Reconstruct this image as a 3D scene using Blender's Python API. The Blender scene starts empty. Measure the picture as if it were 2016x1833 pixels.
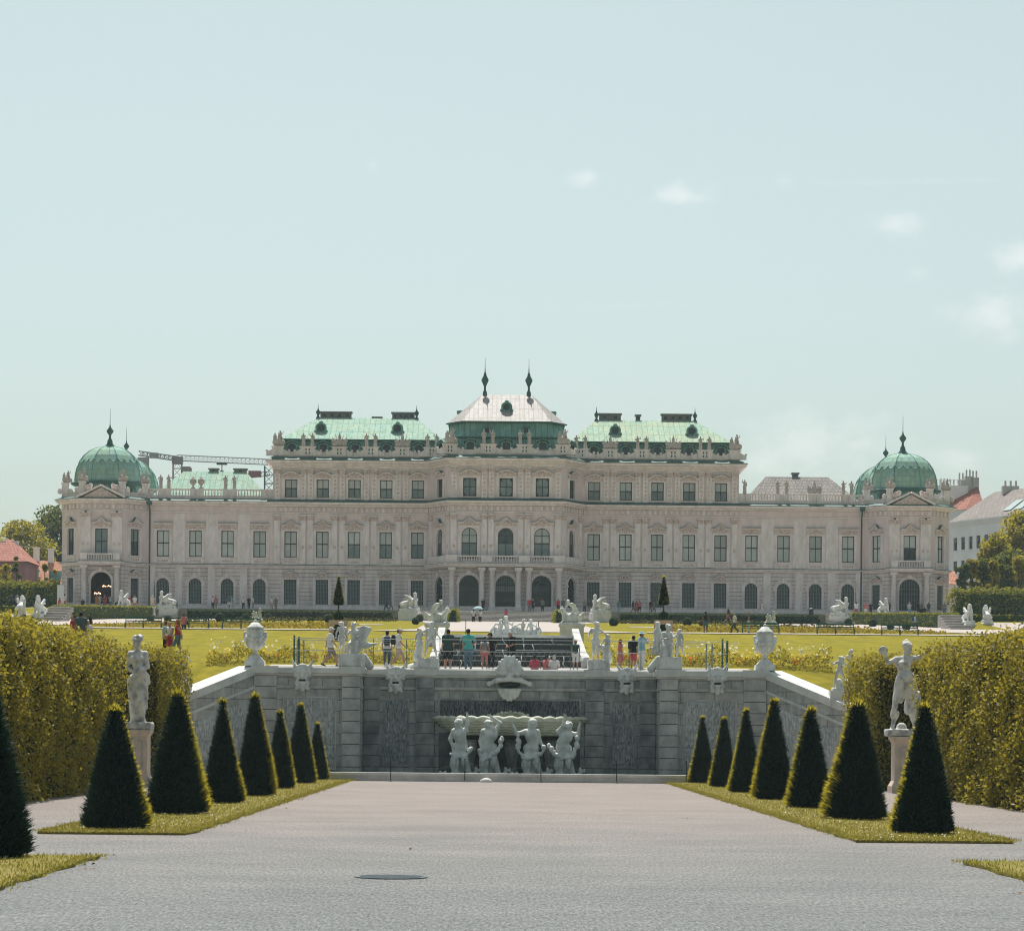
import bpy, math, random
import numpy as np
from math import sin, cos, pi, radians, sqrt, atan2, hypot, exp
from mathutils import Vector, Matrix
random.seed(11); rng = np.random.default_rng(11)
SC = bpy.context.scene; COL = SC.collection

# ---------------------------------------------------------------- camera, sky, sun, exposure
F, UC, VC, CX, CZ, ROLL = 5400.0, 981.5, 1440.0, -0.62, 2.67, 0.009   # focal length in picture units, vanishing point, eye
cam_d = bpy.data.cameras.new('camera'); cam = bpy.data.objects.new('camera', cam_d); COL.objects.link(cam)
cam_d.sensor_width = 36; cam_d.lens = 36*F/2016; cam_d.shift_x = (1008-UC)/2016; cam_d.shift_y = (VC-916.5)/2016
cam_d.clip_start = 0.5; cam_d.clip_end = 9000
cam.matrix_world = Matrix.Translation((CX, 0, CZ)) @ Matrix.Rotation(pi/2, 4, 'X') @ Matrix.Rotation(ROLL, 4, 'Z')
SC.camera = cam
SUN_EL = 62.0
sun_d = bpy.data.lights.new('sun', 'SUN'); sun_d.energy = 3.7; sun_d.angle = radians(0.5); sun_d.color = (1.0, 0.955, 0.885)
sun = bpy.data.objects.new('sun', sun_d); COL.objects.link(sun); sun.location = (0, 300, 300)
sun.rotation_euler = (-radians(90-SUN_EL), 0, radians(7))
W = bpy.data.worlds.new('World'); SC.world = W; W.use_nodes = True
nt = W.node_tree; nt.nodes.clear()
def N(nt, t, **kw):
    n = nt.nodes.new(t)
    for k, v in kw.items():
        if k in n.inputs.keys(): n.inputs[k].default_value = v
        else: setattr(n, k, v)
    return n
sky = N(nt, 'ShaderNodeTexSky'); sky.sky_type = 'NISHITA'; sky.sun_disc = False
sky.sun_elevation = radians(SUN_EL); sky.sun_rotation = radians(-7); sky.altitude = 200
sky.air_density = 1.0; sky.dust_density = 2.5; sky.ozone_density = 1.5
hs = N(nt, 'ShaderNodeHueSaturation', Saturation=0.45)
nt.links.new(sky.outputs[0], hs.inputs['Color'])
tint = N(nt, 'ShaderNodeMix', data_type='RGBA', blend_type='MULTIPLY'); tint.inputs[0].default_value = 1.0
tint.inputs['B'].default_value = (0.925, 1.025, 0.945, 1)
nt.links.new(hs.outputs[0], tint.inputs['A'])
# faint summer cumulus, each at its own bearing in the sky
tc = N(nt, 'ShaderNodeTexCoord'); mp = N(nt, 'ShaderNodeMapping'); mp.inputs['Scale'].default_value = (70, 70, 95); nt.links.new(tc.outputs['Generated'], mp.inputs[0])
nz = N(nt, 'ShaderNodeTexNoise', Scale=1.0, Detail=8.0, Roughness=0.62); nt.links.new(mp.outputs[0], nz.inputs['Vector'])
acc = None
for x, y, w, h, k in [(1335, 385, 75, 32, .85), (1143, 352, 42, 20, .6), (1535, 355, 40, 20, .45), (1757, 436, 55, 32, .75), (2010, 500, 75, 48, .8), (1945, 610, 90, 55, .6), (725, 328, 22, 22, .5), (1600, 868, 190, 70, .6), (1500, 905, 120, 60, .5), (1880, 900, 120, 50, .4), (1800, 530, 40, 22, .3), (1760, 352, 330, 7, .16), (1200, 600, 420, 9, .10)]:
    c = Vector(((x-UC)/F, 1, (VC-y)/F)).normalized(); v = N(nt, 'ShaderNodeVectorMath', operation='SUBTRACT'); nt.links.new(tc.outputs['Generated'], v.inputs[0]); v.inputs[1].default_value = c
    v2 = N(nt, 'ShaderNodeVectorMath', operation='MULTIPLY'); nt.links.new(v.outputs[0], v2.inputs[0]); v2.inputs[1].default_value = (F/w, 1, F/h)
    ln = N(nt, 'ShaderNodeVectorMath', operation='LENGTH'); nt.links.new(v2.outputs[0], ln.inputs[0])
    a1 = N(nt, 'ShaderNodeMath', operation='MULTIPLY_ADD'); nt.links.new(nz.outputs[0], a1.inputs[0]); a1.inputs[1].default_value = 2.6; a1.inputs[2].default_value = -0.55
    a2 = N(nt, 'ShaderNodeMath', operation='SUBTRACT'); nt.links.new(a1.outputs[0], a2.inputs[0]); nt.links.new(ln.outputs['Value'], a2.inputs[1])
    rr = N(nt, 'ShaderNodeMapRange', interpolation_type='SMOOTHSTEP'); rr.inputs[1].default_value = -0.35; rr.inputs[2].default_value = 1.15; rr.inputs[4].default_value = k*0.5; nt.links.new(a2.outputs[0], rr.inputs[0])
    if acc is None: acc = rr
    else: mx = N(nt, 'ShaderNodeMath', operation='MAXIMUM'); nt.links.new(acc.outputs[0], mx.inputs[0]); nt.links.new(rr.outputs[0], mx.inputs[1]); acc = mx
m3 = acc
cl = N(nt, 'ShaderNodeMix', data_type='RGBA'); cl.inputs['B'].default_value = (9.6, 9.5, 9.2, 1)
nt.links.new(m3.outputs[0], cl.inputs[0]); nt.links.new(tint.outputs['Result'], cl.inputs['A'])
bg = N(nt, 'ShaderNodeBackground', Strength=0.0695); wo = N(nt, 'ShaderNodeOutputWorld')
nt.links.new(cl.outputs['Result'], bg.inputs[0]); nt.links.new(bg.outputs[0], wo.inputs[0])
SC.view_settings.view_transform = 'Standard'; SC.view_settings.look = 'None'
SC.view_settings.exposure = 0.78; SC.view_settings.gamma = 1.0
SC.render.engine = 'CYCLES'
cy = SC.cycles; cy.max_bounces = 6; cy.diffuse_bounces = 3; cy.glossy_bounces = 2; cy.transmission_bounces = 4
cy.transparent_max_bounces = 4; cy.volume_bounces = 0; cy.volume_step_rate = 10; cy.volume_max_steps = 16; cy.use_denoising = True; cy.filter_width = 1.1; cy.sample_clamp_indirect = 4
cy.caustics_reflective = False; cy.caustics_refractive = False

def pt(x, y, d):
    'world point seen at picture position (x, y) standing d metres ahead'
    u, v = x-UC, y-VC
    u, v = u + ROLL*v, v - ROLL*u
    return Vector((CX + u*d/F, d, CZ - v*d/F))
def gx(x, y, d): return pt(x, y, d).x

# ---------------------------------------------------------------- materials
MATS = {}
def mat(name, c, c2=None, rough=0.8, scale=3.0, spec=0.3, bump=0.0, bscale=None, metal=0.0, stretch=(1, 1, 1), detail=5.0, lo=0.35, hi=0.65, trans=None, island=None, emit=None, obj=False, vary=0.0):
    if name in MATS: return MATS[name]
    m = bpy.data.materials.new(name); m.use_nodes = True; nt = m.node_tree; b = nt.nodes['Principled BSDF']; out = nt.nodes['Material Output']
    b.inputs['Base Color'].default_value = (*c, 1); b.inputs['Roughness'].default_value = rough
    b.inputs['Specular IOR Level'].default_value = spec; b.inputs['Metallic'].default_value = metal
    colsock = None
    if obj:
        vec = N(nt, 'ShaderNodeTexCoord').outputs['Object']
    else:
        vec = N(nt, 'ShaderNodeNewGeometry').outputs['Position']
    mp = N(nt, 'ShaderNodeMapping'); mp.inputs['Scale'].default_value = stretch; nt.links.new(vec, mp.inputs[0])
    if c2 is not None:
        n = N(nt, 'ShaderNodeTexNoise', Scale=scale, Detail=detail, Roughness=0.6); nt.links.new(mp.outputs[0], n.inputs['Vector'])
        r = N(nt, 'ShaderNodeMapRange'); r.inputs[1].default_value = lo; r.inputs[2].default_value = hi; nt.links.new(n.outputs[0], r.inputs[0])
        x = N(nt, 'ShaderNodeMix', data_type='RGBA'); x.inputs['A'].default_value = (*c, 1); x.inputs['B'].default_value = (*c2, 1)
        nt.links.new(r.outputs[0], x.inputs[0]); colsock = x.outputs['Result']
    if island is not None:      # every leaf its own tone
        g = N(nt, 'ShaderNodeNewGeometry'); cr = N(nt, 'ShaderNodeValToRGB')
        els = cr.color_ramp.elements
        while len(els) < len(island): els.new(0.5)
        for e, (p, cc) in zip(els, island): e.position = p; e.color = (*cc, 1)
        nt.links.new(g.outputs['Random Per Island'], cr.inputs[0])
        if colsock is not None:
            x = N(nt, 'ShaderNodeMix', data_type='RGBA'); x.inputs[0].default_value = 0.5
            nt.links.new(cr.outputs[0], x.inputs['A']); nt.links.new(colsock, x.inputs['B']); colsock = x.outputs['Result']
        else: colsock = cr.outputs[0]
    if vary and colsock is not None:    # each copy a little lighter or darker
        oi = N(nt, 'ShaderNodeObjectInfo'); rv = N(nt, 'ShaderNodeMapRange'); rv.inputs[3].default_value = 1-vary; rv.inputs[4].default_value = 1+vary*0.5; nt.links.new(oi.outputs['Random'], rv.inputs[0])
        cv = N(nt, 'ShaderNodeCombineColor'); [nt.links.new(rv.outputs[0], cv.inputs[i]) for i in range(3)]; xv = N(nt, 'ShaderNodeMix', data_type='RGBA', blend_type='MULTIPLY'); xv.inputs[0].default_value = 1.0
        nt.links.new(colsock, xv.inputs['A']); nt.links.new(cv.outputs[0], xv.inputs['B']); colsock = xv.outputs['Result']
    if colsock is not None: nt.links.new(colsock, b.inputs['Base Color'])
    if bump:
        n2 = N(nt, 'ShaderNodeTexNoise', Scale=bscale or scale*4, Detail=4.0); nt.links.new(mp.outputs[0], n2.inputs['Vector'])
        bp = N(nt, 'ShaderNodeBump', Strength=min(1, bump), Distance=0.05 if bump <= 1 else 0.05*bump); nt.links.new(n2.outputs[0], bp.inputs['Height'])
        nt.links.new(bp.outputs[0], b.inputs['Normal'])
    if trans is not None:       # thin leaves let the sun through
        t = N(nt, 'ShaderNodeBsdfTranslucent'); t.inputs[0].default_value = (*trans[1], 1)
        ms = N(nt, 'ShaderNodeMixShader'); ms.inputs[0].default_value = trans[0]
        nt.links.new(b.outputs[0], ms.inputs[1]); nt.links.new(t.outputs[0], ms.inputs[2]); nt.links.new(ms.outputs[0], out.inputs[0])
    if emit: b.inputs['Emission Color'].default_value = (*emit[0], 1); b.inputs['Emission Strength'].default_value = emit[1]
    MATS[name] = m; return m

def blocks(name, c, c2, mortar, bw, rh, ms=0.02, rough=0.85, bump=0.6, scale=1.2, axes=('x', 'z'), stain=None, offset=0.5, metal=0.0, spec=0.3, squash=1.0):
    'masonry, rustication or sheet-metal courses: brick courses with a noise of wear over them'
    if name in MATS: return MATS[name]
    m = bpy.data.materials.new(name); m.use_nodes = True; nt = m.node_tree; b = nt.nodes['Principled BSDF']
    b.inputs['Roughness'].default_value = rough; b.inputs['Metallic'].default_value = metal; b.inputs['Specular IOR Level'].default_value = spec
    pos = N(nt, 'ShaderNodeNewGeometry').outputs['Position']
    s = N(nt, 'ShaderNodeSeparateXYZ'); nt.links.new(pos, s.inputs[0]); cb = N(nt, 'ShaderNodeCombineXYZ')
    ix = {'x': 0, 'y': 1, 'z': 2}
    nt.links.new(s.outputs[ix[axes[0]]], cb.inputs[0]); nt.links.new(s.outputs[ix[axes[1]]], cb.inputs[1])
    br = N(nt, 'ShaderNodeTexBrick', Scale=1.0); br.offset = offset
    br.inputs['Color1'].default_value = (*c, 1); br.inputs['Color2'].default_value = (*c2, 1); br.inputs['Mortar'].default_value = (*mortar, 1)
    br.inputs['Mortar Size'].default_value = ms; br.inputs['Brick Width'].default_value = bw; br.inputs['Row Height'].default_value = rh
    br.inputs['Mortar Smooth'].default_value = 0.3
    nt.links.new(cb.outputs[0], br.inputs['Vector'])
    n = N(nt, 'ShaderNodeTexNoise', Scale=scale, Detail=7.0, Roughness=0.65); nt.links.new(pos, n.inputs['Vector'])
    r = N(nt, 'ShaderNodeMapRange'); r.inputs[1].default_value = 0.38; r.inputs[2].default_value = 0.70; nt.links.new(n.outputs[0], r.inputs[0])
    x = N(nt, 'ShaderNodeMix', data_type='RGBA', blend_type='MULTIPLY'); st = stain or (0.8, 0.8, 0.8); x.inputs['B'].default_value = (*st, 1)
    nt.links.new(r.outputs[0], x.inputs[0]); nt.links.new(br.outputs['Color'], x.inputs['A']); nt.links.new(x.outputs['Result'], b.inputs['Base Color'])
    mq = N(nt, 'ShaderNodeMapping'); mq.inputs['Scale'].default_value = (2.2, 2.2, 0.22); nt.links.new(pos, mq.inputs[0])      # streaks of run-off
    nq = N(nt, 'ShaderNodeTexNoise', Scale=1.0, Detail=6.0, Roughness=0.65); nt.links.new(mq.outputs[0], nq.inputs['Vector'])
    rq = N(nt, 'ShaderNodeMapRange'); rq.inputs[1].default_value = 0.35; rq.inputs[2].default_value = 0.66; rq.inputs[3].default_value = 0.74; rq.inputs[4].default_value = 1.08; nt.links.new(nq.outputs[0], rq.inputs[0])
    cq = N(nt, 'ShaderNodeCombineColor'); [nt.links.new(rq.outputs[0], cq.inputs[i]) for i in range(3)]
    xq = N(nt, 'ShaderNodeMix', data_type='RGBA', blend_type='MULTIPLY'); xq.inputs[0].default_value = 1.0; nt.links.new(x.outputs['Result'], xq.inputs['A']); nt.links.new(cq.outputs[0], xq.inputs['B']); nt.links.new(xq.outputs['Result'], b.inputs['Base Color'])
    bp = N(nt, 'ShaderNodeBump', Strength=bump, Distance=0.03); bp.invert = True
    nt.links.new(br.outputs['Fac'], bp.inputs['Height']); nt.links.new(bp.outputs[0], b.inputs['Normal'])
    MATS[name] = m; return m

# ---------------------------------------------------------------- objects
def tag(o, label=None, cat=None, group=None, kind=None):
    for k, v in (('label', label), ('category', cat), ('group', group), ('kind', kind)):
        if v: o[k] = v
    return o
def thing(name, label, cat, loc=(0, 0, 0), rz=0.0, group=None):
    o = bpy.data.objects.new(name, None); COL.objects.link(o); o.location = loc; o.rotation_euler = (0, 0, rz); o.empty_display_size = 0.2
    return tag(o, label, cat, group)
def link(name, me, parent=None, loc=(0, 0, 0), rz=0.0, scale=None, m=None):
    o = bpy.data.objects.new(name, me); COL.objects.link(o); o.location = loc; o.rotation_euler = (0, 0, rz)
    if scale is not None: o.scale = scale if hasattr(scale, '__len__') else (scale,)*3
    if parent is not None: o.parent = parent
    if m is not None: o.material_slots[0].link = 'OBJECT'; o.material_slots[0].material = m
    return o
def copy_thing(root, loc, rz, label, group=None):
    c = root.copy(); COL.objects.link(c); c.location = loc; c.rotation_euler = (0, 0, rz); c['label'] = label
    if group: c['group'] = group
    def kids(src, dst):
        for ch in list(src.children):
            k = ch.copy(); COL.objects.link(k); k.parent = dst; kids(ch, k)
    kids(root, c)
    return c
def mesh_np(name, V, Fq, m=None, smooth=False, mi=None):
    'mesh from numpy verts and equal-sided faces'
    me = bpy.data.meshes.new(name); V = np.asarray(V, np.float32); Fq = np.asarray(Fq, np.int32)
    k = Fq.shape[1]
    me.vertices.add(len(V)); me.vertices.foreach_set('co', V.ravel())
    me.loops.add(Fq.size); me.loops.foreach_set('vertex_index', Fq.ravel())
    me.polygons.add(len(Fq)); me.polygons.foreach_set('loop_start', np.arange(0, Fq.size, k, dtype=np.int32))
    if smooth: me.polygons.foreach_set('use_smooth', np.ones(len(Fq), bool))
    if m is not None:
        for q in (m if isinstance(m, (list, tuple)) else [m]): me.materials.append(q)
    if mi is not None: me.polygons.foreach_set('material_index', np.asarray(mi, np.int32))
    me.update(calc_edges=True); return me

class MB:
    'collects shapes into one mesh'
    def __init__(s): s.v = []; s.f = []; s.mi = []; s.cur = 0; s.sm = []; s.smooth = False
    def add(s, vs, fs):
        o = len(s.v); s.v.extend([tuple(v) for v in vs])
        for f in fs: s.f.append([i+o for i in f]); s.mi.append(s.cur); s.sm.append(s.smooth)
    def box(s, x0, x1, y0, y1, z0, z1):
        s.add([(x0, y0, z0), (x1, y0, z0), (x1, y1, z0), (x0, y1, z0), (x0, y0, z1), (x1, y0, z1), (x1, y1, z1), (x0, y1, z1)],
              [(0, 3, 2, 1), (4, 5, 6, 7), (0, 1, 5, 4), (1, 2, 6, 5), (2, 3, 7, 6), (3, 0, 4, 7)])
    def frust(s, x0, x1, y0, y1, z0, z1, i):
        s.add([(x0, y0, z0), (x1, y0, z0), (x1, y1, z0), (x0, y1, z0), (x0+i, y0+i, z1), (x1-i, y0+i, z1), (x1-i, y1-i, z1), (x0+i, y1-i, z1)],
              [(0, 3, 2, 1), (4, 5, 6, 7), (0, 1, 5, 4), (1, 2, 6, 5), (2, 3, 7, 6), (3, 0, 4, 7)])
    def quad(s, *p): s.add(p, [tuple(range(len(p)))])
    def bar(s, a, b, w=0.05, h=None):
        a = Vector(a); b = Vector(b); d = (b-a).normalized(); h = h or w
        up = Vector((0, 0, 1)) if abs(d.z) < 0.95 else Vector((0, 1, 0))
        r = d.cross(up).normalized()*w/2; u = r.cross(d).normalized()*h/2
        s.add([a-r-u, a+r-u, a+r+u, a-r+u, b-r-u, b+r-u, b+r+u, b-r+u], [(0, 1, 2, 3), (7, 6, 5, 4), (0, 4, 5, 1), (1, 5, 6, 2), (2, 6, 7, 3), (3, 7, 4, 0)])
    def tube(s, pts, r, n=6, cap=True):
        pts = [Vector(p) for p in pts]; rs = r if hasattr(r, '__len__') else [r]*len(pts); vs = []; fs = []
        for i, p in enumerate(pts):
            d = (pts[min(i+1, len(pts)-1)]-pts[max(i-1, 0)]).normalized()
            up = Vector((0, 0, 1)) if abs(d.z) < 0.9 else Vector((0, 1, 0)); a = d.cross(up).normalized(); b = a.cross(d)
            for k in range(n): t = 2*pi*k/n; vs.append(p + a*cos(t)*rs[i] + b*sin(t)*rs[i])
        for i in range(len(pts)-1):
            for k in range(n): k2 = (k+1) % n; fs.append((i*n+k, i*n+k2, (i+1)*n+k2, (i+1)*n+k))
        if cap: fs.append(tuple(range(n-1, -1, -1))); fs.append(tuple(range((len(pts)-1)*n, len(pts)*n)))
        s.add(vs, fs)
    def lathe(s, prof, c=(0, 0, 0), n=12, ph=0.0, sx=1.0, sy=1.0):
        vs = []; fs = []; m = len(prof)
        for r, z in prof:
            for k in range(n): t = 2*pi*k/n+ph; vs.append((c[0]+r*cos(t)*sx, c[1]+r*sin(t)*sy, c[2]+z))
        for i in range(m-1):
            for k in range(n): k2 = (k+1) % n; fs.append((i*n+k, i*n+k2, (i+1)*n+k2, (i+1)*n+k))
        fs.append(tuple(range(n-1, -1, -1))); fs.append(tuple(range((m-1)*n, m*n)))
        s.add(vs, fs)
    def lump(s, c, r, nu=8, nv=5):
        r = r if hasattr(r, '__len__') else (r, r, r)
        vs = [(c[0], c[1], c[2]-r[2])]; fs = []
        for i in range(1, nv):
            a = -pi/2+pi*i/nv
            for k in range(nu): t = 2*pi*k/nu; vs.append((c[0]+r[0]*cos(a)*cos(t), c[1]+r[1]*cos(a)*sin(t), c[2]+r[2]*sin(a)))
        vs.append((c[0], c[1], c[2]+r[2])); top = len(vs)-1
        for k in range(nu):
            k2 = (k+1) % nu; fs.append((0, 1+k2, 1+k)); fs.append((top, 1+(nv-2)*nu+k, 1+(nv-2)*nu+k2))
            for i in range(nv-2): fs.append((1+i*nu+k, 1+i*nu+k2, 1+(i+1)*nu+k2, 1+(i+1)*nu+k))
        s.add(vs, fs)
    def prism(s, poly, y0, y1):
        'outline in x, z pushed from y0 to y1 (y0 nearer)'
        n = len(poly)
        s.add([(x, y0, z) for x, z in poly]+[(x, y1, z) for x, z in poly],
              [tuple(range(n)), tuple(range(2*n-1, n-1, -1))]+[(i, i+n, (i+1) % n+n, (i+1) % n) for i in range(n)])
    def sweep(s, path, prof, closed=False):
        'moulding: plan path (x, y), profile of (out, z); out to the right of travel'
        P = [Vector(p) for p in path]; n = len(P); ns = []
        for i in range(n):
            ds = []
            if i > 0: ds.append((P[i]-P[i-1]).normalized())
            if i < n-1: ds.append((P[i+1]-P[i]).normalized())
            nn = [Vector((d.y, -d.x)) for d in ds]
            if len(nn) == 2:
                b = (nn[0]+nn[1]).normalized(); ns.append(b/max(0.3, b.dot(nn[0])))
            else: ns.append(nn[0])
        m = len(prof); vs = []; fs = []
        for i in range(n):
            for o, z in prof: q = P[i]+ns[i]*o; vs.append((q.x, q.y, z))
        for i in range(n-1):
            for k in range(m-1): fs.append((i*m+k, (i+1)*m+k, (i+1)*m+k+1, i*m+k+1))
        fs.append(tuple(range(m))); fs.append(tuple(range((n-1)*m+m-1, (n-1)*m-1, -1)))
        s.add(vs, fs)
    def mesh(s, name, m=None):
        me = bpy.data.meshes.new(name); me.from_pydata(s.v, [], s.f)
        if m is not None:
            for q in (m if isinstance(m, (list, tuple)) else [m]): me.materials.append(q)
        me.polygons.foreach_set('material_index', s.mi); me.polygons.foreach_set('use_smooth', s.sm)
        me.update(); return me
    def build(s, name, m, parent=None, loc=(0, 0, 0), rz=0.0): return link(name, s.mesh(name, m), parent, loc, rz)

# ---------------------------------------------------------------- smooth bodies: a distance field turned into one continuous surface
def nets(Fd, o, h):
    s = Fd < 0; c = [(i, j, k) for i in (0, 1) for j in (0, 1) for k in (0, 1)]; nx, ny, nz = Fd.shape
    cnt = sum(s[i:nx-1+i, j:ny-1+j, k:nz-1+k].astype(np.int8) for i, j, k in c)
    cell = (cnt > 0) & (cnt < 8); ci = np.argwhere(cell); idx = -np.ones(cell.shape, np.int64); idx[cell] = np.arange(len(ci))
    pos = np.zeros((len(ci), 3)); w = np.zeros(len(ci))
    for a in range(8):
        for b in range(a+1, 8):
            ca, cb = np.array(c[a]), np.array(c[b])
            if np.abs(ca-cb).sum() != 1: continue
            fa = Fd[tuple((ci+ca).T)]; fb = Fd[tuple((ci+cb).T)]; m = (fa < 0) != (fb < 0)
            t = np.where(m, fa/np.where(m, fa-fb, 1), 0)[:, None]
            pos += np.where(m[:, None], ca+(cb-ca)*t, 0); w += m
    V = (ci+pos/w[:, None])*h+np.asarray(o); faces = []
    for ax in range(3):
        b, cc = [(1, 2), (2, 0), (0, 1)][ax]
        sl0 = [slice(1, -1)]*3; sl1 = [slice(1, -1)]*3; sl1[ax] = slice(2, None)
        sa = s[tuple(sl0)]; sb = s[tuple(sl1)]; g = np.argwhere(sa != sb)+1
        if not len(g): continue
        flip = s[tuple(g.T)]
        eb = np.zeros(3, int); eb[b] = 1; ec = np.zeros(3, int); ec[cc] = 1
        q = np.stack([idx[tuple((g-x).T)] for x in (0*eb, eb, eb+ec, ec)], 1)
        q[~flip] = q[~flip][:, ::-1]; faces.append(q)
    Q = np.concatenate(faces); Q = Q[(Q >= 0).all(1)]
    return V, Q[:, ::-1]
def cap(a, b, ra, rb=None, k=0.03): return ('c', a, b, ra, ra if rb is None else rb, k)
def ell(c, r, k=0.03, rot=None): return ('e', c, r if hasattr(r, '__len__') else (r,)*3, k, rot)
def bx(c, hs, r=0.02, k=0.02): return ('b', c, hs, r, k)
def field(prims, X, Y, Z):
    Fd = None
    for p in prims:
        t = p[0]
        if t == 'c':
            a = np.array(p[1], np.float32); d = np.array(p[2], np.float32)-a; L = float((d*d).sum())+1e-9
            q = ((X-a[0])*d[0]+(Y-a[1])*d[1]+(Z-a[2])*d[2])/L; q = np.clip(q, 0, 1)
            f = np.sqrt((X-a[0]-q*d[0])**2+(Y-a[1]-q*d[1])**2+(Z-a[2]-q*d[2])**2)-(p[3]+(p[4]-p[3])*q); k = p[5]
        elif t in 'eE':
            c, r, k, rot = p[1:]
            dx, dy, dz = X-c[0], Y-c[1], Z-c[2]
            if rot is not None:
                M = np.array(Matrix.Rotation(rot[1], 3, rot[0]).transposed()); dx, dy, dz = (M[i, 0]*dx+M[i, 1]*dy+M[i, 2]*dz for i in range(3))
            f = (np.sqrt((dx/r[0])**2+(dy/r[1])**2+(dz/r[2])**2)-1)*min(r)
        elif t in 'bB':
            c, hs, r, k = p[1:]
            ax, ay, az = np.abs(X-c[0])-hs[0]+r, np.abs(Y-c[1])-hs[1]+r, np.abs(Z-c[2])-hs[2]+r
            f = np.sqrt(np.maximum(ax, 0)**2+np.maximum(ay, 0)**2+np.maximum(az, 0)**2)+np.minimum(np.maximum(ax, np.maximum(ay, az)), 0)-r
        elif t == 'cut':        # keep the side where n.p < d
            n, d = p[1:]; Fd = np.maximum(Fd, n[0]*X+n[1]*Y+n[2]*Z-d); continue
        elif t == 'sub':
            g = field([p[1]], X, Y, Z); Fd = np.maximum(Fd, -g); continue
        elif t == 'fold':       # drapery folds: ripples round the figure between two heights
            amp, freq, z0, z1, slant = p[1:]
            wgt = np.clip((Z-z0)/0.12, 0, 1)*np.clip((z1-Z)/0.12, 0, 1)
            Fd = Fd + amp*wgt*np.sin(freq*(X*1.0+Y*0.35)+slant*Z); continue
        elif t == 'rough':
            amp, fr = p[1:]; Fd = Fd+amp*(np.sin(fr*X+1.3)*np.sin(fr*1.13*Y+0.4)*np.sin(fr*0.91*Z+2.1)); continue
        if Fd is None: Fd = f
        else:
            h = np.maximum(k-np.abs(Fd-f), 0)/k; Fd = np.minimum(Fd, f)-h*h*k*0.25
    return Fd
def sdf_np(prims, h):
    lo = np.full(3, 1e9); hi = -lo
    for p in prims:
        if p[0] == 'c':
            for q, r in ((p[1], p[3]), (p[2], p[4])): lo = np.minimum(lo, np.array(q)-r); hi = np.maximum(hi, np.array(q)+r)
        elif p[0] == 'e': r = np.array(p[2]); r = np.full(3, r.max()) if p[4] else r; lo = np.minimum(lo, np.array(p[1])-r); hi = np.maximum(hi, np.array(p[1])+r)
        elif p[0] == 'b': lo = np.minimum(lo, np.array(p[1])-p[2]); hi = np.maximum(hi, np.array(p[1])+p[2])
    lo -= 3*h; hi += 3*h; n = np.ceil((hi-lo)/h).astype(int)+1
    X, Y, Z = np.meshgrid(*[(lo[i]+h*np.arange(n[i])).astype(np.float32) for i in range(3)], indexing='ij')
    return nets(field(prims, X, Y, Z), lo, h)
def sdf(name, prims, h, m):
    V, Q = sdf_np(prims, h); return mesh_np(name, V, Q, m, smooth=True)
# ---------------------------------------------------------------- terrain
PROF = [(-60, 0), (155.7, 0), (156.3, 6.05), (157, 6.12), (167, 6.75), (213, 10.4), (220, 10.75), (345, 16.5), (351.6, 16.6), (352.2, 18.05), (372, 18.72), (420, 18.8), (700, 19.5), (4000, 20)]
PD = [p[0] for p in PROF]; PZ = [p[1] for p in PROF]
def side_edge(d): return float(np.interp(d, [283, 300, 352], [47.6, 48.6, 45.4]))
def TZ(x, d):
    z = float(np.interp(d, PD, PZ)); a = abs(x)
    if 155.9 < d < 167 and a > 14.3:
        z -= min(0.50*(a-14.3), 4.0)*max(0.0, min(1.0, (167-d)/10.5))
    if 274 < d < 352.2 and a > side_edge(d):
        s = CZ+0.0437*d; k = min(1.0, (d-274)/8.0); z = z+(s-z)*k
    return z
M_LAWN = mat('lawn_grass', (0.235, 0.195, 0.016), (0.15, 0.135, 0.013), rough=0.95, scale=0.9, detail=9, lo=0.38, hi=0.62, bump=1.0, bscale=9, spec=0.05)
M_TURF = mat('strip_turf', (0.15, 0.145, 0.022), (0.24, 0.19, 0.07), rough=0.95, scale=0.9, bump=1.0, bscale=16, spec=0.1)
M_GRAVEL_FAR = mat('pale_gravel', (0.42, 0.37, 0.34), (0.36, 0.32, 0.30), rough=0.95, scale=0.4, spec=0.1)
M_STEP = mat('step_stone', (0.40, 0.37, 0.34), (0.30, 0.285, 0.27), rough=0.85, scale=1.4)

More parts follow.
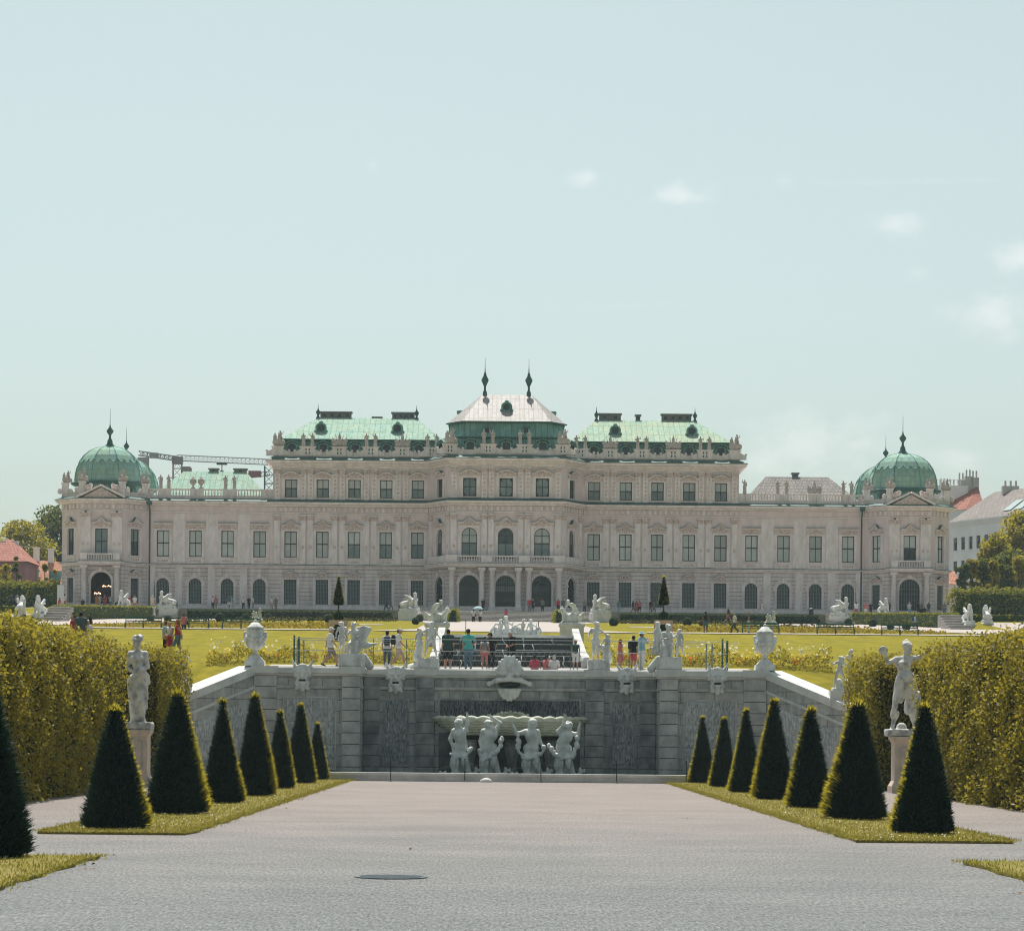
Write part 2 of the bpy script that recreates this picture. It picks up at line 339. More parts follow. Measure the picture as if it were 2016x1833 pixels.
def gravel_mat():
    m = bpy.data.materials.new('raked_gravel'); m.use_nodes = True; nt = m.node_tree; b = nt.nodes['Principled BSDF']
    b.inputs['Roughness'].default_value = 0.92; b.inputs['Specular IOR Level'].default_value = 0.15
    g = N(nt, 'ShaderNodeNewGeometry')
    v1 = N(nt, 'ShaderNodeTexVoronoi', Scale=13.0); nt.links.new(g.outputs['Position'], v1.inputs['Vector'])
    n1 = N(nt, 'ShaderNodeTexNoise', Scale=22.0, Detail=6.0, Roughness=0.85); nt.links.new(g.outputs['Position'], n1.inputs['Vector'])
    mp = N(nt, 'ShaderNodeMapping'); mp.inputs['Scale'].default_value = (0.22, 0.26, 1); nt.links.new(g.outputs['Position'], mp.inputs[0])
    n2 = N(nt, 'ShaderNodeTexNoise', Scale=1.0, Detail=5.0, Roughness=0.6); nt.links.new(mp.outputs[0], n2.inputs['Vector'])
    # raked bands cross the walk; the far stretch is a pinker, drier gravel than the near one
    sy = N(nt, 'ShaderNodeSeparateXYZ'); nt.links.new(g.outputs['Position'], sy.inputs[0])
    ry = N(nt, 'ShaderNodeMapRange', interpolation_type='SMOOTHSTEP'); ry.inputs[1].default_value = 48; ry.inputs[2].default_value = 120
    ad = N(nt, 'ShaderNodeMath', operation='MULTIPLY_ADD'); nt.links.new(n2.outputs[0], ad.inputs[0]); ad.inputs[1].default_value = 30; nt.links.new(sy.outputs[1], ad.inputs[2])
    nt.links.new(ad.outputs[0], ry.inputs[0])
    c0 = N(nt, 'ShaderNodeMix', data_type='RGBA'); c0.inputs['A'].default_value = (0.16, 0.168, 0.17, 1); c0.inputs['B'].default_value = (0.24, 0.209, 0.194, 1)
    nt.links.new(ry.outputs[0], c0.inputs[0])
    r1 = N(nt, 'ShaderNodeMapRange'); r1.inputs[1].default_value = 0.32; r1.inputs[2].default_value = 0.68; r1.inputs[3].default_value = 0.25; r1.inputs[4].default_value = 1.85
    nt.links.new(n1.outputs[0], r1.inputs[0])
    r2 = N(nt, 'ShaderNodeMapRange'); r2.inputs[1].default_value = 0.25; r2.inputs[2].default_value = 0.75; r2.inputs[3].default_value = 0.86; r2.inputs[4].default_value = 1.12
    nt.links.new(n2.outputs[0], r2.inputs[0])
    mr = N(nt, 'ShaderNodeMapping'); mr.inputs['Scale'].default_value = (20, 2.6, 1); nt.links.new(g.outputs['Position'], mr.inputs[0])      # light and dark of the scuffed relief painted as streaks along the walk
    n3 = N(nt, 'ShaderNodeTexNoise', Scale=1.0, Detail=4.0, Roughness=0.75); nt.links.new(mr.outputs[0], n3.inputs['Vector'])
    r3 = N(nt, 'ShaderNodeMapRange'); r3.inputs[1].default_value = 0.30; r3.inputs[2].default_value = 0.70; r3.inputs[3].default_value = 0.48; r3.inputs[4].default_value = 1.50; nt.links.new(n3.outputs[0], r3.inputs[0])
    mu0 = N(nt, 'ShaderNodeMath', operation='MULTIPLY'); nt.links.new(r1.outputs[0], mu0.inputs[0]); nt.links.new(r3.outputs[0], mu0.inputs[1]); r1 = mu0
    mu = N(nt, 'ShaderNodeMath', operation='MULTIPLY'); nt.links.new(r1.outputs[0], mu.inputs[0]); nt.links.new(r2.outputs[0], mu.inputs[1])
    vm = N(nt, 'ShaderNodeMix', data_type='RGBA', blend_type='MULTIPLY'); vm.inputs[0].default_value = 1.0
    cc = N(nt, 'ShaderNodeCombineColor'); [nt.links.new(mu.outputs[0], cc.inputs[i]) for i in range(3)]
    nt.links.new(c0.outputs['Result'], vm.inputs['A']); nt.links.new(cc.outputs[0], vm.inputs['B']); nt.links.new(vm.outputs['Result'], b.inputs['Base Color'])
    bp = N(nt, 'ShaderNodeBump', Strength=1.0, Distance=0.05); nt.links.new(v1.outputs['Distance'], bp.inputs['Height']); nt.links.new(bp.outputs[0], b.inputs['Normal'])
    return m
M_GRAVEL = gravel_mat()

def grid_sheet(name, xs_of, ds, m, eps=0.0, kind='structure', nx=8, smooth=True):
    'strip of ground following the terrain; xs_of(d) gives its two sides'
    V = []; n = nx+1
    for d in ds:
        a, b = xs_of(d)
        for i in range(n): x = a+(b-a)*i/nx; V.append((x, d, TZ(x, d)+eps))
    Q = [(j*n+i, j*n+i+1, (j+1)*n+i+1, (j+1)*n+i) for j in range(len(ds)-1) for i in range(nx)]
    return tag(link(name, mesh_np(name, V, Q, m, smooth=smooth)), kind=kind)
def frange(a, b, s): n = max(1, int(round((b-a)/s))); return [a+(b-a)*i/n for i in range(n+1)]

xs = sorted(set([-700, -400, -200, -120, -80] + frange(-64, 64, 1.6) + [44.61, -44.61] + [80, 120, 200, 400, 700]))
ds = [-60, 0, 40, 80, 120, 155.7, 156.3] + frange(157, 197, 2) + frange(200, 272, 6) + frange(274, 284, 1) + frange(288, 350, 4) + [351.6, 352.2, 362, 372, 420, 700, 900]
V = [(x, d, TZ(x, d)-(0.02 if d < 156 else 0)) for d in ds for x in xs]; nn = len(xs)
Q = [(j*nn+i, j*nn+i+1, (j+1)*nn+i+1, (j+1)*nn+i) for j in range(len(ds)-1) for i in range(nn-1)]
tag(link('ground', mesh_np('ground', V, Q, M_LAWN, smooth=False)), kind='structure')
grid_sheet('gravel_path', lambda d: (-24, 24), frange(10, 151.5, 5), M_GRAVEL, 0.0)
# turf strips under the yew cones: a real edge 6 cm high
def turf(x0, x1, d0, d1, cut):
    mb = MB(); sg = 1 if x1 > 0 else -1
    n = 40; pin = []; pout = []
    for i in range(n+1):
        d = d0+(d1-d0)*i/n; w = 0.10*sin(d*1.7+x0)+0.06*sin(d*4.1)
        xi, xo = (x0, x1) if abs(x0) < abs(x1) else (x1, x0)
        pin.append((xi+w*0.6-(sg*max(0, (cut-i*0.25))*0.0), d)); pout.append((xo+w*0.5, d))
    poly = pin+pout[::-1]; k = len(poly)
    vs = [(x, y, 0.07) for x, y in poly]+[(x, y, -0.01) for x, y in poly]
    m = len(pin)
    fs = [(i, i+1, k-2-i, k-1-i) for i in range(m-1)]+[(i, (i+1) % k, (i+1) % k+k, i+k) for i in range(k)]
    mb.add(vs, fs); return tag(mb.build('lawn', [M_TURF]), kind='structure')
STRIPS = [(-12.1, -8.4, 68.8, 145.3), (8.3, 12.2, 68.0, 145.3), (-12.2, -8.8, 28, 56.3), (9.1, 13.0, 28, 57.3)]
for s in STRIPS: turf(*s, 0)

def leaves(P, size, wid=0.55, up=0.3, out=None, jit=0.3):
    'rhombic leaves at points P, random tilt'
    n = len(P); nrm = rng.normal(size=(n, 3)); nrm[:, 2] += up
    if out is not None: nrm += out
    nrm /= np.linalg.norm(nrm, axis=1)[:, None]
    t = rng.normal(size=(n, 3)); a = np.cross(nrm, t); a /= np.linalg.norm(a, axis=1)[:, None]; b = np.cross(nrm, a)
    L = (size*(1-jit+2*jit*rng.random(n)))[:, None]
    V = np.stack([P-a*L/2, P+b*L*wid/2, P+a*L/2, P-b*L*wid/2], 1).reshape(-1, 3)
    return V, np.arange(4*n).reshape(n, 4)
def blades(P, D, L, w):
    'thin pointed sprigs from P along D'
    n = len(P); D = D/np.linalg.norm(D, axis=1)[:, None]; s = np.cross(D, rng.normal(size=(n, 3))); s /= np.linalg.norm(s, axis=1)[:, None]
    L = np.asarray(L).reshape(-1, 1)*np.ones((n, 1)); w = np.asarray(w).reshape(-1, 1)*np.ones((n, 1))
    V = np.stack([P-s*w*0.35, P+D*L*0.45-s*w/2, P+D*L, P+D*L*0.45+s*w/2], 1).reshape(-1, 3)
    return V, np.arange(4*n).reshape(n, 4)
def join(*parts):
    Vs, Qs, o = [], [], 0
    for v, q in parts: Vs.append(v); Qs.append(np.asarray(q)+o); o += len(v)
    return np.concatenate(Vs), np.concatenate(Qs)

# grass blades and daisies along the strips: nobody could count them
M_BLADE = mat('grass_blade', (0.12, 0.13, 0.015), rough=0.8, island=[(0, (0.09, 0.11, 0.012)), (0.45, (0.17, 0.16, 0.022)), (1, (0.34, 0.26, 0.10))], trans=(0.35, (0.35, 0.30, 0.04)))
P = []; D = []
for (x0, x1, d0, d1) in STRIPS:
    d0v = max(d0, 38.0); n = int((x1-x0)*(d1-d0v)*70*min(1, 100/d1)); q = np.stack([x0+(x1-x0)*rng.random(n), d0v+(d1-d0v)*rng.random(n)**1.5, np.full(n, 0.065)], 1); P.append(q)
    for e in (x0, x1):
        n = int((d1-d0v)*60); q = np.stack([e+0.15*rng.normal(size=n), d0v+(d1-d0v)*rng.random(n), np.full(n, 0.05)], 1); P.append(q)
    n = 420; P.append(np.stack([x0+(x1-x0)*rng.random(n), np.full(n, d0)+0.05*rng.normal(size=n), np.full(n, 0.03)], 1))
P = np.concatenate(P); D = rng.normal(size=P.shape)*0.55; D[:, 2] = 1
V, Q = blades(P, D, 0.055+0.05*rng.random(len(P)), 0.022)
tag(link('grass', mesh_np('grass', V, Q, M_BLADE)), 'short scorched grass of the strips beside the gravel walk', 'grass', kind='stuff')
M_DAISY = mat('daisy_white', (0.75, 0.74, 0.68), rough=0.7)
P = []
for (x0, x1, d0, d1) in STRIPS[:2]:
    n = 330; P.append(np.stack([x0+0.2+(x1-x0-0.4)*rng.random(n), d0+0.3+40*rng.random(n)**1.6, np.full(n, 0.12)], 1))
V, Q = leaves(np.concatenate(P), 0.045, 0.9, up=2.0)
tag(link('daisies', mesh_np('daisies', V, Q, M_DAISY)), 'tiny white daisies scattered in the two turf strips', 'flowers', kind='stuff')
# dry leaves on the gravel
M_DRY = mat('dry_leaf', (0.12, 0.06, 0.035), (0.2, 0.11, 0.06), rough=0.8)
P = np.array([(pt(x, y, 1)[0], 0, 0) for x, y in [(0, 0)]]); P = []
for x, y in [(1358, 1613), (178, 1703), (170, 1712), (60, 1750), (1660, 1672), (1905, 1705), (1985, 1760), (808, 1672), (590, 1575), (560, 1592), (1365, 1625)]:
    v = (y-VC)-ROLL*(x-UC); d = F*CZ/v; q = pt(x, y, d); P += [(q.x+0.06*random.gauss(0, 1), d+0.2*random.gauss(0, 1), 0.03) for _ in range(3)]
V, Q = leaves(np.array(P), 0.085, 0.7, up=3)
tag(link('dry_leaves', mesh_np('dry_leaves', V, Q, M_DRY)), 'few dry brown leaves lying along the gravel edges', 'leaves', kind='stuff')

# loose grit of the walk, the nearest of it as real chips
M_GRIT = mat('grit', (0.2, 0.2, 0.2), rough=0.9, spec=0.1, island=[(0, (0.085, 0.09, 0.095)), (0.25, (0.15, 0.16, 0.165)), (0.7, (0.20, 0.205, 0.205)), (1, (0.34, 0.335, 0.325))])
n = 60000; dd = 36+54*rng.random(n)**1.5; xx = (rng.random(n)*2-1)*(0.195*dd+0.6)-0.6
inside = np.zeros(n, bool)
for (x0, x1, d0, d1) in STRIPS: inside |= (xx > min(x0, x1)-0.05) & (xx < max(x0, x1)+0.05) & (dd > d0-0.1) & (dd < d1)
P = np.stack([xx, dd, 0.006+0.012*rng.random(n)], 1)[~inside]
V, Q = leaves(P, 0.024, 0.8, up=14.0, jit=0.7); tag(link('gravel', mesh_np('gravel', V, Q, M_GRIT)), 'loose grey gravel chips strewn over the near walk', 'gravel', kind='stuff')
# upper garden: gravel walks
tag(grid_sheet('upper_path', lambda d: (lambda h: (-h, h))(float(np.interp(d, [213, 225, 262, 300, 347], [10.6, 7.5, 8.0, 8.2, 12.0]))), frange(213, 347, 6), M_GRAVEL_FAR, 0.03), kind='structure')
for sg in (-1, 1):
    grid_sheet('upper_path', lambda d: tuple(sorted((sg*11.0, sg*49))), [213.2, 217.8], M_GRAVEL_FAR, 0.04, nx=20)
    grid_sheet('upper_path', lambda d: tuple(sorted((sg*12.2, sg*46))), [268, 276], M_GRAVEL_FAR, 0.03, nx=20)
    grid_sheet('upper_path', lambda d: tuple(sorted((sg*float(np.interp(d, [217.9, 267, 330, 346], [40, 35, 30, 31.0])), sg*float(np.interp(d, [217.9, 274, 282.9, 346], [62, 62, 47.0, 44.5]))))), frange(217.9, 346, 4), M_GRAVEL_FAR, 0.05, nx=12)
    grid_sheet('terrace', lambda d: tuple(sorted((sg*(side_edge(d)+0.4), sg*75))), frange(283.5, 352, 4), M_GRAVEL_FAR, 0.06, nx=16)
grid_sheet('terrace', lambda d: (-75, 75), [352.3, 360, 372, 395], M_GRAVEL_FAR, 0.05, nx=30)
grid_sheet('terrace', lambda d: (-14.2, 14.2), [156.45, 159, 163.5], M_STEP, 0.02, nx=10)
# flights of steps up to the palace terrace
def stairs(x0, x1, d0, d1, z0, z1, n, name='stairs'):
    mb = MB()
    for i in range(n):
        zb = z0+(z1-z0)*i/n; zt = z0+(z1-z0)*(i+1)/n; da = d0+(d1-d0)*i/n; mb.cur = 0
        mb.box(x0, x1, da+0.14, d1+0.6, z0-0.4 if i == 0 else zb-0.02, zt-0.06); mb.cur = 1; mb.box(x0, x1, da-0.03, d1+0.6, zt-0.059, zt)  # paler top slab: lit tread edges put into its colour
    return tag(mb.build(name, [M_STEP, mat('lit_tread', (0.62, 0.59, 0.56), (0.5, 0.48, 0.46), rough=0.85, scale=2)]), kind='structure')
stairs(-13.0, 13.0, 347.2, 351.9, 16.5, 18.08, 9)
stairs(gx(254, 1205, 347)-0.3, gx(345, 1205, 347), 347, 351.9, 16.5, 18.08, 9)
stairs(gx(1632, 1215, 347), gx(1735, 1215, 347), 347, 351.9, 16.5, 18.08, 9)
for sg in (-1, 1):
    a, b = sorted((sg*44.6, sg*46.9)); stairs(a, b, 275, 282.5, TZ(a, 273), CZ+0.0437*283, 6)
# stone face of the terrace bank between the flights
mb = MB()
for a, b in ((-45.2, -13.05), (13.05, 45.2)): mb.box(a, b, 351.25, 351.5, 15.5, 17.98); mb.box(a, b, 351.1, 352.4, 17.981, 18.1)
tag(mb.build('terrace_bank', [M_STEP]), kind='structure')
mb = MB(); mb.quad((-690, 395.5, 18.9), (690, 395.5, 18.9), (690, 890, 20.2), (-690, 890, 20.2)); tag(mb.build('bounce_ground', [mat('grey_bounce', (0.16, 0.155, 0.15), (0.12, 0.12, 0.115), scale=0.5)]), kind='structure')  # unseen grey sheet, added to keep the lawn's green bounce off the buildings
# ---------------------------------------------------------------- greenery
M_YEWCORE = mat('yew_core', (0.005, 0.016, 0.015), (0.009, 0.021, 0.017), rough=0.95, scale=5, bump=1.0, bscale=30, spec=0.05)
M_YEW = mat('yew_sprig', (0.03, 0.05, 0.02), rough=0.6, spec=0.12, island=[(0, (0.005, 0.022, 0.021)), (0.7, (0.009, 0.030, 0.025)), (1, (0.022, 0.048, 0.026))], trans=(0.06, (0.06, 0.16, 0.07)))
M_YEWRIM = mat('yew_lit_rim', (0.06, 0.07, 0.015), rough=0.6, spec=0.12, island=[(0, (0.09, 0.10, 0.015)), (1, (0.24, 0.20, 0.025))], trans=(0.5, (0.65, 0.54, 0.05)))  # backlit fringe of the cones painted as paler sprigs
def yew(hgt, rad, seed, wild=0.3, top=0.18, lumpy=0.055, inner=0):
    top *= 0.62
    r_ = np.random.default_rng(seed); n = int(10500*(hgt/3.4)*(rad/0.75)**0.5)
    ph = r_.random(4)*6.28
    def R(t, th): return rad*(1-(1-top)*t**1.05)*(1+lumpy*(np.sin(3*th+ph[0]+4*t)+0.7*np.sin(5*th+ph[1]-6*t)))
    t = np.clip((1-np.sqrt(1-r_.random(n)*(1-top*top)))/(1-top), 0, 1); th = r_.random(n)*2*pi; rr = R(t, th)*(0.97+0.04*r_.normal(size=n))
    P = np.stack([rr*np.cos(th), rr*np.sin(th), 0.06+t*(hgt-0.06)], 1)
    D = np.stack([np.cos(th), np.sin(th), np.full(n, 0.75)], 1)+0.45*r_.normal(size=(n, 3))
    L = 0.07+0.07*r_.random(n); L = L*np.where(r_.random(n) < wild, 1.7, 1.0)
    side = np.clip(np.sin(3*th+ph[2])*0.5+0.5, 0, 1)*np.clip(1.2-1.1*t, 0.1, 1); L = L*(1+wild*1.1*side)
    k = n//7; th2 = r_.random(k)*2*pi; r2 = np.sqrt(r_.random(k))*R(np.ones(k), th2)
    P2 = np.stack([r2*np.cos(th2), r2*np.sin(th2), np.full(k, hgt-0.02)], 1); D2 = np.stack([0.35*np.cos(th2), 0.35*np.sin(th2), np.ones(k)], 1)+0.3*r_.normal(size=(k, 3))
    L2 = (0.05+0.10*r_.random(k))*(1+0.6*wild)*(1.9-1.4*np.hypot(P2[:, 0], P2[:, 1])/(rad*top+0.01))
    Vb, Qb = blades(np.concatenate([P, P2]), np.concatenate([D, D2]), np.concatenate([L, L2]), 0.024)
    # paler sprigs on inner side and crown: sunlit rim put into their colour
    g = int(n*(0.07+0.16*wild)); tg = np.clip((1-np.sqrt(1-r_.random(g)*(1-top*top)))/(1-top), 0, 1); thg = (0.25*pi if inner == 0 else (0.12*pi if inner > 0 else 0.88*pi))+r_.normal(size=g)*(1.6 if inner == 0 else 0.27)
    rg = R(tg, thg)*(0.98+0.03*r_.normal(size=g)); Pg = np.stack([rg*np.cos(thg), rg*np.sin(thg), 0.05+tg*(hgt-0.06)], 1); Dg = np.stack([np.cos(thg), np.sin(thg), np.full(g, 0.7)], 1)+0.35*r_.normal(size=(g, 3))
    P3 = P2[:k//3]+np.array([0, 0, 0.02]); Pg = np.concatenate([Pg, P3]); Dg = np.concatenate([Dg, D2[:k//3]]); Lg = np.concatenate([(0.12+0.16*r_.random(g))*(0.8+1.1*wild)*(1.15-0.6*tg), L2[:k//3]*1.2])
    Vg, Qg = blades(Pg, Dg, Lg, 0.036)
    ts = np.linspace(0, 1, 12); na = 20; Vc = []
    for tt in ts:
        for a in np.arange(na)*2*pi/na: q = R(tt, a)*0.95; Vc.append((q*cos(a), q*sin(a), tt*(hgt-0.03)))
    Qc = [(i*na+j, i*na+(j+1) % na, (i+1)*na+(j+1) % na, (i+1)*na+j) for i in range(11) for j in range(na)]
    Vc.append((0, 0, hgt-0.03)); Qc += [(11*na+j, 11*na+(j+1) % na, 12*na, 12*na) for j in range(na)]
    nb = len(Qb); ng = len(Qg); V, Q = join((Vb, Qb), (Vg, Qg), (np.array(Vc), np.array(Qc)))
    me = mesh_np('foliage', V, Q[:nb+ng+11*na], [M_YEW, M_YEWCORE, M_YEWRIM], mi=[0]*nb+[2]*ng+[1]*(11*na)); return me
ordn = ['nearest', 'second', 'third', 'fourth', 'fifth', 'sixth', 'farthest']
YR = [(72.4, 10.75, 3.30, 0.80, 0.12, 0.21), (84.2, 10.52, 3.42, 0.84, 0.85, 0.26), (97, 10.5, 3.36, 0.70, 0.65, 0.2), (109, 10.4, 3.80, 0.72, 0.55, 0.17), (121.5, 10.4, 3.55, 0.64, 0.3, 0.15), (133.5, 10.4, 3.25, 0.58, 0.25, 0.26), (143.6, 10.1, 3.35, 0.62, 0.2, 0.12)]
YL = [(70.6, -10.6, 3.0, 0.84, 0.22, 0.24), (83.6, -10.5, 3.55, 0.86, 0.6, 0.22), (96.5, -10.4, 3.5, 0.66, 0.3, 0.1), (107.5, -10.25, 3.8, 0.70, 0.6, 0.2), (121.5, -10.35, 3.25, 0.56, 0.5, 0.13), (134, -10.35, 3.7, 0.66, 0.5, 0.2), (143.8, -10.15, 2.85, 0.54, 0.15, 0.2)]
look = {1: ['smooth broad', 'shaggy broad', 'bristly', 'tall slim', 'slim', 'flat topped', 'neat pointed'],
        -1: ['broad clean clipped', 'tall fringed', 'sharply pointed', 'tall feathery', 'yellow fringed slim', 'tall yellow topped', 'short dark']}
for side, rows in (('right', YR), ('left', YL)):
    for i, (d, x, h, r, w, tp) in enumerate(rows):
        t = thing('yew_cone', 'clipped %s yew cone, %s of the row on the %s turf strip' % (look[1 if side == 'right' else -1][i], ordn[i], side), 'topiary', (x, d+r, 0.05), 0, 'yew cones lining the walk')
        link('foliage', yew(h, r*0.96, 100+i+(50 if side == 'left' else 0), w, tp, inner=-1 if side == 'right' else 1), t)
        mb = MB(); mb.tube([(0, 0, -0.04), (0, 0, 0.3)], 0.08); mb.build('trunk', [mat('bark', (0.07, 0.05, 0.035), (0.11, 0.08, 0.06), scale=8)], t)
t = thing('yew_cone', 'big dark yew cone alone on the nearest turf corner, cut by the left edge', 'topiary', (-11.0, 55.3, 0.05), 0, 'yew cones lining the walk')
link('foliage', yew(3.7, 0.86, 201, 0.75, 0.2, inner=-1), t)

# -- tall clipped hedges beside the walk
ISL_H = [(0, (0.03, 0.055, 0.014)), (0.4, (0.11, 0.115, 0.016)), (0.75, (0.25, 0.19, 0.022)), (1, (0.50, 0.37, 0.09))]
M_HLEAF = mat('hornbeam_leaf', (0.21, 0.168, 0.018), (0.016, 0.046, 0.017), rough=0.55, spec=0.2, scale=0.55, lo=0.44, hi=0.60, island=ISL_H, trans=(0.36, (0.47, 0.385, 0.035)))
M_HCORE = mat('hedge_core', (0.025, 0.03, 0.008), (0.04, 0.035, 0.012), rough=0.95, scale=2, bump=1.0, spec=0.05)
def hedge(name, label, x0, x1, y0, y1, z0, z1, leaf, dens, wav=0.3, period=2.4, group=None, ml=None, mc=None, faces='LRFTB', ragged=0.12, colw=None):
    'box hedge with bulging, leafy faces'
    ml = ml or M_HLEAF; mc = mc or M_HCORE; cx, cy_ = (x0+x1)/2, (y0+y1)/2
    P = []
    def bulge(s, z): return wav*(np.sin(s*2*pi/period+1.3*np.sin(s*0.7))*0.6+0.5*np.sin(s*1.9+z*1.3)+0.35*np.sin(z*2.3+s*0.6))-0.35*wav
    def add(n, fn, inw=(0, 0, 0)):
        q = fn(rng.random(n), rng.random(n)); P.append(q); m = int(n*0.40); P.append(fn(rng.random(m), rng.random(m))+np.array(inw)*(0.15+0.35*rng.random((m, 1)))*min(1.0, wav/0.3))
    rnd = lambda s, z: np.clip((z-(z1-0.5))/0.5, 0, 1)**2*0.35
    H = z1-z0; dl = dens
    if 'L' in faces: add(int((y1-y0)*H*dl), lambda a, b: np.stack([x0-bulge(y0+a*(y1-y0), z0+b*H)+rnd(0, z0+b*H), y0+a*(y1-y0), z0+b*H], 1), (1, 0, 0))
    if 'R' in faces: add(int((y1-y0)*H*dl), lambda a, b: np.stack([x1+bulge(y0+a*(y1-y0)+9, z0+b*H)-rnd(0, z0+b*H), y0+a*(y1-y0), z0+b*H], 1), (-1, 0, 0))
    if 'F' in faces: add(int((x1-x0)*H*dl), lambda a, b: np.stack([x0+a*(x1-x0), y0-bulge(x0+a*(x1-x0)+4, z0+b*H)+rnd(0, z0+b*H), z0+b*H], 1), (0, 1, 0))
    if 'B' in faces: add(int((x1-x0)*H*dl), lambda a, b: np.stack([x0+a*(x1-x0), y1+bulge(x0+a*(x1-x0)+2, z0+b*H), z0+b*H], 1), (0, -1, 0))
    if 'T' in faces: add(int((x1-x0)*(y1-y0)*dl*1.2), lambda a, b: np.stack([x0+a*(x1-x0), y0+b*(y1-y0), z1+0.5*bulge(x0+a*(x1-x0), y0+b*(y1-y0))+np.abs(rng.normal(size=len(a)))*ragged*1.3], 1), (0, 0, -1))
    P = np.concatenate(P); P += rng.normal(size=P.shape)*ragged
    t = thing(name, label, 'hedge', (cx, cy_, z0), 0, group)
    V, Q = leaves(P-np.array([cx, cy_, z0]), leaf, 0.62, up=0.5); link('foliage', mesh_np('foliage', V, Q, ml), t)
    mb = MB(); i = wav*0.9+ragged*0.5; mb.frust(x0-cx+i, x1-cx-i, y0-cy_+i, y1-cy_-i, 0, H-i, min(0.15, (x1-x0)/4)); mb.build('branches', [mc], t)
    return t
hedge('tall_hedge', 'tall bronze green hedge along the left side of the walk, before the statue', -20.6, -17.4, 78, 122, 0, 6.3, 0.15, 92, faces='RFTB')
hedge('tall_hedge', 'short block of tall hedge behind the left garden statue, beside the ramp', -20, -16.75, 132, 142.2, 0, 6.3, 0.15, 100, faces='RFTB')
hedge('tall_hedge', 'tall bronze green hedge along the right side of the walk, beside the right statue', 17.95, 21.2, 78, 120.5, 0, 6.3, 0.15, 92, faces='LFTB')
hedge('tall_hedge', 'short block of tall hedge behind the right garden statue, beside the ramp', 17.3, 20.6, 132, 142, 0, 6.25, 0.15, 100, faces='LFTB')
# -- parterre and terrace hedges
M_BOXLEAF = mat('dark_box_leaf', (0.018, 0.042, 0.024), (0.03, 0.06, 0.03), rough=0.7, scale=2, spec=0.2, island=[(0, (0.014, 0.035, 0.02)), (1, (0.04, 0.07, 0.03))], trans=(0.2, (0.15, 0.2, 0.03)))
M_BOXCORE = mat('dark_box_core', (0.012, 0.032, 0.024), rough=0.95)
M_LIMELEAF = mat('lime_leaf', (0.12, 0.15, 0.025), (0.05, 0.11, 0.04), rough=0.7, scale=1.0, spec=0.2, island=[(0, (0.05, 0.11, 0.04)), (1, (0.22, 0.20, 0.03))], trans=(0.3, (0.4, 0.36, 0.03)))
M_LIMECORE = mat('lime_core', (0.03, 0.06, 0.025), rough=0.95)
def far_hedge(label, xa, xb, d, yb, yt, thick=1.6, ml=M_BOXLEAF, mc=M_BOXCORE, name='clipped_hedge', leaf=0.22, dens=26, wav=0.05, period=1.2, ragged=0.05, z0=None, group=None):
    a = gx(xa, yb, d); b = gx(xb, yb, d); xm = (xa+xb)/2
    zt = pt(xm, yt, d).z; zb = pt(xm, yb, d).z-0.3 if z0 is None else z0
    return hedge(name, label, a, b, d, d+thick, zb, zt, leaf, dens, wav, period, group, ml, mc, 'LRFT', ragged)
far_hedge('long dark clipped hedge at the foot of the palace, left of the central steps', 366, 772, 349.6, 1219, 1203.5)
far_hedge('long dark clipped hedge at the foot of the palace, right of the central steps', 1219, 1614, 349.6, 1226, 1210.5)
def slant_hedge(label, xa, xb, da, db, h, name='clipped_hedge', w=1.3, leaf=0.24, ml=M_LIMELEAF, mc=M_LIMECORE, n=10, drop=0.0):
    'hedge running along a slanting terrace edge'
    t = thing(name, label, 'hedge', ((xa+xb)/2, (da+db)/2, TZ((xa+xb)/2, (da+db)/2)), 0, 'pale hedges edging the terrace'); o = Vector(t.location)
    P = []; mb = MB()
    for i in range(n):
        u0, u1 = i/n, (i+1)/n; pa = (xa+(xb-xa)*u0, da+(db-da)*u0); pb = (xa+(xb-xa)*u1, da+(db-da)*u1)
        zz = [CZ+0.0437*p[1]+h for p in (pa, pb)]; zb = [z-2.6 for z in zz]
        c = [(pa[0], pa[1], zb[0]), (pb[0], pb[1], zb[1]), (pb[0], pb[1], zz[1]-0.05), (pa[0], pa[1], zz[0]-0.05)]
        mb.add([Vector(q)-o for q in c]+[Vector(q)+Vector((0, w, 0))-o for q in c], [(0, 1, 2, 3), (4, 7, 6, 5), (3, 2, 6, 7), (0, 3, 7, 4), (1, 5, 6, 2), (0, 4, 5, 1)])
        m = int(hypot(pb[0]-pa[0], pb[1]-pa[1])*52)
        a, b = rng.random(m), rng.random(m); k = rng.random(m) < 0.6
        P.append(np.stack([pa[0]+(pb[0]-pa[0])*a, pa[1]+(pb[1]-pa[1])*a+np.where(k, 0, b*w), np.where(k, zb[0]+(zz[0]-zb[0])*b, zz[0])+(zz[1]-zz[0])*a*1.0], 1))
    P = np.concatenate(P)+rng.normal(size=(sum(len(p) for p in P), 3))*0.06-np.array(o)
    V, Q = leaves(P, leaf, 0.6, up=0.6); link('foliage', mesh_np('foliage', V, Q, ml), t); mb.build('branches', [mc], t)
slant_hedge('low pale green hedge edging the terrace below the left dome pavilion', -44.3, -47.6, 350.5, 288, 0.22)
slant_hedge('low pale green hedge edging the terrace below the right dome pavilion', 44.3, 47.6, 350.5, 288, 0.22)
slant_hedge('low pale green hedge right of the far right terrace steps, cut by the photo edge', 47.3, 58, 279, 279, 0.1)
slant_hedge('low pale green hedge left of the far left terrace steps, behind the people', -58, -49.8, 279, 279, 0.1)
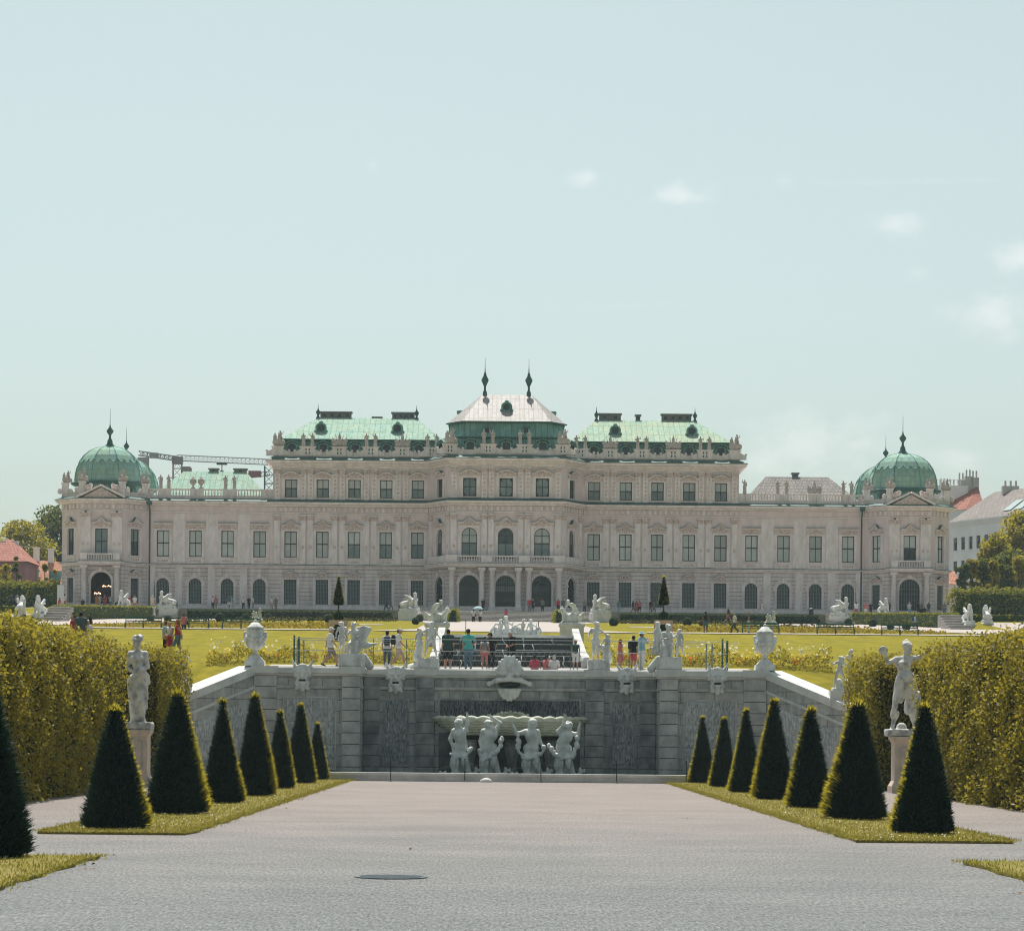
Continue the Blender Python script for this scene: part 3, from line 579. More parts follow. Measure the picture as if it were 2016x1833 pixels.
# high clipped hornbeam walls outside the domes
for lab, xa, xb, d, yb, yt in (('high green hedge wall left of the left dome pavilion, below the orange roofs', -12, 113, 366, 1200, 1149), ('high pleated green hedge wall right of the right dome pavilion, under the trees', 1879, 2040, 352, 1220, 1163)):
    far_hedge(lab, xa, xb, d, yb, yt, 3.0, M_LIMELEAF, M_LIMECORE, 'hedge_wall', 0.42, 22, 0.42, 2.6, 0.14, z0=CZ+0.0437*min(d, 352)-0.4)
# wedge hedges by the central steps
for lab, xa, xb, sg in (('dark wedge of clipped hedge beside the central steps, left', 880, 902, 1), ('dark wedge of clipped hedge beside the central steps, right', 1091, 1113, -1)):
    for k in range(1):
        far_hedge(lab, xa, xb, 322, 1232, 1199 if sg > 0 else 1201, 14, M_LIMELEAF, M_BOXCORE, 'clipped_hedge', 0.2, 26, 0.12, 1.0, 0.05)

# -- balls of box, standards in tubs
def ball_mesh(r, n=420, leaf=0.11, sq=1.0):
    v = rng.normal(size=(n, 3)); v /= np.linalg.norm(v, axis=1)[:, None]; V, Q = leaves(v*r*np.array([1, 1, sq])+np.array([0, 0, r*sq]), leaf, 0.6, up=0.3)
    mb = MB(); mb.lump((0, 0, r*sq), (r*0.96, r*0.96, r*0.96*sq), 10, 7); return mesh_np('foliage', V, Q, M_BOXLEAF), mb.mesh('branches', [M_BOXCORE])
BM, BC = ball_mesh(0.5)
def gdist(x, y, lo, hi):
    'distance at which the ground is met along this picture ray'
    for i in range(500):
        d = lo+(hi-lo)*i/499; q = pt(x, y, d)
        if q.z <= TZ(q.x, d)+0.02: return d
    return hi
balls = [(296, 1224, 13, 'left of the left benches'), (330, 1225, 13, 'behind the first bench on the left'), (484, 1222, 14, 'behind the middle left bench'), (433, 1224, 17, 'between the first two left benches'),
         (612, 1227, 12, 'left of the left standard tree'), (647, 1225, 16, 'touching the left standard tree'), (528, 1219, 12, 'at the end of the left lawn hedge'),
         (826, 1224, 14, 'in the pair near the left path corner, rear'), (818, 1229, 13, 'in the pair near the left path corner, front'), (1208, 1232, 16, 'near the right path corner'),
         (1353, 1232, 16, 'right of the right standard tree, front'), (1382, 1232, 11, 'smallest one right of the right standard tree'), (1670, 1232, 14, 'behind the second right bench, left'), (1718, 1234, 15, 'behind the second right bench, right'),
         (1865, 1236, 13, 'left of the last right bench'), (1902, 1240, 14, 'behind the last right bench')]
balls[14] = (1753, 1240, 13, 'behind the gap between the right benches'); balls[15] = (1784, 1241, 14, 'behind the last right bench')
for x, y, wd, lab in balls:
    d = gdist(x, y, 219, 346); q = pt(x, y, d); s = wd*d/F*1.15
    t = thing('box_ball', 'clipped dark box ball %s' % lab, 'shrub', (q.x, d, TZ(q.x, d)-0.05), random.random()*6, 'box balls on the parterre')
    link('foliage', BM, t, scale=s); link('branches', BC, t, scale=s)
def standard_tree(x, lab):
    d = 197; q = pt(x, 1240, d); z = TZ(q.x, d); s = d/F
    t = thing('standard_tree', lab, 'topiary', (q.x, d, z), 0, 'standard yews in frames')
    zz = lambda y: pt(x, y, d).z-z
    me = yew(zz(1139)-zz(1191), 9*s, 300+int(x), 0.1, 0.12); link('crown', me, t, (0, 0, zz(1191)))
    a, b = ball_mesh(9.5*s, 300, 0.16, 0.85); o = link('ball', a, t, (0, 0, zz(1221))); link('core', b, o)
    a, b = ball_mesh(10*s, 380, 0.16, 1.9); o = link('ball', a, t, (0, 0, zz(1262))); link('core', b, o)
    mb = MB(); mb.tube([(0, 0, 0), (0, 0, zz(1185))], 0.06); mb.build('trunk', [MATS['bark']], t)
    mb = MB(); w = 15*s; zt = zz(1222)
    for sx in (-1, 1):
        for sy in (-1, 1): mb.box(sx*w-0.09, sx*w+0.09, sy*w-0.09, sy*w+0.09, 0, zt)
    mb.box(-w-0.1, w+0.1, -w-0.1, -w+0.1, zt-0.28, zt+0.02); mb.box(-w-0.1, w+0.1, w-0.1, w+0.1, zt-0.28, zt+0.02)
    mb.build('frame', [mat('pinkish_wood', (0.62, 0.45, 0.40), (0.5, 0.36, 0.32), scale=3)], t)
standard_tree(666, 'slim yew standard in a pinkish timber frame, left of the cascade'); standard_tree(1306, 'slim yew standard in a pinkish timber frame, right of the cascade')

# -- parterre broderie: scorched low planting nobody could count
def bed(name, label, spots, leaf, m, h, n, spread=0.1, cat='planting'):
    P = []
    for xa, xb, da, db in spots:
        k = int(n*abs(xb-xa)*abs(db-da)); X = xa+(xb-xa)*rng.random(k); Dd = da+(db-da)*rng.random(k)
        Zt = np.array([TZ(a, b) for a, b in zip(X, Dd)]); P.append(np.stack([X, Dd, Zt+h*(0.5+0.5*np.sin(X*2.1)*np.sin(Dd*1.7))*rng.random(k)+0.03], 1))
    P = np.concatenate(P); V, Q = leaves(P, leaf, 0.6, up=0.5)
    return tag(link(name, mesh_np(name, V, Q, m)), label, cat, kind='stuff')
M_SCORCH = mat('scorched_planting', (0.20, 0.16, 0.02), rough=0.9, island=[(0, (0.12, 0.12, 0.015)), (0.6, (0.24, 0.18, 0.02)), (1, (0.33, 0.2, 0.03))], trans=(0.3, (0.4, 0.3, 0.03)))
M_DULL = mat('dull_box_edging', (0.09, 0.10, 0.025), rough=0.9, island=[(0, (0.04, 0.06, 0.02)), (1, (0.16, 0.13, 0.03))])
sp = []
for sg in (-1, 1):
    sp += [tuple(sorted((sg*13, sg*36)))+(222, 232), tuple(sorted((sg*14, sg*34)))+(244, 262)]
bed('parterre_planting', 'scorched yellow parterre planting behind the benches', sp, 0.26, M_SCORCH, 0.4, 6)
sp = []
for sg in (-1, 1):
    sp += [tuple(sorted((sg*13, sg*32)))+(326, 332), tuple(sorted((sg*14, sg*33)))+(338, 346), tuple(sorted((sg*22, sg*36)))+(300, 303)]
bed('parterre_edging', 'dull green low edging in front of the palace hedges', sp, 0.3, M_DULL, 0.45, 8)
# -- flower borders along the top of the wall
def border(name, label, xa, xb, da, db, seed):
    P = []; n = int(abs(xb-xa)*(db-da)*120); X = xa+(xb-xa)*rng.random(n); Dd = da+(db-da)*rng.random(n)
    H = 0.35+0.75*np.clip(0.5+0.5*np.sin(X*1.9+seed)+0.35*np.sin(X*4.7+Dd), 0.1, 1.3)
    Zt = np.array([TZ(a, b) for a, b in zip(X, Dd)]); P = np.stack([X, Dd, Zt+H*rng.random(n)**0.6], 1)
    M_FL = mat('border_leaf', (0.20, 0.175, 0.02), (0.015, 0.05, 0.025), lo=0.46, hi=0.54, scale=0.9, rough=0.85, island=[(0, (0.05, 0.075, 0.03)), (0.45, (0.19, 0.17, 0.02)), (1, (0.36, 0.29, 0.04))], trans=(0.4, (0.5, 0.42, 0.05)))
    V, Q = leaves(P, 0.19, 0.5, up=0.4); tag(link(name, mesh_np(name, V, Q, M_FL)), label, 'flower bed', kind='stuff')
    for nm, c, cnt, hh in (('white_flowers', (0.85, 0.83, 0.72), 13, 1.05), ('orange_flowers', (0.75, 0.24, 0.02), 11 if xa > 0 else 2.0, 0.5), ('pink_flowers', (0.7, 0.16, 0.17), 3.2 if xa < 0 else 0.6, 0.5), ('yellow_flowers', (0.85, 0.6, 0.04), 12, 0.8)):
        k = int(abs(xb-xa)*cnt); X = xa+(xb-xa)*rng.random(k)
        if nm == 'orange_flowers' or nm == 'pink_flowers': X = X+0.5*np.sin(X*2.0)
        Dd = da+(db-da)*rng.random(k); Zt = np.array([TZ(a, b) for a, b in zip(X, Dd)])
        tall = rng.random(k)**2; P = np.stack([X, Dd, Zt+hh*(0.6+0.5*rng.random(k))+(tall*0.5 if nm == 'white_flowers' else 0)], 1)
        V, Q = leaves(P, 0.17, 0.95, up=0.2)
        tag(link(nm, mesh_np(nm, V, Q, mat(nm, c, rough=0.7, trans=(0.3, c)))), '%s %s' % (nm.replace('_', ' '), label.split(' ', 1)[1].replace('border', 'in the border')), 'flowers', kind='stuff')
border('flower_bed', 'mixed border along the wall top on the left lawn', -18.4, -11.8, 166, 169, 1.0)
border('flower_bed', 'mixed border along the wall top on the right lawn', 10.2, 19.6, 166, 169, 2.4)
border('flower_bed', 'mixed border between the railing and cascade on the left', -11.4, -5.6, 167, 169, 0.3)
border('flower_bed', 'mixed border between the railing and cascade on the right', 5.6, 9.9, 167, 169, 3.3)

# -- trees
def tree(name, label, x, y, d, yt, wpx, ml, leaf, nl=2600, nc=16, seed=1, group=None, flat=1.0, base=None, trunk_frac=0.3):
    'tapered trunk with limbs, crown of leaf clumps through its volume; (x, y) foot and yt top in the picture'
    r_ = np.random.default_rng(seed); q = pt(x, y, d); z0 = q.z if base is None else base; H = pt(x, yt, d).z-z0; R = wpx*d/F/2
    t = thing(name, label, 'tree', (q.x, d, z0), 0, group)
    cs = []; tf = trunk_frac
    for i in range(nc):
        a = r_.random()*2*pi; u = r_.random(); zc = H*(tf+(1-tf)*(0.12+0.80*u)); rr = R*sqrt(max(0.05, 1-abs(2*u-0.9)**2.2))*sqrt(r_.random())*0.85
        cs.append((rr*cos(a), rr*sin(a), zc, R*(0.26+0.20*r_.random())))
    cs.append((0, 0, H*0.82, R*0.42)); cs.append((0, 0, H*(tf+0.3), R*0.5))
    P = []
    for c in cs:
        k = int(nl/len(cs)); v = r_.normal(size=(k, 3)); v /= np.linalg.norm(v, axis=1)[:, None]
        P.append(np.array(c[:3])+v*(c[3]*(0.45+0.62*r_.random(k)**0.6))[:, None]*np.array([1.1, 1.1, 0.8*flat]))
    P = np.concatenate(P); P[:, 2] = np.minimum(P[:, 2], H*(1+0.03*r_.random(len(P))))
    V, Q = leaves(P, leaf, 0.62, up=0.6); link('crown', mesh_np('crown', V, Q, ml), t)
    mb = MB(); mb.tube([(0, 0, -0.3), (0.05*R, 0, H*0.3), (0, 0.04*R, H*0.6), (0, 0, H*0.85)], [R*0.09, R*0.07, R*0.045, R*0.015], 7)
    for c in cs[:9]: mb.tube([(0, 0, H*(tf*0.8+0.1)), (c[0]*0.5, c[1]*0.5, (c[2]+H*tf)*0.5), c[:3]], [R*0.04, R*0.028, R*0.012], 5)
    mb.build('trunk', [MATS['bark']], t); return t
T_YEL = mat('tree_leaf_yellow', (0.20, 0.175, 0.02), (0.075, 0.095, 0.02), scale=0.30, rough=0.7, spec=0.2, island=[(0, (0.055, 0.085, 0.02)), (0.5, (0.18, 0.165, 0.02)), (1, (0.36, 0.27, 0.03))], trans=(0.38, (0.55, 0.45, 0.04)))
T_DK = mat('tree_leaf_dark', (0.05, 0.10, 0.04), (0.025, 0.065, 0.035), scale=0.25, rough=0.7, spec=0.2, island=[(0, (0.016, 0.04, 0.024)), (0.6, (0.05, 0.075, 0.02)), (1, (0.13, 0.12, 0.02))], trans=(0.28, (0.3, 0.3, 0.03)))
tree('broadleaf_tree', 'dark green broadleaf tree rising behind the left dome pavilion', 112, 1150, 520, 1000, 150, T_DK, 0.6, 8000, 34, 5, base=20)
tree('broadleaf_tree', 'yellow green broadleaf tree at the left edge, behind the orange roofs', 35, 1150, 500, 1030, 165, T_YEL, 0.55, 6500, 30, 6, base=20)
tree('broadleaf_tree', 'rounded yellow green tree between the left edge and the dark tree', 78, 1150, 505, 1060, 60, T_YEL, 0.65, 2400, 14, 16, base=20)
for i, (x, yt, w, m, lab) in enumerate([(12, 1100, 40, T_YEL, 'small yellowing tree at the left edge, in front of the orange roof'), (32, 1092, 26, T_DK, 'narrow young dark tree in front of the orange roof'), (88, 1105, 18, T_YEL, 'thin sapling beside the grey chimney, before the orange roof'), (108, 1108, 14, T_YEL, 'thin sapling closest to the left dome pavilion')]):
    tree('young_tree', lab, x, 1172, 374+2*i, yt, w, m, 0.4, 900, 10, 30+i, 'young trees along the left boundary', base=18.8, trunk_frac=0.15)
rt = [(2010, 1005, 130, T_YEL, 415, 'large yellow green tree at the right edge of the photo'), (1962, 1050, 90, T_YEL, 405, 'rounded yellow green tree left of the large right edge tree'), (1985, 1082, 86, T_DK, 398, 'dark green tree in front of the large right edge tree')]
for i, (x, yt, w, m, d, lab) in enumerate(rt): tree('broadleaf_tree', lab, x, 1180, d, yt, w, m, 0.62, 5200 if i == 0 else 3400, 24, 40+i, base=19)
for i, (x, yt, w) in enumerate([(1897, 1106, 30), (1914, 1102, 32), (1935, 1098, 38), (1957, 1104, 40), (1981, 1100, 44), (2005, 1096, 46)]):
    tree('pleached_tree', 'clipped yellow topped tree above the right hedge wall, %s from the palace' % ['first', 'second', 'third', 'fourth', 'fifth', 'sixth'][i], x, 1178+i*2, 366+1.5*i, yt, w*1.1, T_YEL if i % 2 else T_DK, 0.45, 1300, 9, 60+i, 'clipped trees above the right hedge', base=18.8, trunk_frac=0.42)
# ---------------------------------------------------------------- the palace; local frame: x along the front, y away from us, z up from its foot
ZB = 18.8
pal = thing('palace', 'long pale pink baroque palace with green copper roofs and two domed pavilions', 'palace', (0.1, 372, ZB))
M_ST = mat('pink_stucco', (0.755, 0.64, 0.63), (0.64, 0.54, 0.53), rough=0.9, scale=1.3, stretch=(1, 1, 0.3), bump=0.15, bscale=3)
M_STL = mat('pale_stucco', (0.80, 0.735, 0.72), (0.63, 0.57, 0.55), rough=0.9, stretch=(1, 1, 0.4), scale=1.5, bump=0.15, bscale=3)
M_ORN = mat('relief_stucco', (0.72, 0.60, 0.555), (0.48, 0.39, 0.355), rough=0.9, scale=3.2, bump=1.0, bscale=9)
M_RUST = blocks('banded_stucco', (0.70, 0.62, 0.60), (0.75, 0.67, 0.645), (0.34, 0.305, 0.29), 40, 0.52, 0.035, bump=1.0, scale=0.6, stain=(0.88, 0.88, 0.88))
M_COP = mat('dark_copper', (0.05, 0.13, 0.11), (0.035, 0.09, 0.08), rough=0.6, scale=1.0)
M_ROOF = blocks('green_copper', (0.30, 0.465, 0.395), (0.355, 0.505, 0.43), (0.20, 0.335, 0.29), 0.75, 1.5, 0.035, rough=0.85, bump=0.6, scale=0.35, stain=(1.12, 0.96, 0.86), metal=0.0, spec=0.06, offset=0.0)
M_ROOF2 = blocks('patchy_copper', (0.315, 0.465, 0.38), (0.375, 0.50, 0.40), (0.205, 0.34, 0.28), 0.75, 1.5, 0.035, rough=0.85, bump=0.6, scale=0.30, stain=(1.25, 0.98, 0.84), spec=0.06, offset=0.0)
M_ROOFS = blocks('teal_copper', (0.18, 0.38, 0.33), (0.22, 0.42, 0.36), (0.10, 0.24, 0.21), 0.8, 3.0, 0.05, rough=0.6, bump=0.6, scale=0.5, stain=(0.72, 0.75, 0.75), offset=0.0)
M_TIN = blocks('tinned_sheet', (0.35, 0.33, 0.32), (0.41, 0.38, 0.365), (0.25, 0.24, 0.24), 0.62, 1.6, 0.03, rough=0.6, bump=0.5, scale=0.8, stain=(0.8, 0.78, 0.77), metal=0.0, spec=0.22, offset=0.0)
M_SLATE = blocks('grey_slate', (0.29, 0.27, 0.255), (0.34, 0.315, 0.295), (0.18, 0.17, 0.165), 0.5, 0.45, 0.04, spec=0.08, rough=0.9, bump=0.6, scale=0.6, stain=(0.8, 0.8, 0.8))
M_DOME = blocks('dome_copper', (0.26, 0.455, 0.42), (0.31, 0.50, 0.455), (0.19, 0.36, 0.33), 1.1, 0.7, 0.025, rough=0.75, spec=0.12, bump=0.5, scale=0.45, stain=(1.0, 0.88, 0.66), offset=0.5)
M_FRAME = mat('window_wood', (0.045, 0.04, 0.036), rough=0.6)
M_GRILLE = mat('grille_iron', (0.24, 0.28, 0.275), rough=0.6)
M_IRON = mat('dark_iron', (0.02, 0.03, 0.03), rough=0.5)
def pane_mat(name, c, c2):
    return mat(name, c, c2, rough=0.12, spec=0.5, scale=0.6, lo=0.45, hi=0.55, vary=0.28)
M_BLIND = pane_mat('blind_pane', (0.50, 0.53, 0.50), (0.44, 0.48, 0.46)); M_GLASS = pane_mat('glass_pane', (0.055, 0.08, 0.08), (0.035, 0.055, 0.055))
M_DIM = pane_mat('dim_pane', (0.20, 0.25, 0.24), (0.15, 0.20, 0.195)); M_DARKP = pane_mat('dark_pane', (0.014, 0.024, 0.024), (0.02, 0.03, 0.03))

def wall_seg(mb, p0, p1, z0, z1, ops, dep=0.34):
    'wall face from p0 to p1 with real openings; ops: (centre, width, bottom, top, arched)'
    p0 = Vector(p0); p1 = Vector(p1); L = (p1-p0).length; d = (p1-p0)/L; nrm = Vector((d.y, -d.x))
    def W(u, z, o=0.0): q = p0+d*u-nrm*o; return (q.x, q.y, z)
    us = sorted({0, L} | {round(v, 4) for o in ops for v in (o[0]-o[1]/2, o[0]+o[1]/2)}); zs = sorted({z0, z1} | {round(v, 4) for o in ops for v in (o[2], o[3])})
    for i in range(len(us)-1):
        for j in range(len(zs)-1):
            um, zm = (us[i]+us[i+1])/2, (zs[j]+zs[j+1])/2
            if any(abs(um-o[0]) < o[1]/2 and o[2] < zm < o[3] for o in ops): continue
            mb.quad(W(us[i], zs[j]), W(us[i+1], zs[j]), W(us[i+1], zs[j+1]), W(us[i], zs[j+1]))
    for c, w, zb, zt, ar in ops:
        a, b = c-w/2, c+w/2; r = w/2; sp = zt-r if ar else zt
        mb.quad(W(a, zb), W(a, zb, dep), W(a, sp, dep), W(a, sp)); mb.quad(W(b, zb), W(b, sp), W(b, sp, dep), W(b, zb, dep))
        mb.quad(W(a, zb), W(b, zb), W(b, zb, dep), W(a, zb, dep))
        if ar:
            n = 12; arc = [(c-r*cos(pi*k/n), sp+r*sin(pi*k/n)) for k in range(n+1)]
            for k in range(n):
                mb.quad(W(*arc[k]), W(*arc[k+1]), W(arc[k+1][0], zt), W(arc[k][0], zt)) if 0 < k < n-1 or True else None
                mb.quad(W(*arc[k]), W(*arc[k], dep), W(*arc[k+1], dep), W(*arc[k+1]))
        else: mb.quad(W(a, zt), W(a, zt, dep), W(b, zt, dep), W(b, zt))

# --- window kinds (origin: middle of the foot of the opening, on the wall face)
def bars(mb, w, h, fr, mull, trans, y=0.20, t=0.07):
    mb.box(-w/2, -w/2+fr, y, y+t, 0, h); mb.box(w/2-fr, w/2, y, y+t, 0, h); mb.box(-w/2+fr, w/2-fr, y, y+t, 0, fr); mb.box(-w/2+fr, w/2-fr, y, y+t, h-fr, h)
    for f in mull: x = -w/2+w*f; mb.box(x-0.045, x+0.045, y-0.004, y+t, fr, h-fr)
    for f, q in trans: z = h*f; mb.box(-w/2+fr, w/2-fr, y-0.008, y+t, z-q/2, z+q/2)
def arc_pts(w, h, n=14): r = w/2; return [(-r, 0)]+[(-r*cos(pi*k/n), h-r+r*sin(pi*k/n)) for k in range(n+1)]+[(r, 0)]
def win_rect(w, h, split=0.52, grille=False):
    mb = MB(); bars(mb, w, h, 0.10, (0.5,), ((split, 0.14),)); fm = mb
    if grille:
        g = 0.09
        mb.cur = 1
        for i in range(1, 8): x = -w/2+w*i/8; mb.box(x-0.02, x+0.02, g, g+0.03, 0, h)
        for i in range(1, 6): z = h*i/6; mb.box(-w/2, w/2, g-0.012, g+0.034, z-0.014, z+0.014)
    return fm.mesh('window', [M_FRAME, M_GRILLE])
def panes(w, h, split, mu, ml, arch=False, mur=None):
    mb = MB(); y = 0.25
    mb.quad((-w/2, y, 0), (w/2, y, 0), (w/2, y, h*split), (-w/2, y, h*split))
    mb.cur = 1
    if arch: pts = [(x, z) for x, z in arc_pts(w, h) if z >= h*split-1e-6]; mb.add([(-w/2, y, h*split)]+[(x, y, z) for x, z in pts]+[(w/2, y, h*split)], [tuple(range(len(pts)+1, -1, -1))])
    else: mb.quad((-w/2, y, h*split), (w/2, y, h*split), (w/2, y, h), (-w/2, y, h))
    return mb.mesh('pane', [ml, mu])
def win_arch(w, h, split=0.45, grille=False):
    mb = MB(); r = w/2; n = 14; y = 0.20; t = 0.07; P = arc_pts(w, h); fr = 0.09
    for k in range(len(P)-1):
        a, b = P[k], P[k+1]; c = (0, h-r); s = 1-fr/r
        ia = (a[0]*s, c[1]+(a[1]-c[1])*s if a[1] > c[1] else a[1]); ib = (b[0]*s, c[1]+(b[1]-c[1])*s if b[1] > c[1] else b[1])
        mb.quad((a[0], y, a[1]), (ia[0], y, ia[1]), (ib[0], y, ib[1]), (b[0], y, b[1]))
    mb.box(-r+fr, r-fr, y, y+t, 0, fr); mb.box(-0.05, 0.05, y-0.004, y+t, 0, h-0.03)
    mb.box(-r+fr, r-fr, y-0.008, y+t, h*split-0.07, h*split+0.07); mb.box(-r+fr, r-fr, y-0.008, y+t, h-r-0.04, h-r+0.04)
    if grille:
        mb.cur = 1
        for i in range(1, 8):
            x = -r+w*i/8; top = h-r+sqrt(max(0, r*r-x*x)); mb.box(x-0.02, x+0.02, 0.09, 0.12, 0, top)
        for i in range(1, 6): z = (h-r)*i/5; mb.box(-r, r, 0.078, 0.124, z-0.014, z+0.014)
    return mb.mesh('window', [M_FRAME, M_GRILLE])
def bell(u, kind):
    a = abs(u)
    if kind == 'bell': return 0.62*(0.5+0.5*cos(pi*min(1, a/0.62))) - (0.0 if a < 0.9 else 0.04)
    if kind == 'seg': return 0.42*max(0, 1-(a/0.80)**2) if a < 0.80 else 0
    return 0.0
def hood(w, h, kind, W=1.36, base=0.62, orn=True, sill=True, surround=0.20):
    'stucco surround, sill, apron and curved hood over a window'
    mb = MB(); mb.cur = 0; s = surround
    for sg in (-1, 1): a, b = sorted((sg*w/2+sg*0.02, sg*(w/2+s))); mb.box(a, b, -0.10, 0.02, -0.05, h+0.02); mb.box(*sorted((sg*(w/2+s), sg*(w/2+s+0.22))), -0.055, 0.02, -0.55, h+0.35)
    mb.box(-w/2-s, w/2+s, -0.102, 0.02, h+0.02, h+s)
    if sill: mb.box(-w/2-0.42, w/2+0.42, -0.26, 0.02, -0.20, -0.055); mb.box(-w/2-0.32, w/2+0.32, -0.09, 0.02, -0.95, -0.205)
    n = 24; pts = [(W*(-1+2*i/n), h+base+bell(-1+2*i/n, kind)) for i in range(n+1)]
    for i in range(n):
        (xa, za), (xb, zb) = pts[i], pts[i+1]
        mb.cur = 1
        mb.add([(xa, -0.12, h+s), (xb, -0.12, h+s), (xb, -0.12, zb), (xa, -0.12, za)], [(0, 1, 2, 3)])
        mb.cur = 0
        for o, z0, z1 in ((0.42, 0.07, 0.16), (0.30, -0.06, 0.07)):
            mb.add([(xa, -o, za+z0), (xb, -o, zb+z0), (xb, -o, zb+z1), (xa, -o, za+z1), (xa, 0.02, za+z0), (xb, 0.02, zb+z0), (xb, 0.02, zb+z1), (xa, 0.02, za+z1)],
                   [(0, 1, 2, 3), (4, 5, 1, 0), (3, 2, 6, 7), (0, 3, 7, 4), (1, 5, 6, 2)])
    mb.cur = 2
    for i in range(n):     # dark copper flashing on the hood
        (xa, za), (xb, zb) = pts[i], pts[i+1]; mb.quad((xa, -0.44, za+0.165), (xb, -0.44, zb+0.165), (xb, 0.0, zb+0.18), (xa, 0.0, za+0.18)); mb.quad((xa, -0.44, za+0.125), (xb, -0.44, zb+0.125), (xb, -0.44, zb+0.165), (xa, -0.44, za+0.165))
    mb.cur = 1
    if orn:
        zc = h+s+0.25+0.15*(kind != 'flat')
        mb.lump((0, -0.14, zc), (0.26, 0.12, 0.24)); mb.lump((0, -0.2, zc), (0.14, 0.12, 0.15))
        for sg in (-1, 1):
            for k, (x, z, r) in enumerate(((0.40, -0.04, 0.14), (0.62, -0.10, 0.12), (0.83, -0.10, 0.09), (0.30, 0.16, 0.10))): mb.lump((sg*x, -0.13, zc+z), (r*1.25, 0.08, r))
    if sill:
        for x in (-0.6, -0.3, 0, 0.3, 0.6): mb.lump((x, -0.1, -0.57), (0.13, 0.05, 0.14))
    return mb.mesh('window_hood', [M_STL, M_ORN, M_COP])
def arch_hood(w, h, band=0.30, keyst=True, depth=0.12):
    mb = MB(); r = w/2; n = 16; sp = h-r
    for rr, bb, o in ((r+0.02, band, depth), (r+band, 0.16, depth+0.10)):
        for k in range(n):
            t0, t1 = pi*k/n, pi*(k+1)/n; q = []
            for t, R in ((t0, rr), (t1, rr), (t1, rr+bb), (t0, rr+bb)): q.append((-R*cos(t), sp+R*sin(t)))
            mb.add([(x, -o, z) for x, z in q]+[(x, 0.02, z) for x, z in q], [(0, 1, 2, 3), (0, 4, 5, 1), (3, 2, 6, 7)])
    for sg in (-1, 1): mb.box(*sorted((sg*(r+0.02), sg*(r+band))), -depth, 0.02, 0, sp); mb.box(*sorted((sg*(r-0.02), sg*(r+band+0.2))), -depth-0.12, 0.02, sp-0.16, sp+0.04)
    if keyst: mb.frust(-0.20, 0.20, -depth-0.24, 0.02, h+0.02, h+band+0.35, -0.05)
    return mb.mesh('window_arch', [M_STL])
SEGS = {'front': ((-10.35, 0), (-48.65, 0))}
def put_window(u, z, rz, y, wm, pm, hm, label=None, nm='window'):
    w = link(nm, wm, pal, (u, y, z), rz)
    if pm is not None: link('pane', pm, w)
    if hm is not None: link('window_hood' if 'hood' in hm.name else 'window_arch', hm, w)
    return w
# window meshes
W1, H1, W0, H0, W2, H2 = 1.67, 3.55, 1.67, 3.35, 1.67, 2.45
wm1 = win_rect(W1, H1); wm0 = win_rect(W0, H0, 0.52, True); wm2 = win_rect(W2, H2, 0.50); wma = win_arch(1.70, 3.40, 0.52, True)
hb = hood(W1, H1, 'bell', 1.32, 0.75); hf = hood(W1, H1, 'flat', 1.30, 0.85); hs2 = hood(W2, H2, 'seg', 1.30, 0.55, surround=0.16, sill=False)
h0 = hood(W0, H0, 'seg', 1.0, 0.55, orn=True, sill=False, surround=0.16); ha = arch_hood(1.70, 3.40)
pl = [panes(W1, H1, .52, M_BLIND, M_BLIND), panes(W1, H1, .52, M_BLIND, M_DIM), panes(W1, H1, .52, M_DIM, M_GLASS)]
p0 = [panes(W0, H0, .52, M_GLASS, M_GLASS), panes(W0, H0, .52, M_GLASS, M_GLASS)]; p2 = [panes(W2, H2, .5, M_BLIND, M_DIM), panes(W2, H2, .5, M_DIM, M_GLASS)]
pa = [panes(1.70, 3.40, .52, M_GLASS, M_GLASS, True), panes(1.70, 3.40, .52, M_GLASS, M_DIM, True)]
BAY = [11.95, 16.25, 20.55, 24.85, 29.15]; WBAY = [33.35, 37.7, 42.05, 46.45]
Z0, Z1, Z2 = 0.87, 7.2, 15.35
rs = random.Random(3)
lower = MB(); upper = MB(); low_r = MB()
for sg in (-1, 1):
    a, b = ((-48.65, 0), (-10.35, 0)) if sg < 0 else ((10.35, 0), (48.65, 0)); x0 = a[0]
    o1 = [(sg*x-x0, W1, Z1, Z1+H1, 0) for x in BAY+WBAY]; o0 = [(sg*x-x0, W0, Z0, Z0+H0, 0) for x in BAY]+[(sg*x-x0, 1.70, Z0-0.02, Z0+3.38, 1) for x in WBAY]
    wall_seg(low_r, a, b, -0.6, 6.1, o0); wall_seg(lower, a, b, 6.1, 14.9, o1)
    u0, u1 = ((-31.6, 0), (-10.35, 0)) if sg < 0 else ((10.35, 0), (31.6, 0))
    wall_seg(upper, u0, u1, 14.9, 20.9, [(sg*x-u0[0], W2, Z2, Z2+H2, 0) for x in BAY])
    for i, x in enumerate(BAY):
        put_window(sg*x, Z1, 0, 0, wm1, pl[1] if (sg < 0 and i < 3) else pl[0], hb); put_window(sg*x, Z0, 0, 0, wm0, p0[i % 2 if sg < 0 else 0], h0)
        put_window(sg*x, Z2, 0, 0, wm2, p2[0], hs2)
    for i, x in enumerate(WBAY):
        put_window(sg*x, Z1, 0, 0, wm1, pl[0], hf); put_window(sg*x, Z0-0.02, 0, 0, wma, pa[0], ha)
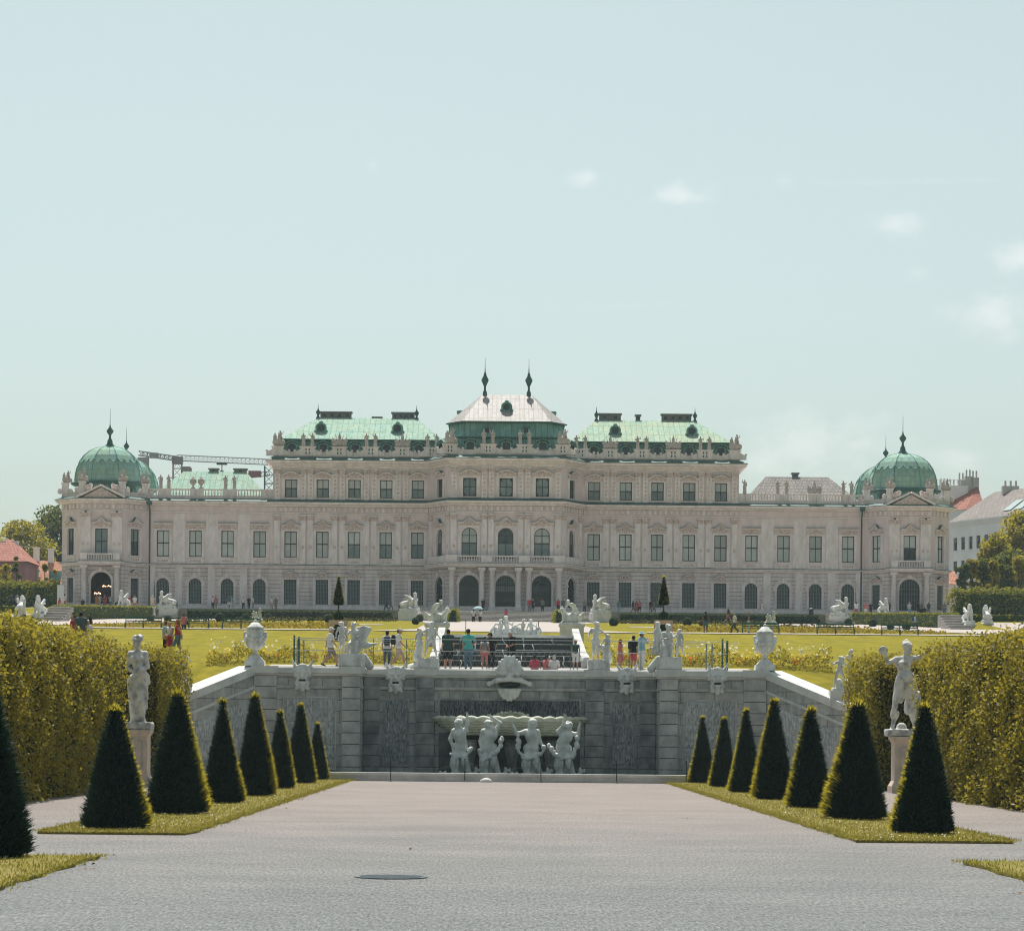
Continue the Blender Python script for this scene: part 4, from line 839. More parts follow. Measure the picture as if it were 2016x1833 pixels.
# centre pavilion and its canted sides
PJ = 5.1
CW = 2.06
dw, dh = 2.62, 4.75
def centre_front():
    xs_ = [-4.86, 0, 4.86]; a, b = (-7.4, -PJ), (7.4, -PJ)
    wall_seg(low_r, a, b, -0.6, 6.1, [(x+7.4, dw, -0.1, dh, 1) for x in xs_]); wall_seg(lower, a, b, 6.1, 14.9, [(x+7.4, CW, 7.0, 11.1, 1) for x in xs_])
    wall_seg(upper, a, b, 14.9, 20.9, [(x+7.4, 1.78, 15.3, 17.75, 0) for x in xs_])
    wmc = win_arch(CW, 4.1, 0.50); hc = hood(CW, 4.1, 'bell', 1.62, 0.62, sill=False, surround=0.26)
    pc = [panes(CW, 4.1, .5, M_BLIND, M_DIM, True), panes(CW, 4.1, .5, M_GLASS, M_DIM, True)]
    mb = MB(); bars(mb, 1.78, 2.45, 0.14, (0.5,), ((0.52, 0.10),))
    for sx in (-1, 1):
        for sz in (0, 1): x = sx*0.74; z = 0.18+sz*2.09; mb.box(x-0.17, x+0.17, 0.02, 0.22, z-0.2, z+0.2)
    wm2c = mb.mesh('window', [M_FRAME]); hc2 = hood(1.78, 2.45, 'seg', 1.45, 0.60, surround=0.24, sill=False); p2c = panes(1.78, 2.45, .5, M_DIM, M_DIM)
    for i, x in enumerate(xs_):
        put_window(x, 7.0, 0, -PJ, wmc, pc[1 if i == 1 else 0], hc); put_window(x, 15.3, 0, -PJ, wm2c, p2c, hc2)
        # portal doors with iron fanlights
        w = MB(); r = dw/2
        for k in range(9): xx = -r+0.1+(dw-0.2)*k/8; w.box(xx-0.03, xx+0.03, 0.34, 0.40, 0, dh-r+sqrt(max(0.0, r*r-xx*xx))-0.02)
        for z in (0.15, 1.0, 2.1, dh-r): w.box(-r, r, 0.33, 0.41, z-0.07, z+0.07)
        for rr in (0.35, 0.7, 1.0): w.tube([(-rr*cos(pi*k/10), 0.37, dh-r+rr*sin(pi*k/10)) for k in range(11)], 0.035, 4, False)
        for k in range(1, 10): t = pi*k/10; w.bar((0, 0.37, dh-r), (-r*cos(t), 0.37, dh-r+r*sin(t)), 0.03)
        w.box(-0.07, 0.07, 0.325, 0.415, 0, dh-r)
        dr = w.build('door', [M_IRON], pal, (x, -PJ, 0))
        link('pane', panes(dw, dh, .55, M_GLASS if i != 1 else M_DIM, M_DARKP, True), dr, (0, 0.22, 0))
        link('window_arch', ARCHB, dr)
    # balcony doors' side lights
ARCHB = arch_hood(dw, dh, 0.26)
centre_front()
for sg in (-1, 1):
    a, b = ((-10.35, 0), (-7.4, -PJ)) if sg < 0 else ((7.4, -PJ), (10.35, 0)); L = hypot(2.95, PJ); rz = atan2(b[1]-a[1], b[0]-a[0])
    wall_seg(low_r, a, b, -0.6, 6.1, [(L/2, 2.2, -0.1, 4.6, 1)]); wall_seg(lower, a, b, 6.1, 14.9, [(L/2, 1.5, 7.1, 11.0, 1)]); wall_seg(upper, a, b, 14.9, 20.9, [(L/2, 1.5, 15.3, 17.75, 0)])
    c = ((a[0]+b[0])/2, (a[1]+b[1])/2)
    w = put_window(c[0], 7.1, rz, c[1], win_arch(1.5, 3.9, .5), panes(1.5, 3.9, .5, M_DIM, M_GLASS, True), hood(1.5, 3.9, 'bell', 1.25, 0.62, sill=False))
    w = put_window(c[0], 15.3, rz, c[1], win_rect(1.5, 2.45), panes(1.5, 2.45, .5, M_GLASS, M_GLASS), hood(1.5, 2.45, 'seg', 1.2, 0.6, sill=False))
    w = put_window(c[0], 0, rz, c[1], win_arch(2.2, 4.5), panes(2.2, 4.6, .5, M_DARKP, M_DARKP, True), arch_hood(2.2, 4.6, 0.22), nm='door')
# domed corner pavilions
TC = 54.4; th = 2.85; tq = 2.9
def tower_pts(s):
    c = s*TC; P = [(c-th-tq, 14.0), (c-th-tq, 0.0), (c-th, -tq), (c+th, -tq), (c+th+tq, 0.0), (c+th+tq, 14.0)]; return P
wmt = win_rect(1.35, 3.3, 0.45, True); ht = hood(1.35, 3.3, 'seg', 0.95, 0.6, sill=False, surround=0.16); wmt1 = win_rect(1.45, 3.55); ht1 = hood(1.45, 3.55, 'bell', 1.15, 0.75)
pt0 = panes(1.35, 3.3, .45, M_DARKP, M_DARKP); pt1 = panes(1.45, 3.55, .52, M_BLIND, M_BLIND); pt2 = panes(1.45, 3.55, .52, M_DIM, M_GLASS); ptm = panes(W1, H1, .52, M_DIM, M_DIM); ptn = panes(W1, H1, .52, M_BLIND, M_DARKP)
for s in (-1, 1):
    P = tower_pts(s); c = s*TC
    for i in range(5):
        a, b = P[i], P[i+1]; L = hypot(b[0]-a[0], b[1]-a[1]); rz = atan2(b[1]-a[1], b[0]-a[0]); m = ((a[0]+b[0])/2, (a[1]+b[1])/2)
        o0 = []; o1 = []
        if i == 2: o0 = [(L/2, 2.74, -0.1, 4.85, 1)]; o1 = [(L/2, W1, 7.15, 7.15+H1, 0)]
        elif i in (1, 3): o0 = [(L/2, 1.35, 0.8, 4.1, 0)]; o1 = [(L/2, 1.45, Z1, Z1+H1, 0)]
        if i in (0, 4) and ((s < 0) == (i == 4)): continue        # the side inside the wing
        wall_seg(low_r, a, b, -0.6, 6.1, o0, 0.34); wall_seg(lower, a, b, 6.1, 14.9, o1)
        if i in (1, 3):
            put_window(m[0], 0.8, rz, m[1], wmt, pt0, ht); put_window(m[0], Z1, rz, m[1], wmt1, pt2 if s < 0 else pt1, ht1)
        if i == 2:
            put_window(m[0], 7.15, rz, m[1], wm1, ptm if s < 0 else ptn, hb)
            if s > 0: d_ = link('door', win_arch(2.74, 4.9, 0.6, True), pal, (m[0], m[1], 0)); link('pane', panes(2.74, 4.9, .6, M_DARKP, M_DARKP, True), d_, (0, 0.1, 0))
            else:       # this portal stands open on a dark vestibule
                v_ = MB(); v_.quad((-2.6, 5, -.1), (2.6, 5, -.1), (2.6, 5, 5.6), (-2.6, 5, 5.6)); v_.quad((-2.6, .36, -.1), (-2.6, 5, -.1), (-2.6, 5, 5.6), (-2.6, .36, 5.6)); v_.quad((2.6, .36, -.1), (2.6, 5, -.1), (2.6, 5, 5.6), (2.6, .36, 5.6)); v_.quad((-2.6, .36, 5.6), (2.6, .36, 5.6), (2.6, 5, 5.6), (-2.6, 5, 5.6)); v_.quad((-2.6, .36, -.1), (2.6, .36, -.1), (2.6, 5, -.1), (-2.6, 5, -.1))
                d_ = v_.build('vestibule', [mat('vestibule_dark', (0.05, 0.055, 0.055), (0.03, 0.035, 0.035), scale=1)], pal, (m[0], m[1], 0))
            link('window_arch', arch_hood(2.74, 4.87, 0.22), d_)
# rear block so the building has a back
for mb, z0, z1, X in ((lower, -0.6, 14.9, 60.15), (upper, 14.9, 20.9, 31.6)):
    for sg in (-1, 1): wall_seg(mb, *((( -X, 24), (-X, 0 if X < 50 else 14)) if sg < 0 else ((X, 0 if X < 50 else 14), (X, 24))), z0, z1, [])
    wall_seg(mb, (X, 24), (-X, 24), z0, z1, [])
    mb.quad((-X+0.1, 0.3, z1-0.3), (X-0.1, 0.3, z1-0.3), (X-0.1, 23.9, z1-0.3), (-X+0.1, 23.9, z1-0.3))
low_r.build('wall', [M_RUST], pal); lower.build('wall', [M_ST], pal); upper.build('wall', [M_ST], pal)

# --- mouldings that run round the whole front
FRONT = [(-60.15, 10), (-60.15, 0), (-57.25, -tq), (-51.55, -tq), (-48.65, 0), (-10.35, 0), (-7.4, -PJ), (7.4, -PJ), (10.35, 0), (48.65, 0), (51.55, -tq), (57.25, -tq), (60.15, 0), (60.15, 10)]
TOP = [(-31.6, 12), (-31.6, 0), (-10.35, 0), (-7.4, -PJ), (7.4, -PJ), (10.35, 0), (31.6, 0), (31.6, 12)]
mb = MB(); mb.sweep(FRONT, [(0.02, 5.72), (0.10, 5.72), (0.14, 5.95), (0.42, 6.02), (0.42, 6.14), (0.02, 6.2)]); mb.cur = 1; mb.sweep(FRONT, [(0.02, 6.205), (0.44, 6.145), (0.44, 6.18), (0.02, 6.25)])
mb.cur = 0; mb.sweep(FRONT, [(0.02, -0.6), (0.18, -0.6), (0.18, 0.5), (0.02, 0.6)]); mb.build('string_course', [M_STL, M_COP], pal)
mb = MB(); mb.sweep(FRONT, [(0.02, 13.15), (0.10, 13.15), (0.12, 13.3), (0.02, 13.32)]); mb.sweep(FRONT, [(0.02, 14.05), (0.28, 14.10), (0.42, 14.32), (0.86, 14.38), (0.90, 14.62), (0.98, 14.66), (0.02, 14.68)])
mb.cur = 1; mb.sweep(FRONT, [(0.02, 14.685), (1.0, 14.665), (1.0, 14.73), (0.12, 15.10), (0.02, 15.1)])
mb.cur = 0
def dentils(path, z, hh, w, dep, step, skip=()):
    for i in range(len(path)-1):
        a, b = Vector(path[i]), Vector(path[i+1]); L = (b-a).length; d = (b-a)/L; n = Vector((d.y, -d.x)); k = int(L/step)
        if L > 9.5 and abs(d.y) > 0.9: continue
        for j in range(k):
            q = a+d*(L*(j+0.5)/k); p_, r_ = q+n*0.01, d*w/2
            vs = [(p_-r_), (p_+r_), (p_+r_+n*dep), (p_-r_+n*dep)]
            mb.add([(v.x, v.y, z) for v in vs]+[(v.x, v.y, z+hh) for v in vs], [(3, 2, 1, 0), (4, 5, 6, 7), (0, 1, 5, 4), (1, 2, 6, 5), (2, 3, 7, 6), (3, 0, 4, 7)])
dentils([p for p in FRONT if abs(p[0]) > 40][:5] and FRONT[1:5], 13.42, 0.58, 0.30, 0.22, 0.72); dentils([(-31.6, 0)]+FRONT[5:9]+[(31.6, 0)], 13.42, 0.58, 0.30, 0.22, 0.72); dentils(FRONT[9:13], 13.42, 0.58, 0.30, 0.22, 0.72)
mb.build('cornice', [M_STL, M_COP], pal)
mb = MB(); mb.sweep(TOP, [(0.02, 19.35), (0.12, 19.35), (0.16, 19.65), (0.40, 19.72), (0.52, 19.95), (0.95, 20.0), (0.98, 20.28), (1.08, 20.32), (0.02, 20.34)])
mb.cur = 1; mb.sweep(TOP, [(0.02, 20.345), (1.1, 20.325), (1.1, 20.41), (0.10, 20.86), (0.02, 20.86)]); mb.cur = 0
dentils(TOP[1:7], 19.66, 0.22, 0.16, 0.30, 0.42); mb.build('cornice', [M_STL, M_COP], pal)
# parapet and its dies
mb = MB(); inn = [(x*(1-0.006), y+0.25) for x, y in TOP]
mb.sweep(inn, [(-0.3, 20.7), (0.05, 20.7), (0.05, 21.45), (0.12, 21.47), (0.12, 21.56), (-0.3, 21.57)])
DIES = [('corner', 31.0, 0), ('pair', 26.95, 0), ('trophy', 22.65, 0), ('pair', 18.4, 0), ('trophy', 14.1, 0), ('pair', 10.1, -0.2), ('group', 7.55, -4.9), ('pair', 2.43, -PJ)]
for kind, x, y in DIES:
    for sg in (-1, 1):
        w = {'corner': 0.75, 'pair': 1.02, 'trophy': 0.95, 'group': 0.95}[kind]; X = sg*x
        mb.box(X-w, X+w, y-0.06, y+0.85, 21.0, 22.12); mb.box(X-w-0.12, X+w+0.12, y-0.16, y+0.95, 22.125, 22.3)
        mb.cur = 0
        for q in (-1, 1):       # scroll brackets
            for k in range(5): mb.box(*sorted((X+q*(w+0.02+0.16*k), X+q*(w+0.18+0.16*k))), y+0.02, y+0.42, 21.0, 21.55+0.32*(1-k/5.0)**1.6)
            mb.lump((X+q*(w+0.75), y+0.2, 21.72), (0.2, 0.24, 0.2))
        mb.cur = 1
        if kind != 'corner':
            for q in (-0.22, 0.22):
                for zz in (21.25, 21.72): mb.box(X+q-0.08, X+q+0.08, y-0.075, y, zz, zz+0.3)
        mb.cur = 0
mb.build('parapet', [M_STL, M_COP], pal)
# balustrades on the wings
def balus(mb, xa, xb, y, z, h=1.05, step=0.36, flat=False):
    mb.box(xa, xb, y-0.02, y+0.40, z, z+0.16); mb.box(xa, xb, y-0.06, y+0.44, z+h-0.17, z+h); n = max(1, int((xb-xa)/step))
    for i in range(n):
        x = xa+(xb-xa)*(i+0.5)/n; mb.lathe([(0.07, 0.155), (0.12, 0.33), (0.10, 0.45), (0.055, 0.68), (0.09, h-0.18)], (x, y+0.19, z), 6)
for sg in (-1, 1):
    mb = MB(); a, b = sorted((sg*31.7, sg*48.4)); mb.box(a, b, 0.25, 0.75, 14.95, 15.35)
    pos = [31.9, 32.9, 36.9, 38.1, 41.4, 42.5, 45.8, 46.9]
    for x in pos: mb.box(sg*x-0.36, sg*x+0.36, 0.19, 0.85, 15.36, 16.46)
    ed = [(33.3, 36.5), (38.5, 41.0), (42.9, 45.4), (47.3, 48.5)]
    for x0, x1 in ed: balus(mb, *sorted((sg*x0, sg*x1)), 0.3, 15.36)
    for x0, x1 in ((32.28, 32.52), (37.28, 37.72), (41.78, 42.12), (46.18, 46.52)): mb.box(*sorted((sg*x0, sg*x1)), 0.28, 0.7, 15.36, 16.4)
    mb.build('balustrade', [M_STL], pal)
# balconies: centre and pavilions
mb = MB()
BAL = [(-10.6, -0.9), (-7.9, -PJ-1.25), (7.9, -PJ-1.25), (10.6, -0.9)]
mb.sweep(BAL, [(-1.6, 5.85), (0.15, 5.85), (0.2, 6.05), (0.42, 6.12), (0.42, 6.26), (-1.6, 6.28)]); mb.cur = 1; mb.sweep(BAL, [(0, 6.285), (0.44, 6.265), (0.44, 6.30), (0, 6.33)]); mb.cur = 0
for x0, x1 in ((-6.4, -3.3), (-1.7, 1.7), (3.3, 6.4)): balus(mb, x0, x1, -PJ-1.25, 6.31, 1.0, 0.34)
for x in (-7.15, -2.5, 2.5, 7.15): mb.box(x-0.75, x+0.75, -PJ-1.3, -PJ-0.8, 6.31, 7.36)
mb.sweep([(-10.6, -0.9), (-7.95, -PJ-1.2)], [(-0.4, 6.31), (0.0, 6.31), (0.0, 7.3), (-0.4, 7.31)]); mb.sweep([(7.95, -PJ-1.2), (10.6, -0.9)], [(-0.4, 6.31), (0.0, 6.31), (0.0, 7.3), (-0.4, 7.31)])
mb.build('balcony', [M_STL, M_COP], pal)
for s in (-1, 1):
    c = s*TC; mb = MB(); B = [(c-3.0, -tq-0.02), (c-2.6, -tq-1.15), (c+2.6, -tq-1.15), (c+3.0, -tq-0.02)]
    mb.sweep(B, [(-0.9, 5.8), (0.1, 5.8), (0.3, 6.1), (0.3, 6.24), (-0.9, 6.26)]); mb.cur = 1; mb.sweep(B, [(0, 6.265), (0.32, 6.245), (0.32, 6.30), (0, 6.31)]); mb.cur = 0
    balus(mb, c-1.7, c+1.7, -tq-1.15, 6.3, 1.0, 0.34)
    for x in (-2.2, 2.2): mb.box(c+x-0.45, c+x+0.45, -tq-1.2, -tq-0.7, 6.3, 7.34)
    mb.build('balcony', [M_STL, M_COP], pal)
# columns under the balconies
def column_mesh(h=5.75, r=0.38):
    mb = MB(); mb.smooth = False; mb.box(-r*1.35, r*1.35, -r*1.35, r*1.35, -0.05, 0.35); mb.smooth = True
    mb.lathe([(r*1.25, 0.36), (r*1.25, 0.5), (r*1.02, 0.6), (r, 0.9), (r*0.86, h-0.62), (r*0.95, h-0.58), (r*1.2, h-0.4)], (0, 0, 0), 14); mb.smooth = False
    mb.box(-r*1.3, r*1.3, -r*1.3, r*1.3, h-0.395, h); return mb.mesh('column', [M_STL])
cm = column_mesh()
for x in (-7.15, -3.15, -1.75, 1.75, 3.15, 7.15): link('column', cm, pal, (x, -PJ-0.75, 0))
for s in (-1, 1):
    for x in (-2.2, 2.2): link('column', cm, pal, (s*TC+x, -tq-0.65, 0))
# pilasters
def pil_mesh(h, w, capital=True, panel=False):
    mb = MB(); mb.box(-w/2, w/2, -0.16, 0.02, 0, h); mb.box(-w/2-0.07, w/2+0.07, -0.22, 0.02, -0.3, 0.25)
    mb.cur = 1
    if capital:
        mb.box(-w/2-0.05, w/2+0.05, -0.24, 0.02, h+0.003, h+0.62)
        for x in (-1, 0, 1):
            for z in (0.12, 0.34): mb.lump((x*w*0.36, -0.24, h+z), (0.15, 0.08, 0.13), 6, 4)
        for x in (-1, 1): mb.lump((x*(w/2+0.02), -0.24, h+0.52), (0.13, 0.1, 0.12), 6, 4)
        mb.cur = 0; mb.box(-w/2-0.14, w/2+0.14, -0.3, 0.02, h+0.625, h+0.78)
    if panel:
        mb.cur = 1
        for k in range(6): z = h*(0.10+0.16*k); mb.lump((0, -0.16, z), (w*0.26, 0.06, h*0.055), 6, 4)
    else:
        mb.cur = 1; mb.lump((0, -0.16, h*0.36), (w*0.3, 0.05, w*0.34), 8, 4)
    return mb.mesh('pilaster', [M_STL, M_ORN])
pm1 = pil_mesh(5.65, 0.78); pm2 = pil_mesh(3.35, 0.72, True, True); pmt = pil_mesh(5.65, 0.70)
mid = [14.1, 18.4, 22.7, 27.0]
for sg in (-1, 1):
    for x in mid:
        for q in (-0.52, 0.52): link('pilaster', pm1, pal, (sg*x+q, 0, 6.6)); link('pilaster', pm2, pal, (sg*x+q, 0, 15.2))
    for x in (31.0,): link('pilaster', pm1, pal, (sg*x, 0, 6.6)); link('pilaster', pm2, pal, (sg*x, 0, 15.2))
    for x in (2.43-0.48, 2.43+0.48, 6.95): link('pilaster', pm1, pal, (sg*x, -PJ, 6.6)); link('pilaster', pm2, pal, (sg*x, -PJ, 15.2))
    for x in (1.75, 2.45): link('pilaster', pmt, pal, (sg*TC+x, -tq, 6.6)); link('pilaster', pmt, pal, (sg*TC-x, -tq, 6.6))
    for (a, b) in (((sg*10.35, 0), (sg*7.4, -PJ)),):
        for f in (0.10, 0.90):
            link('pilaster', pm1, pal, (a[0]+(b[0]-a[0])*f, a[1]+(b[1]-a[1])*f, 6.6), atan2(-PJ, 2.95) if sg < 0 else atan2(PJ, 2.95))
# lesenes on the wings
for sg in (-1, 1):
    mb = MB()
    for x in (35.5, 39.85, 44.25): mb.box(sg*x-0.85, sg*x+0.85, -0.06, 0.02, 6.3, 13.0)
    for x in (35.5, 39.85, 44.25, 48.0): mb.box(sg*x-0.5, sg*x+0.5, -0.12, 0.02, 0.62, 5.7)
    mb.build('facade_strips', [M_STL], pal)
# drainpipes beside the pavilions
for sg in (-1, 1):
    mb = MB(); x = sg*48.25; mb.tube([(x+sg*0.5*0, -0.9, 14.5), (x, -0.9, 14.1), (x, -0.16, 13.2), (x, -0.16, -0.2)], 0.10, 8); mb.frust(x-0.3, x+0.3, -1.2, -0.6, 14.1, 14.55, -0.08); mb.build('drainpipe', [M_COP], pal)

# --- roofs
def ring_roof(mb, rings):
    for (P, z), (Q, z2) in zip(rings[:-1], rings[1:]):
        n = len(P)
        for i in range(n): j = (i+1) % n; mb.quad((*P[i], z), (*P[j], z), (*Q[j], z2), (*Q[i], z2))
    P, z = rings[-1]; mb.add([(*p, z) for p in P], [tuple(range(len(P)))])
def rect(x0, x1, y0, y1): return [(x0, y0), (x1, y0), (x1, y1), (x0, y1)]
def oct_(x, y0, y1, c): return [(-x+c, y0), (x-c, y0), (x, y0+c*1.4), (x, y1), (-x, y1), (-x, y0+c*1.4)]
dorm = MB(); dorm.box(-0.75, 0.75, -0.25, 1.6, -0.1, 1.0)
dorm.cur = 0
for k in range(8):
    t0, t1 = pi*k/8, pi*(k+1)/8; a = (-0.75*cos(t0), 1.0+0.5*sin(t0)); b = (-0.75*cos(t1), 1.0+0.5*sin(t1))
    dorm.quad((a[0], -0.25, a[1]), (b[0], -0.25, b[1]), (b[0], 1.6, b[1]), (a[0], 1.6, a[1])); dorm.add([(0, -0.25, 1.0), (a[0], -0.25, a[1]), (b[0], -0.25, b[1])], [(0, 1, 2)])
    for f, h_ in ((1.25, 0.1),):
        a2 = (a[0]*f, 1.06+(a[1]-1.0)*f); b2 = (b[0]*f, 1.06+(b[1]-1.0)*f)
        dorm.add([(a2[0], -0.42, a2[1]), (b2[0], -0.42, b2[1]), (b2[0], -0.42, b2[1]+h_), (a2[0], -0.42, a2[1]+h_), (a2[0], 1.2, a2[1]), (b2[0], 1.2, b2[1]), (b2[0], 1.2, b2[1]+h_), (a2[0], 1.2, a2[1]+h_)], [(0, 1, 2, 3), (0, 4, 5, 1), (3, 2, 6, 7)])
for sx in (-1, 1): dorm.box(*sorted((sx*0.62, sx*1.0)), -0.34, 0.0, -0.1, 0.35); dorm.lump((sx*0.88, -0.3, 0.5), (0.16, 0.14, 0.22)); dorm.lump((sx*0.92, -0.36, 1.05), (0.16, 0.14, 0.13))
dm = dorm.mesh('dormer', [M_ROOFS]); b = MB(); bars(b, 0.98, 1.15, 0.07, (0.5,), ((0.5, 0.06),), y=-0.33, t=0.05); b.quad((-0.49, -0.285, 0), (0.49, -0.285, 0), (0.49, -0.285, 1.15), (-0.49, -0.285, 1.15)); b.lump((0, -0.285, 1.15), (0.48, 0.02, 0.22)); dwm = b.mesh('pane', [M_DARKP])
def dormer(roof, x, y, z, rz=0, s=1.0): d = link('dormer', dm, roof, (x, y, z), rz, s); link('pane', dwm, d); return d
def ocu(roof, x, y, z, r=0.62):
    mb = MB(); mb.tube([(0, 0.9, 0), (0, -0.45, 0)], r, 16); mb.tube([(r*1.05*cos(2*pi*k/16), -0.48, r*1.05*sin(2*pi*k/16)) for k in range(17)], 0.17, 5, False)
    mb.frust(-r*1.2, r*1.2, -0.3, 0.9, -r*1.35, -r*0.3, 0.1); mb.lump((0, -0.45, r*1.3), (0.3, 0.16, 0.18)); mb.lump((-r*1.2, -0.4, -r*0.75), (0.2, 0.15, 0.25)); mb.lump((r*1.2, -0.4, -r*0.75), (0.2, 0.15, 0.25))
    o = mb.build('roof_eye', [M_ROOFS], roof, (x, y, z)); q = MB(); q.tube([(0, -0.50, 0), (0, -0.46, 0)], r*0.8, 14); q.build('pane', [M_DARKP], o)
fin = [(0.42, -0.5), (0.42, 0.0), (0.30, 0.15), (0.30, 0.45), (0.16, 0.7), (0.14, 1.2), (0.30, 1.6), (0.50, 2.05), (0.50, 2.22), (0.36, 2.5), (0.20, 2.8), (0.20, 3.0), (0.09, 3.2), (0.035, 4.0), (0.018, 5.25)]
def finial(roof, x, y, z, s=1.0, prof=fin):
    mb = MB(); mb.smooth = True; mb.lathe([(r*s, q*s) for r, q in prof], (0, 0, 0), 10); return mb.build('finial', [M_COP], roof, (x, y, z))
sfin = [(0.30, -0.6), (0.28, 0.2), (0.12, 0.4), (0.26, 0.75), (0.34, 0.95), (0.14, 1.2), (0.05, 1.5), (0.02, 2.0)]
def chim(roof, xa, xb, y, z, h=0.75, holes=4):
    mb = MB(); mb.box(xa, xb, y-0.5, y+0.5, z-0.6, z+h); mb.box(xa-0.15, xb+0.15, y-0.65, y+0.65, z+h+0.003, z+h+0.2); mb.cur = 1
    for i in range(holes): x = xa+(xb-xa)*(i+0.5)/holes; mb.box(x-0.2, x+0.2, y-0.53, y-0.49, z+h*0.35, z+h*0.8)
    mb.build('chimney', [mat('chimney_plaster', (0.20, 0.20, 0.19), (0.14, 0.14, 0.14), scale=2), M_DARKP], roof)
RD = {}
for sg in (-1, 1):
    mb = MB(); f = lambda a, b: sorted((sg*a, sg*b)); mb.cur = 1
    ring_roof(mb, [(rect(*f(9.0, 30.9), 1.0, 19), 20.5), (rect(*f(8.9, 30.5), 1.45, 18.5), 23.3)]); mb.cur = 0
    e = rect(*f(8.6, 30.75), 1.05, 18.9); mb.cur = 2; mb.sweep([e[0], e[1]], [(0, 23.22), (0.12, 23.22), (0.12, 23.42), (0, 23.43)]); mb.cur = 0
    ring_roof(mb, [(e, 23.40), (rect(*f(12.5, 26.2), 9.3, 10.3), 27.25)])
    ro = mb.build('roof', [M_ROOF if sg < 0 else M_ROOF2, M_ROOFS, M_COP], pal)
    for x in BAY: dormer(ro, sg*x, 0.95, 21.35)
    for x in (14.9, 25.4): ocu(ro, sg*x, 4.1, 25.2)
    for x in (12.5, 26.2): finial(ro, sg*x, 9.4, 27.1, 1.0, sfin)
    if sg < 0: chim(ro, -25.9, -21.6, 10, 27.2); chim(ro, -15.9, -12.8, 10, 27.2); chim(ro, -18.6, -17.4, 10, 27.2, 0.08, 1)
    else: chim(ro, 12.9, 15.9, 10, 27.2, 0.85, 2); chim(ro, 21.6, 25.7, 10, 27.2, 0.85, 4); chim(ro, 18.0, 18.6, 10, 27.2, 0.7, 1)
mb = MB(); mb.cur = 1
ring_roof(mb, [(oct_(9.4, -4.2, 14, 2.4), 20.5), (oct_(8.6, -3.7, 14, 2.2), 23.3)]); mb.cur = 2; mb.sweep([(-8.9, 0.2), (-6.5, -3.95), (6.5, -3.95), (8.9, 0.2)], [(-0.3, 23.2), (0.1, 23.2), (0.1, 23.4), (-0.3, 23.42)]); mb.cur = 1
ring_roof(mb, [(oct_(8.5, -3.6, 14, 2.2), 23.38), (oct_(7.9, -3.15, 14, 2.1), 24.4), (oct_(7.5, -2.9, 13.5, 2.0), 25.5)]); mb.cur = 2
mb.sweep([(-8.1, -0.2), (-6.0, -3.25), (6.0, -3.25), (8.1, -0.2)], [(-0.6, 25.36), (0.12, 25.38), (0.12, 25.56), (-0.6, 25.58)]); mb.cur = 0
ring_roof(mb, [(oct_(7.95, -3.2, 14, 2.0), 25.59), (rect(-3.35, 3.35, 3.2, 4.4)[:2]+[(3.4, 3.3), (3.35, 4.4), (-3.35, 4.4), (-3.4, 3.3)], 29.9)])
rc = mb.build('roof', [M_TIN, M_ROOFS, M_COP], pal, )
for x in (-4.86, 0, 4.86): dormer(rc, x, -4.35, 21.3)
for x in (-2.6, 2.6): dormer(rc, x, -3.3, 24.0, 0, 0.55)
for sg in (-1, 1): dormer(rc, sg*8.6, -2.3, 21.3, sg*1.0)
ocu(rc, 0, -0.35, 27.75, 0.6)
for sg in (-1, 1): finial(rc, sg*3.0, 3.3, 29.8, 0.98); mb = MB(); mb.box(sg*6.2-0.5, sg*6.2+0.5, 4, 7, 26.5, 27.6); mb.frust(sg*6.2-0.65, sg*6.2+0.65, 3.9, 7.1, 27.6, 27.8, 0.1); mb.build('chimney', [M_ROOFS], rc)
# wing roofs
for sg in (-1, 1):
    mb = MB(); ring_roof(mb, [(rect(*sorted((sg*33.2, sg*49.0)), 8.0, 22), 16.2), (rect(*sorted((sg*36.6, sg*45.4)), 14.5, 15.5), 20.1)])
    ro = mb.build('roof', [M_ROOF if sg < 0 else M_SLATE], pal)
    if sg < 0: chim(ro, -41.8, -40.6, 15, 20.1, 0.3, 1); chim(ro, -38.3, -36.6, 15, 20.0, 0.4, 1)
    else: chim(ro, 40.4, 41.2, 15, 20.1, 0.4, 1)
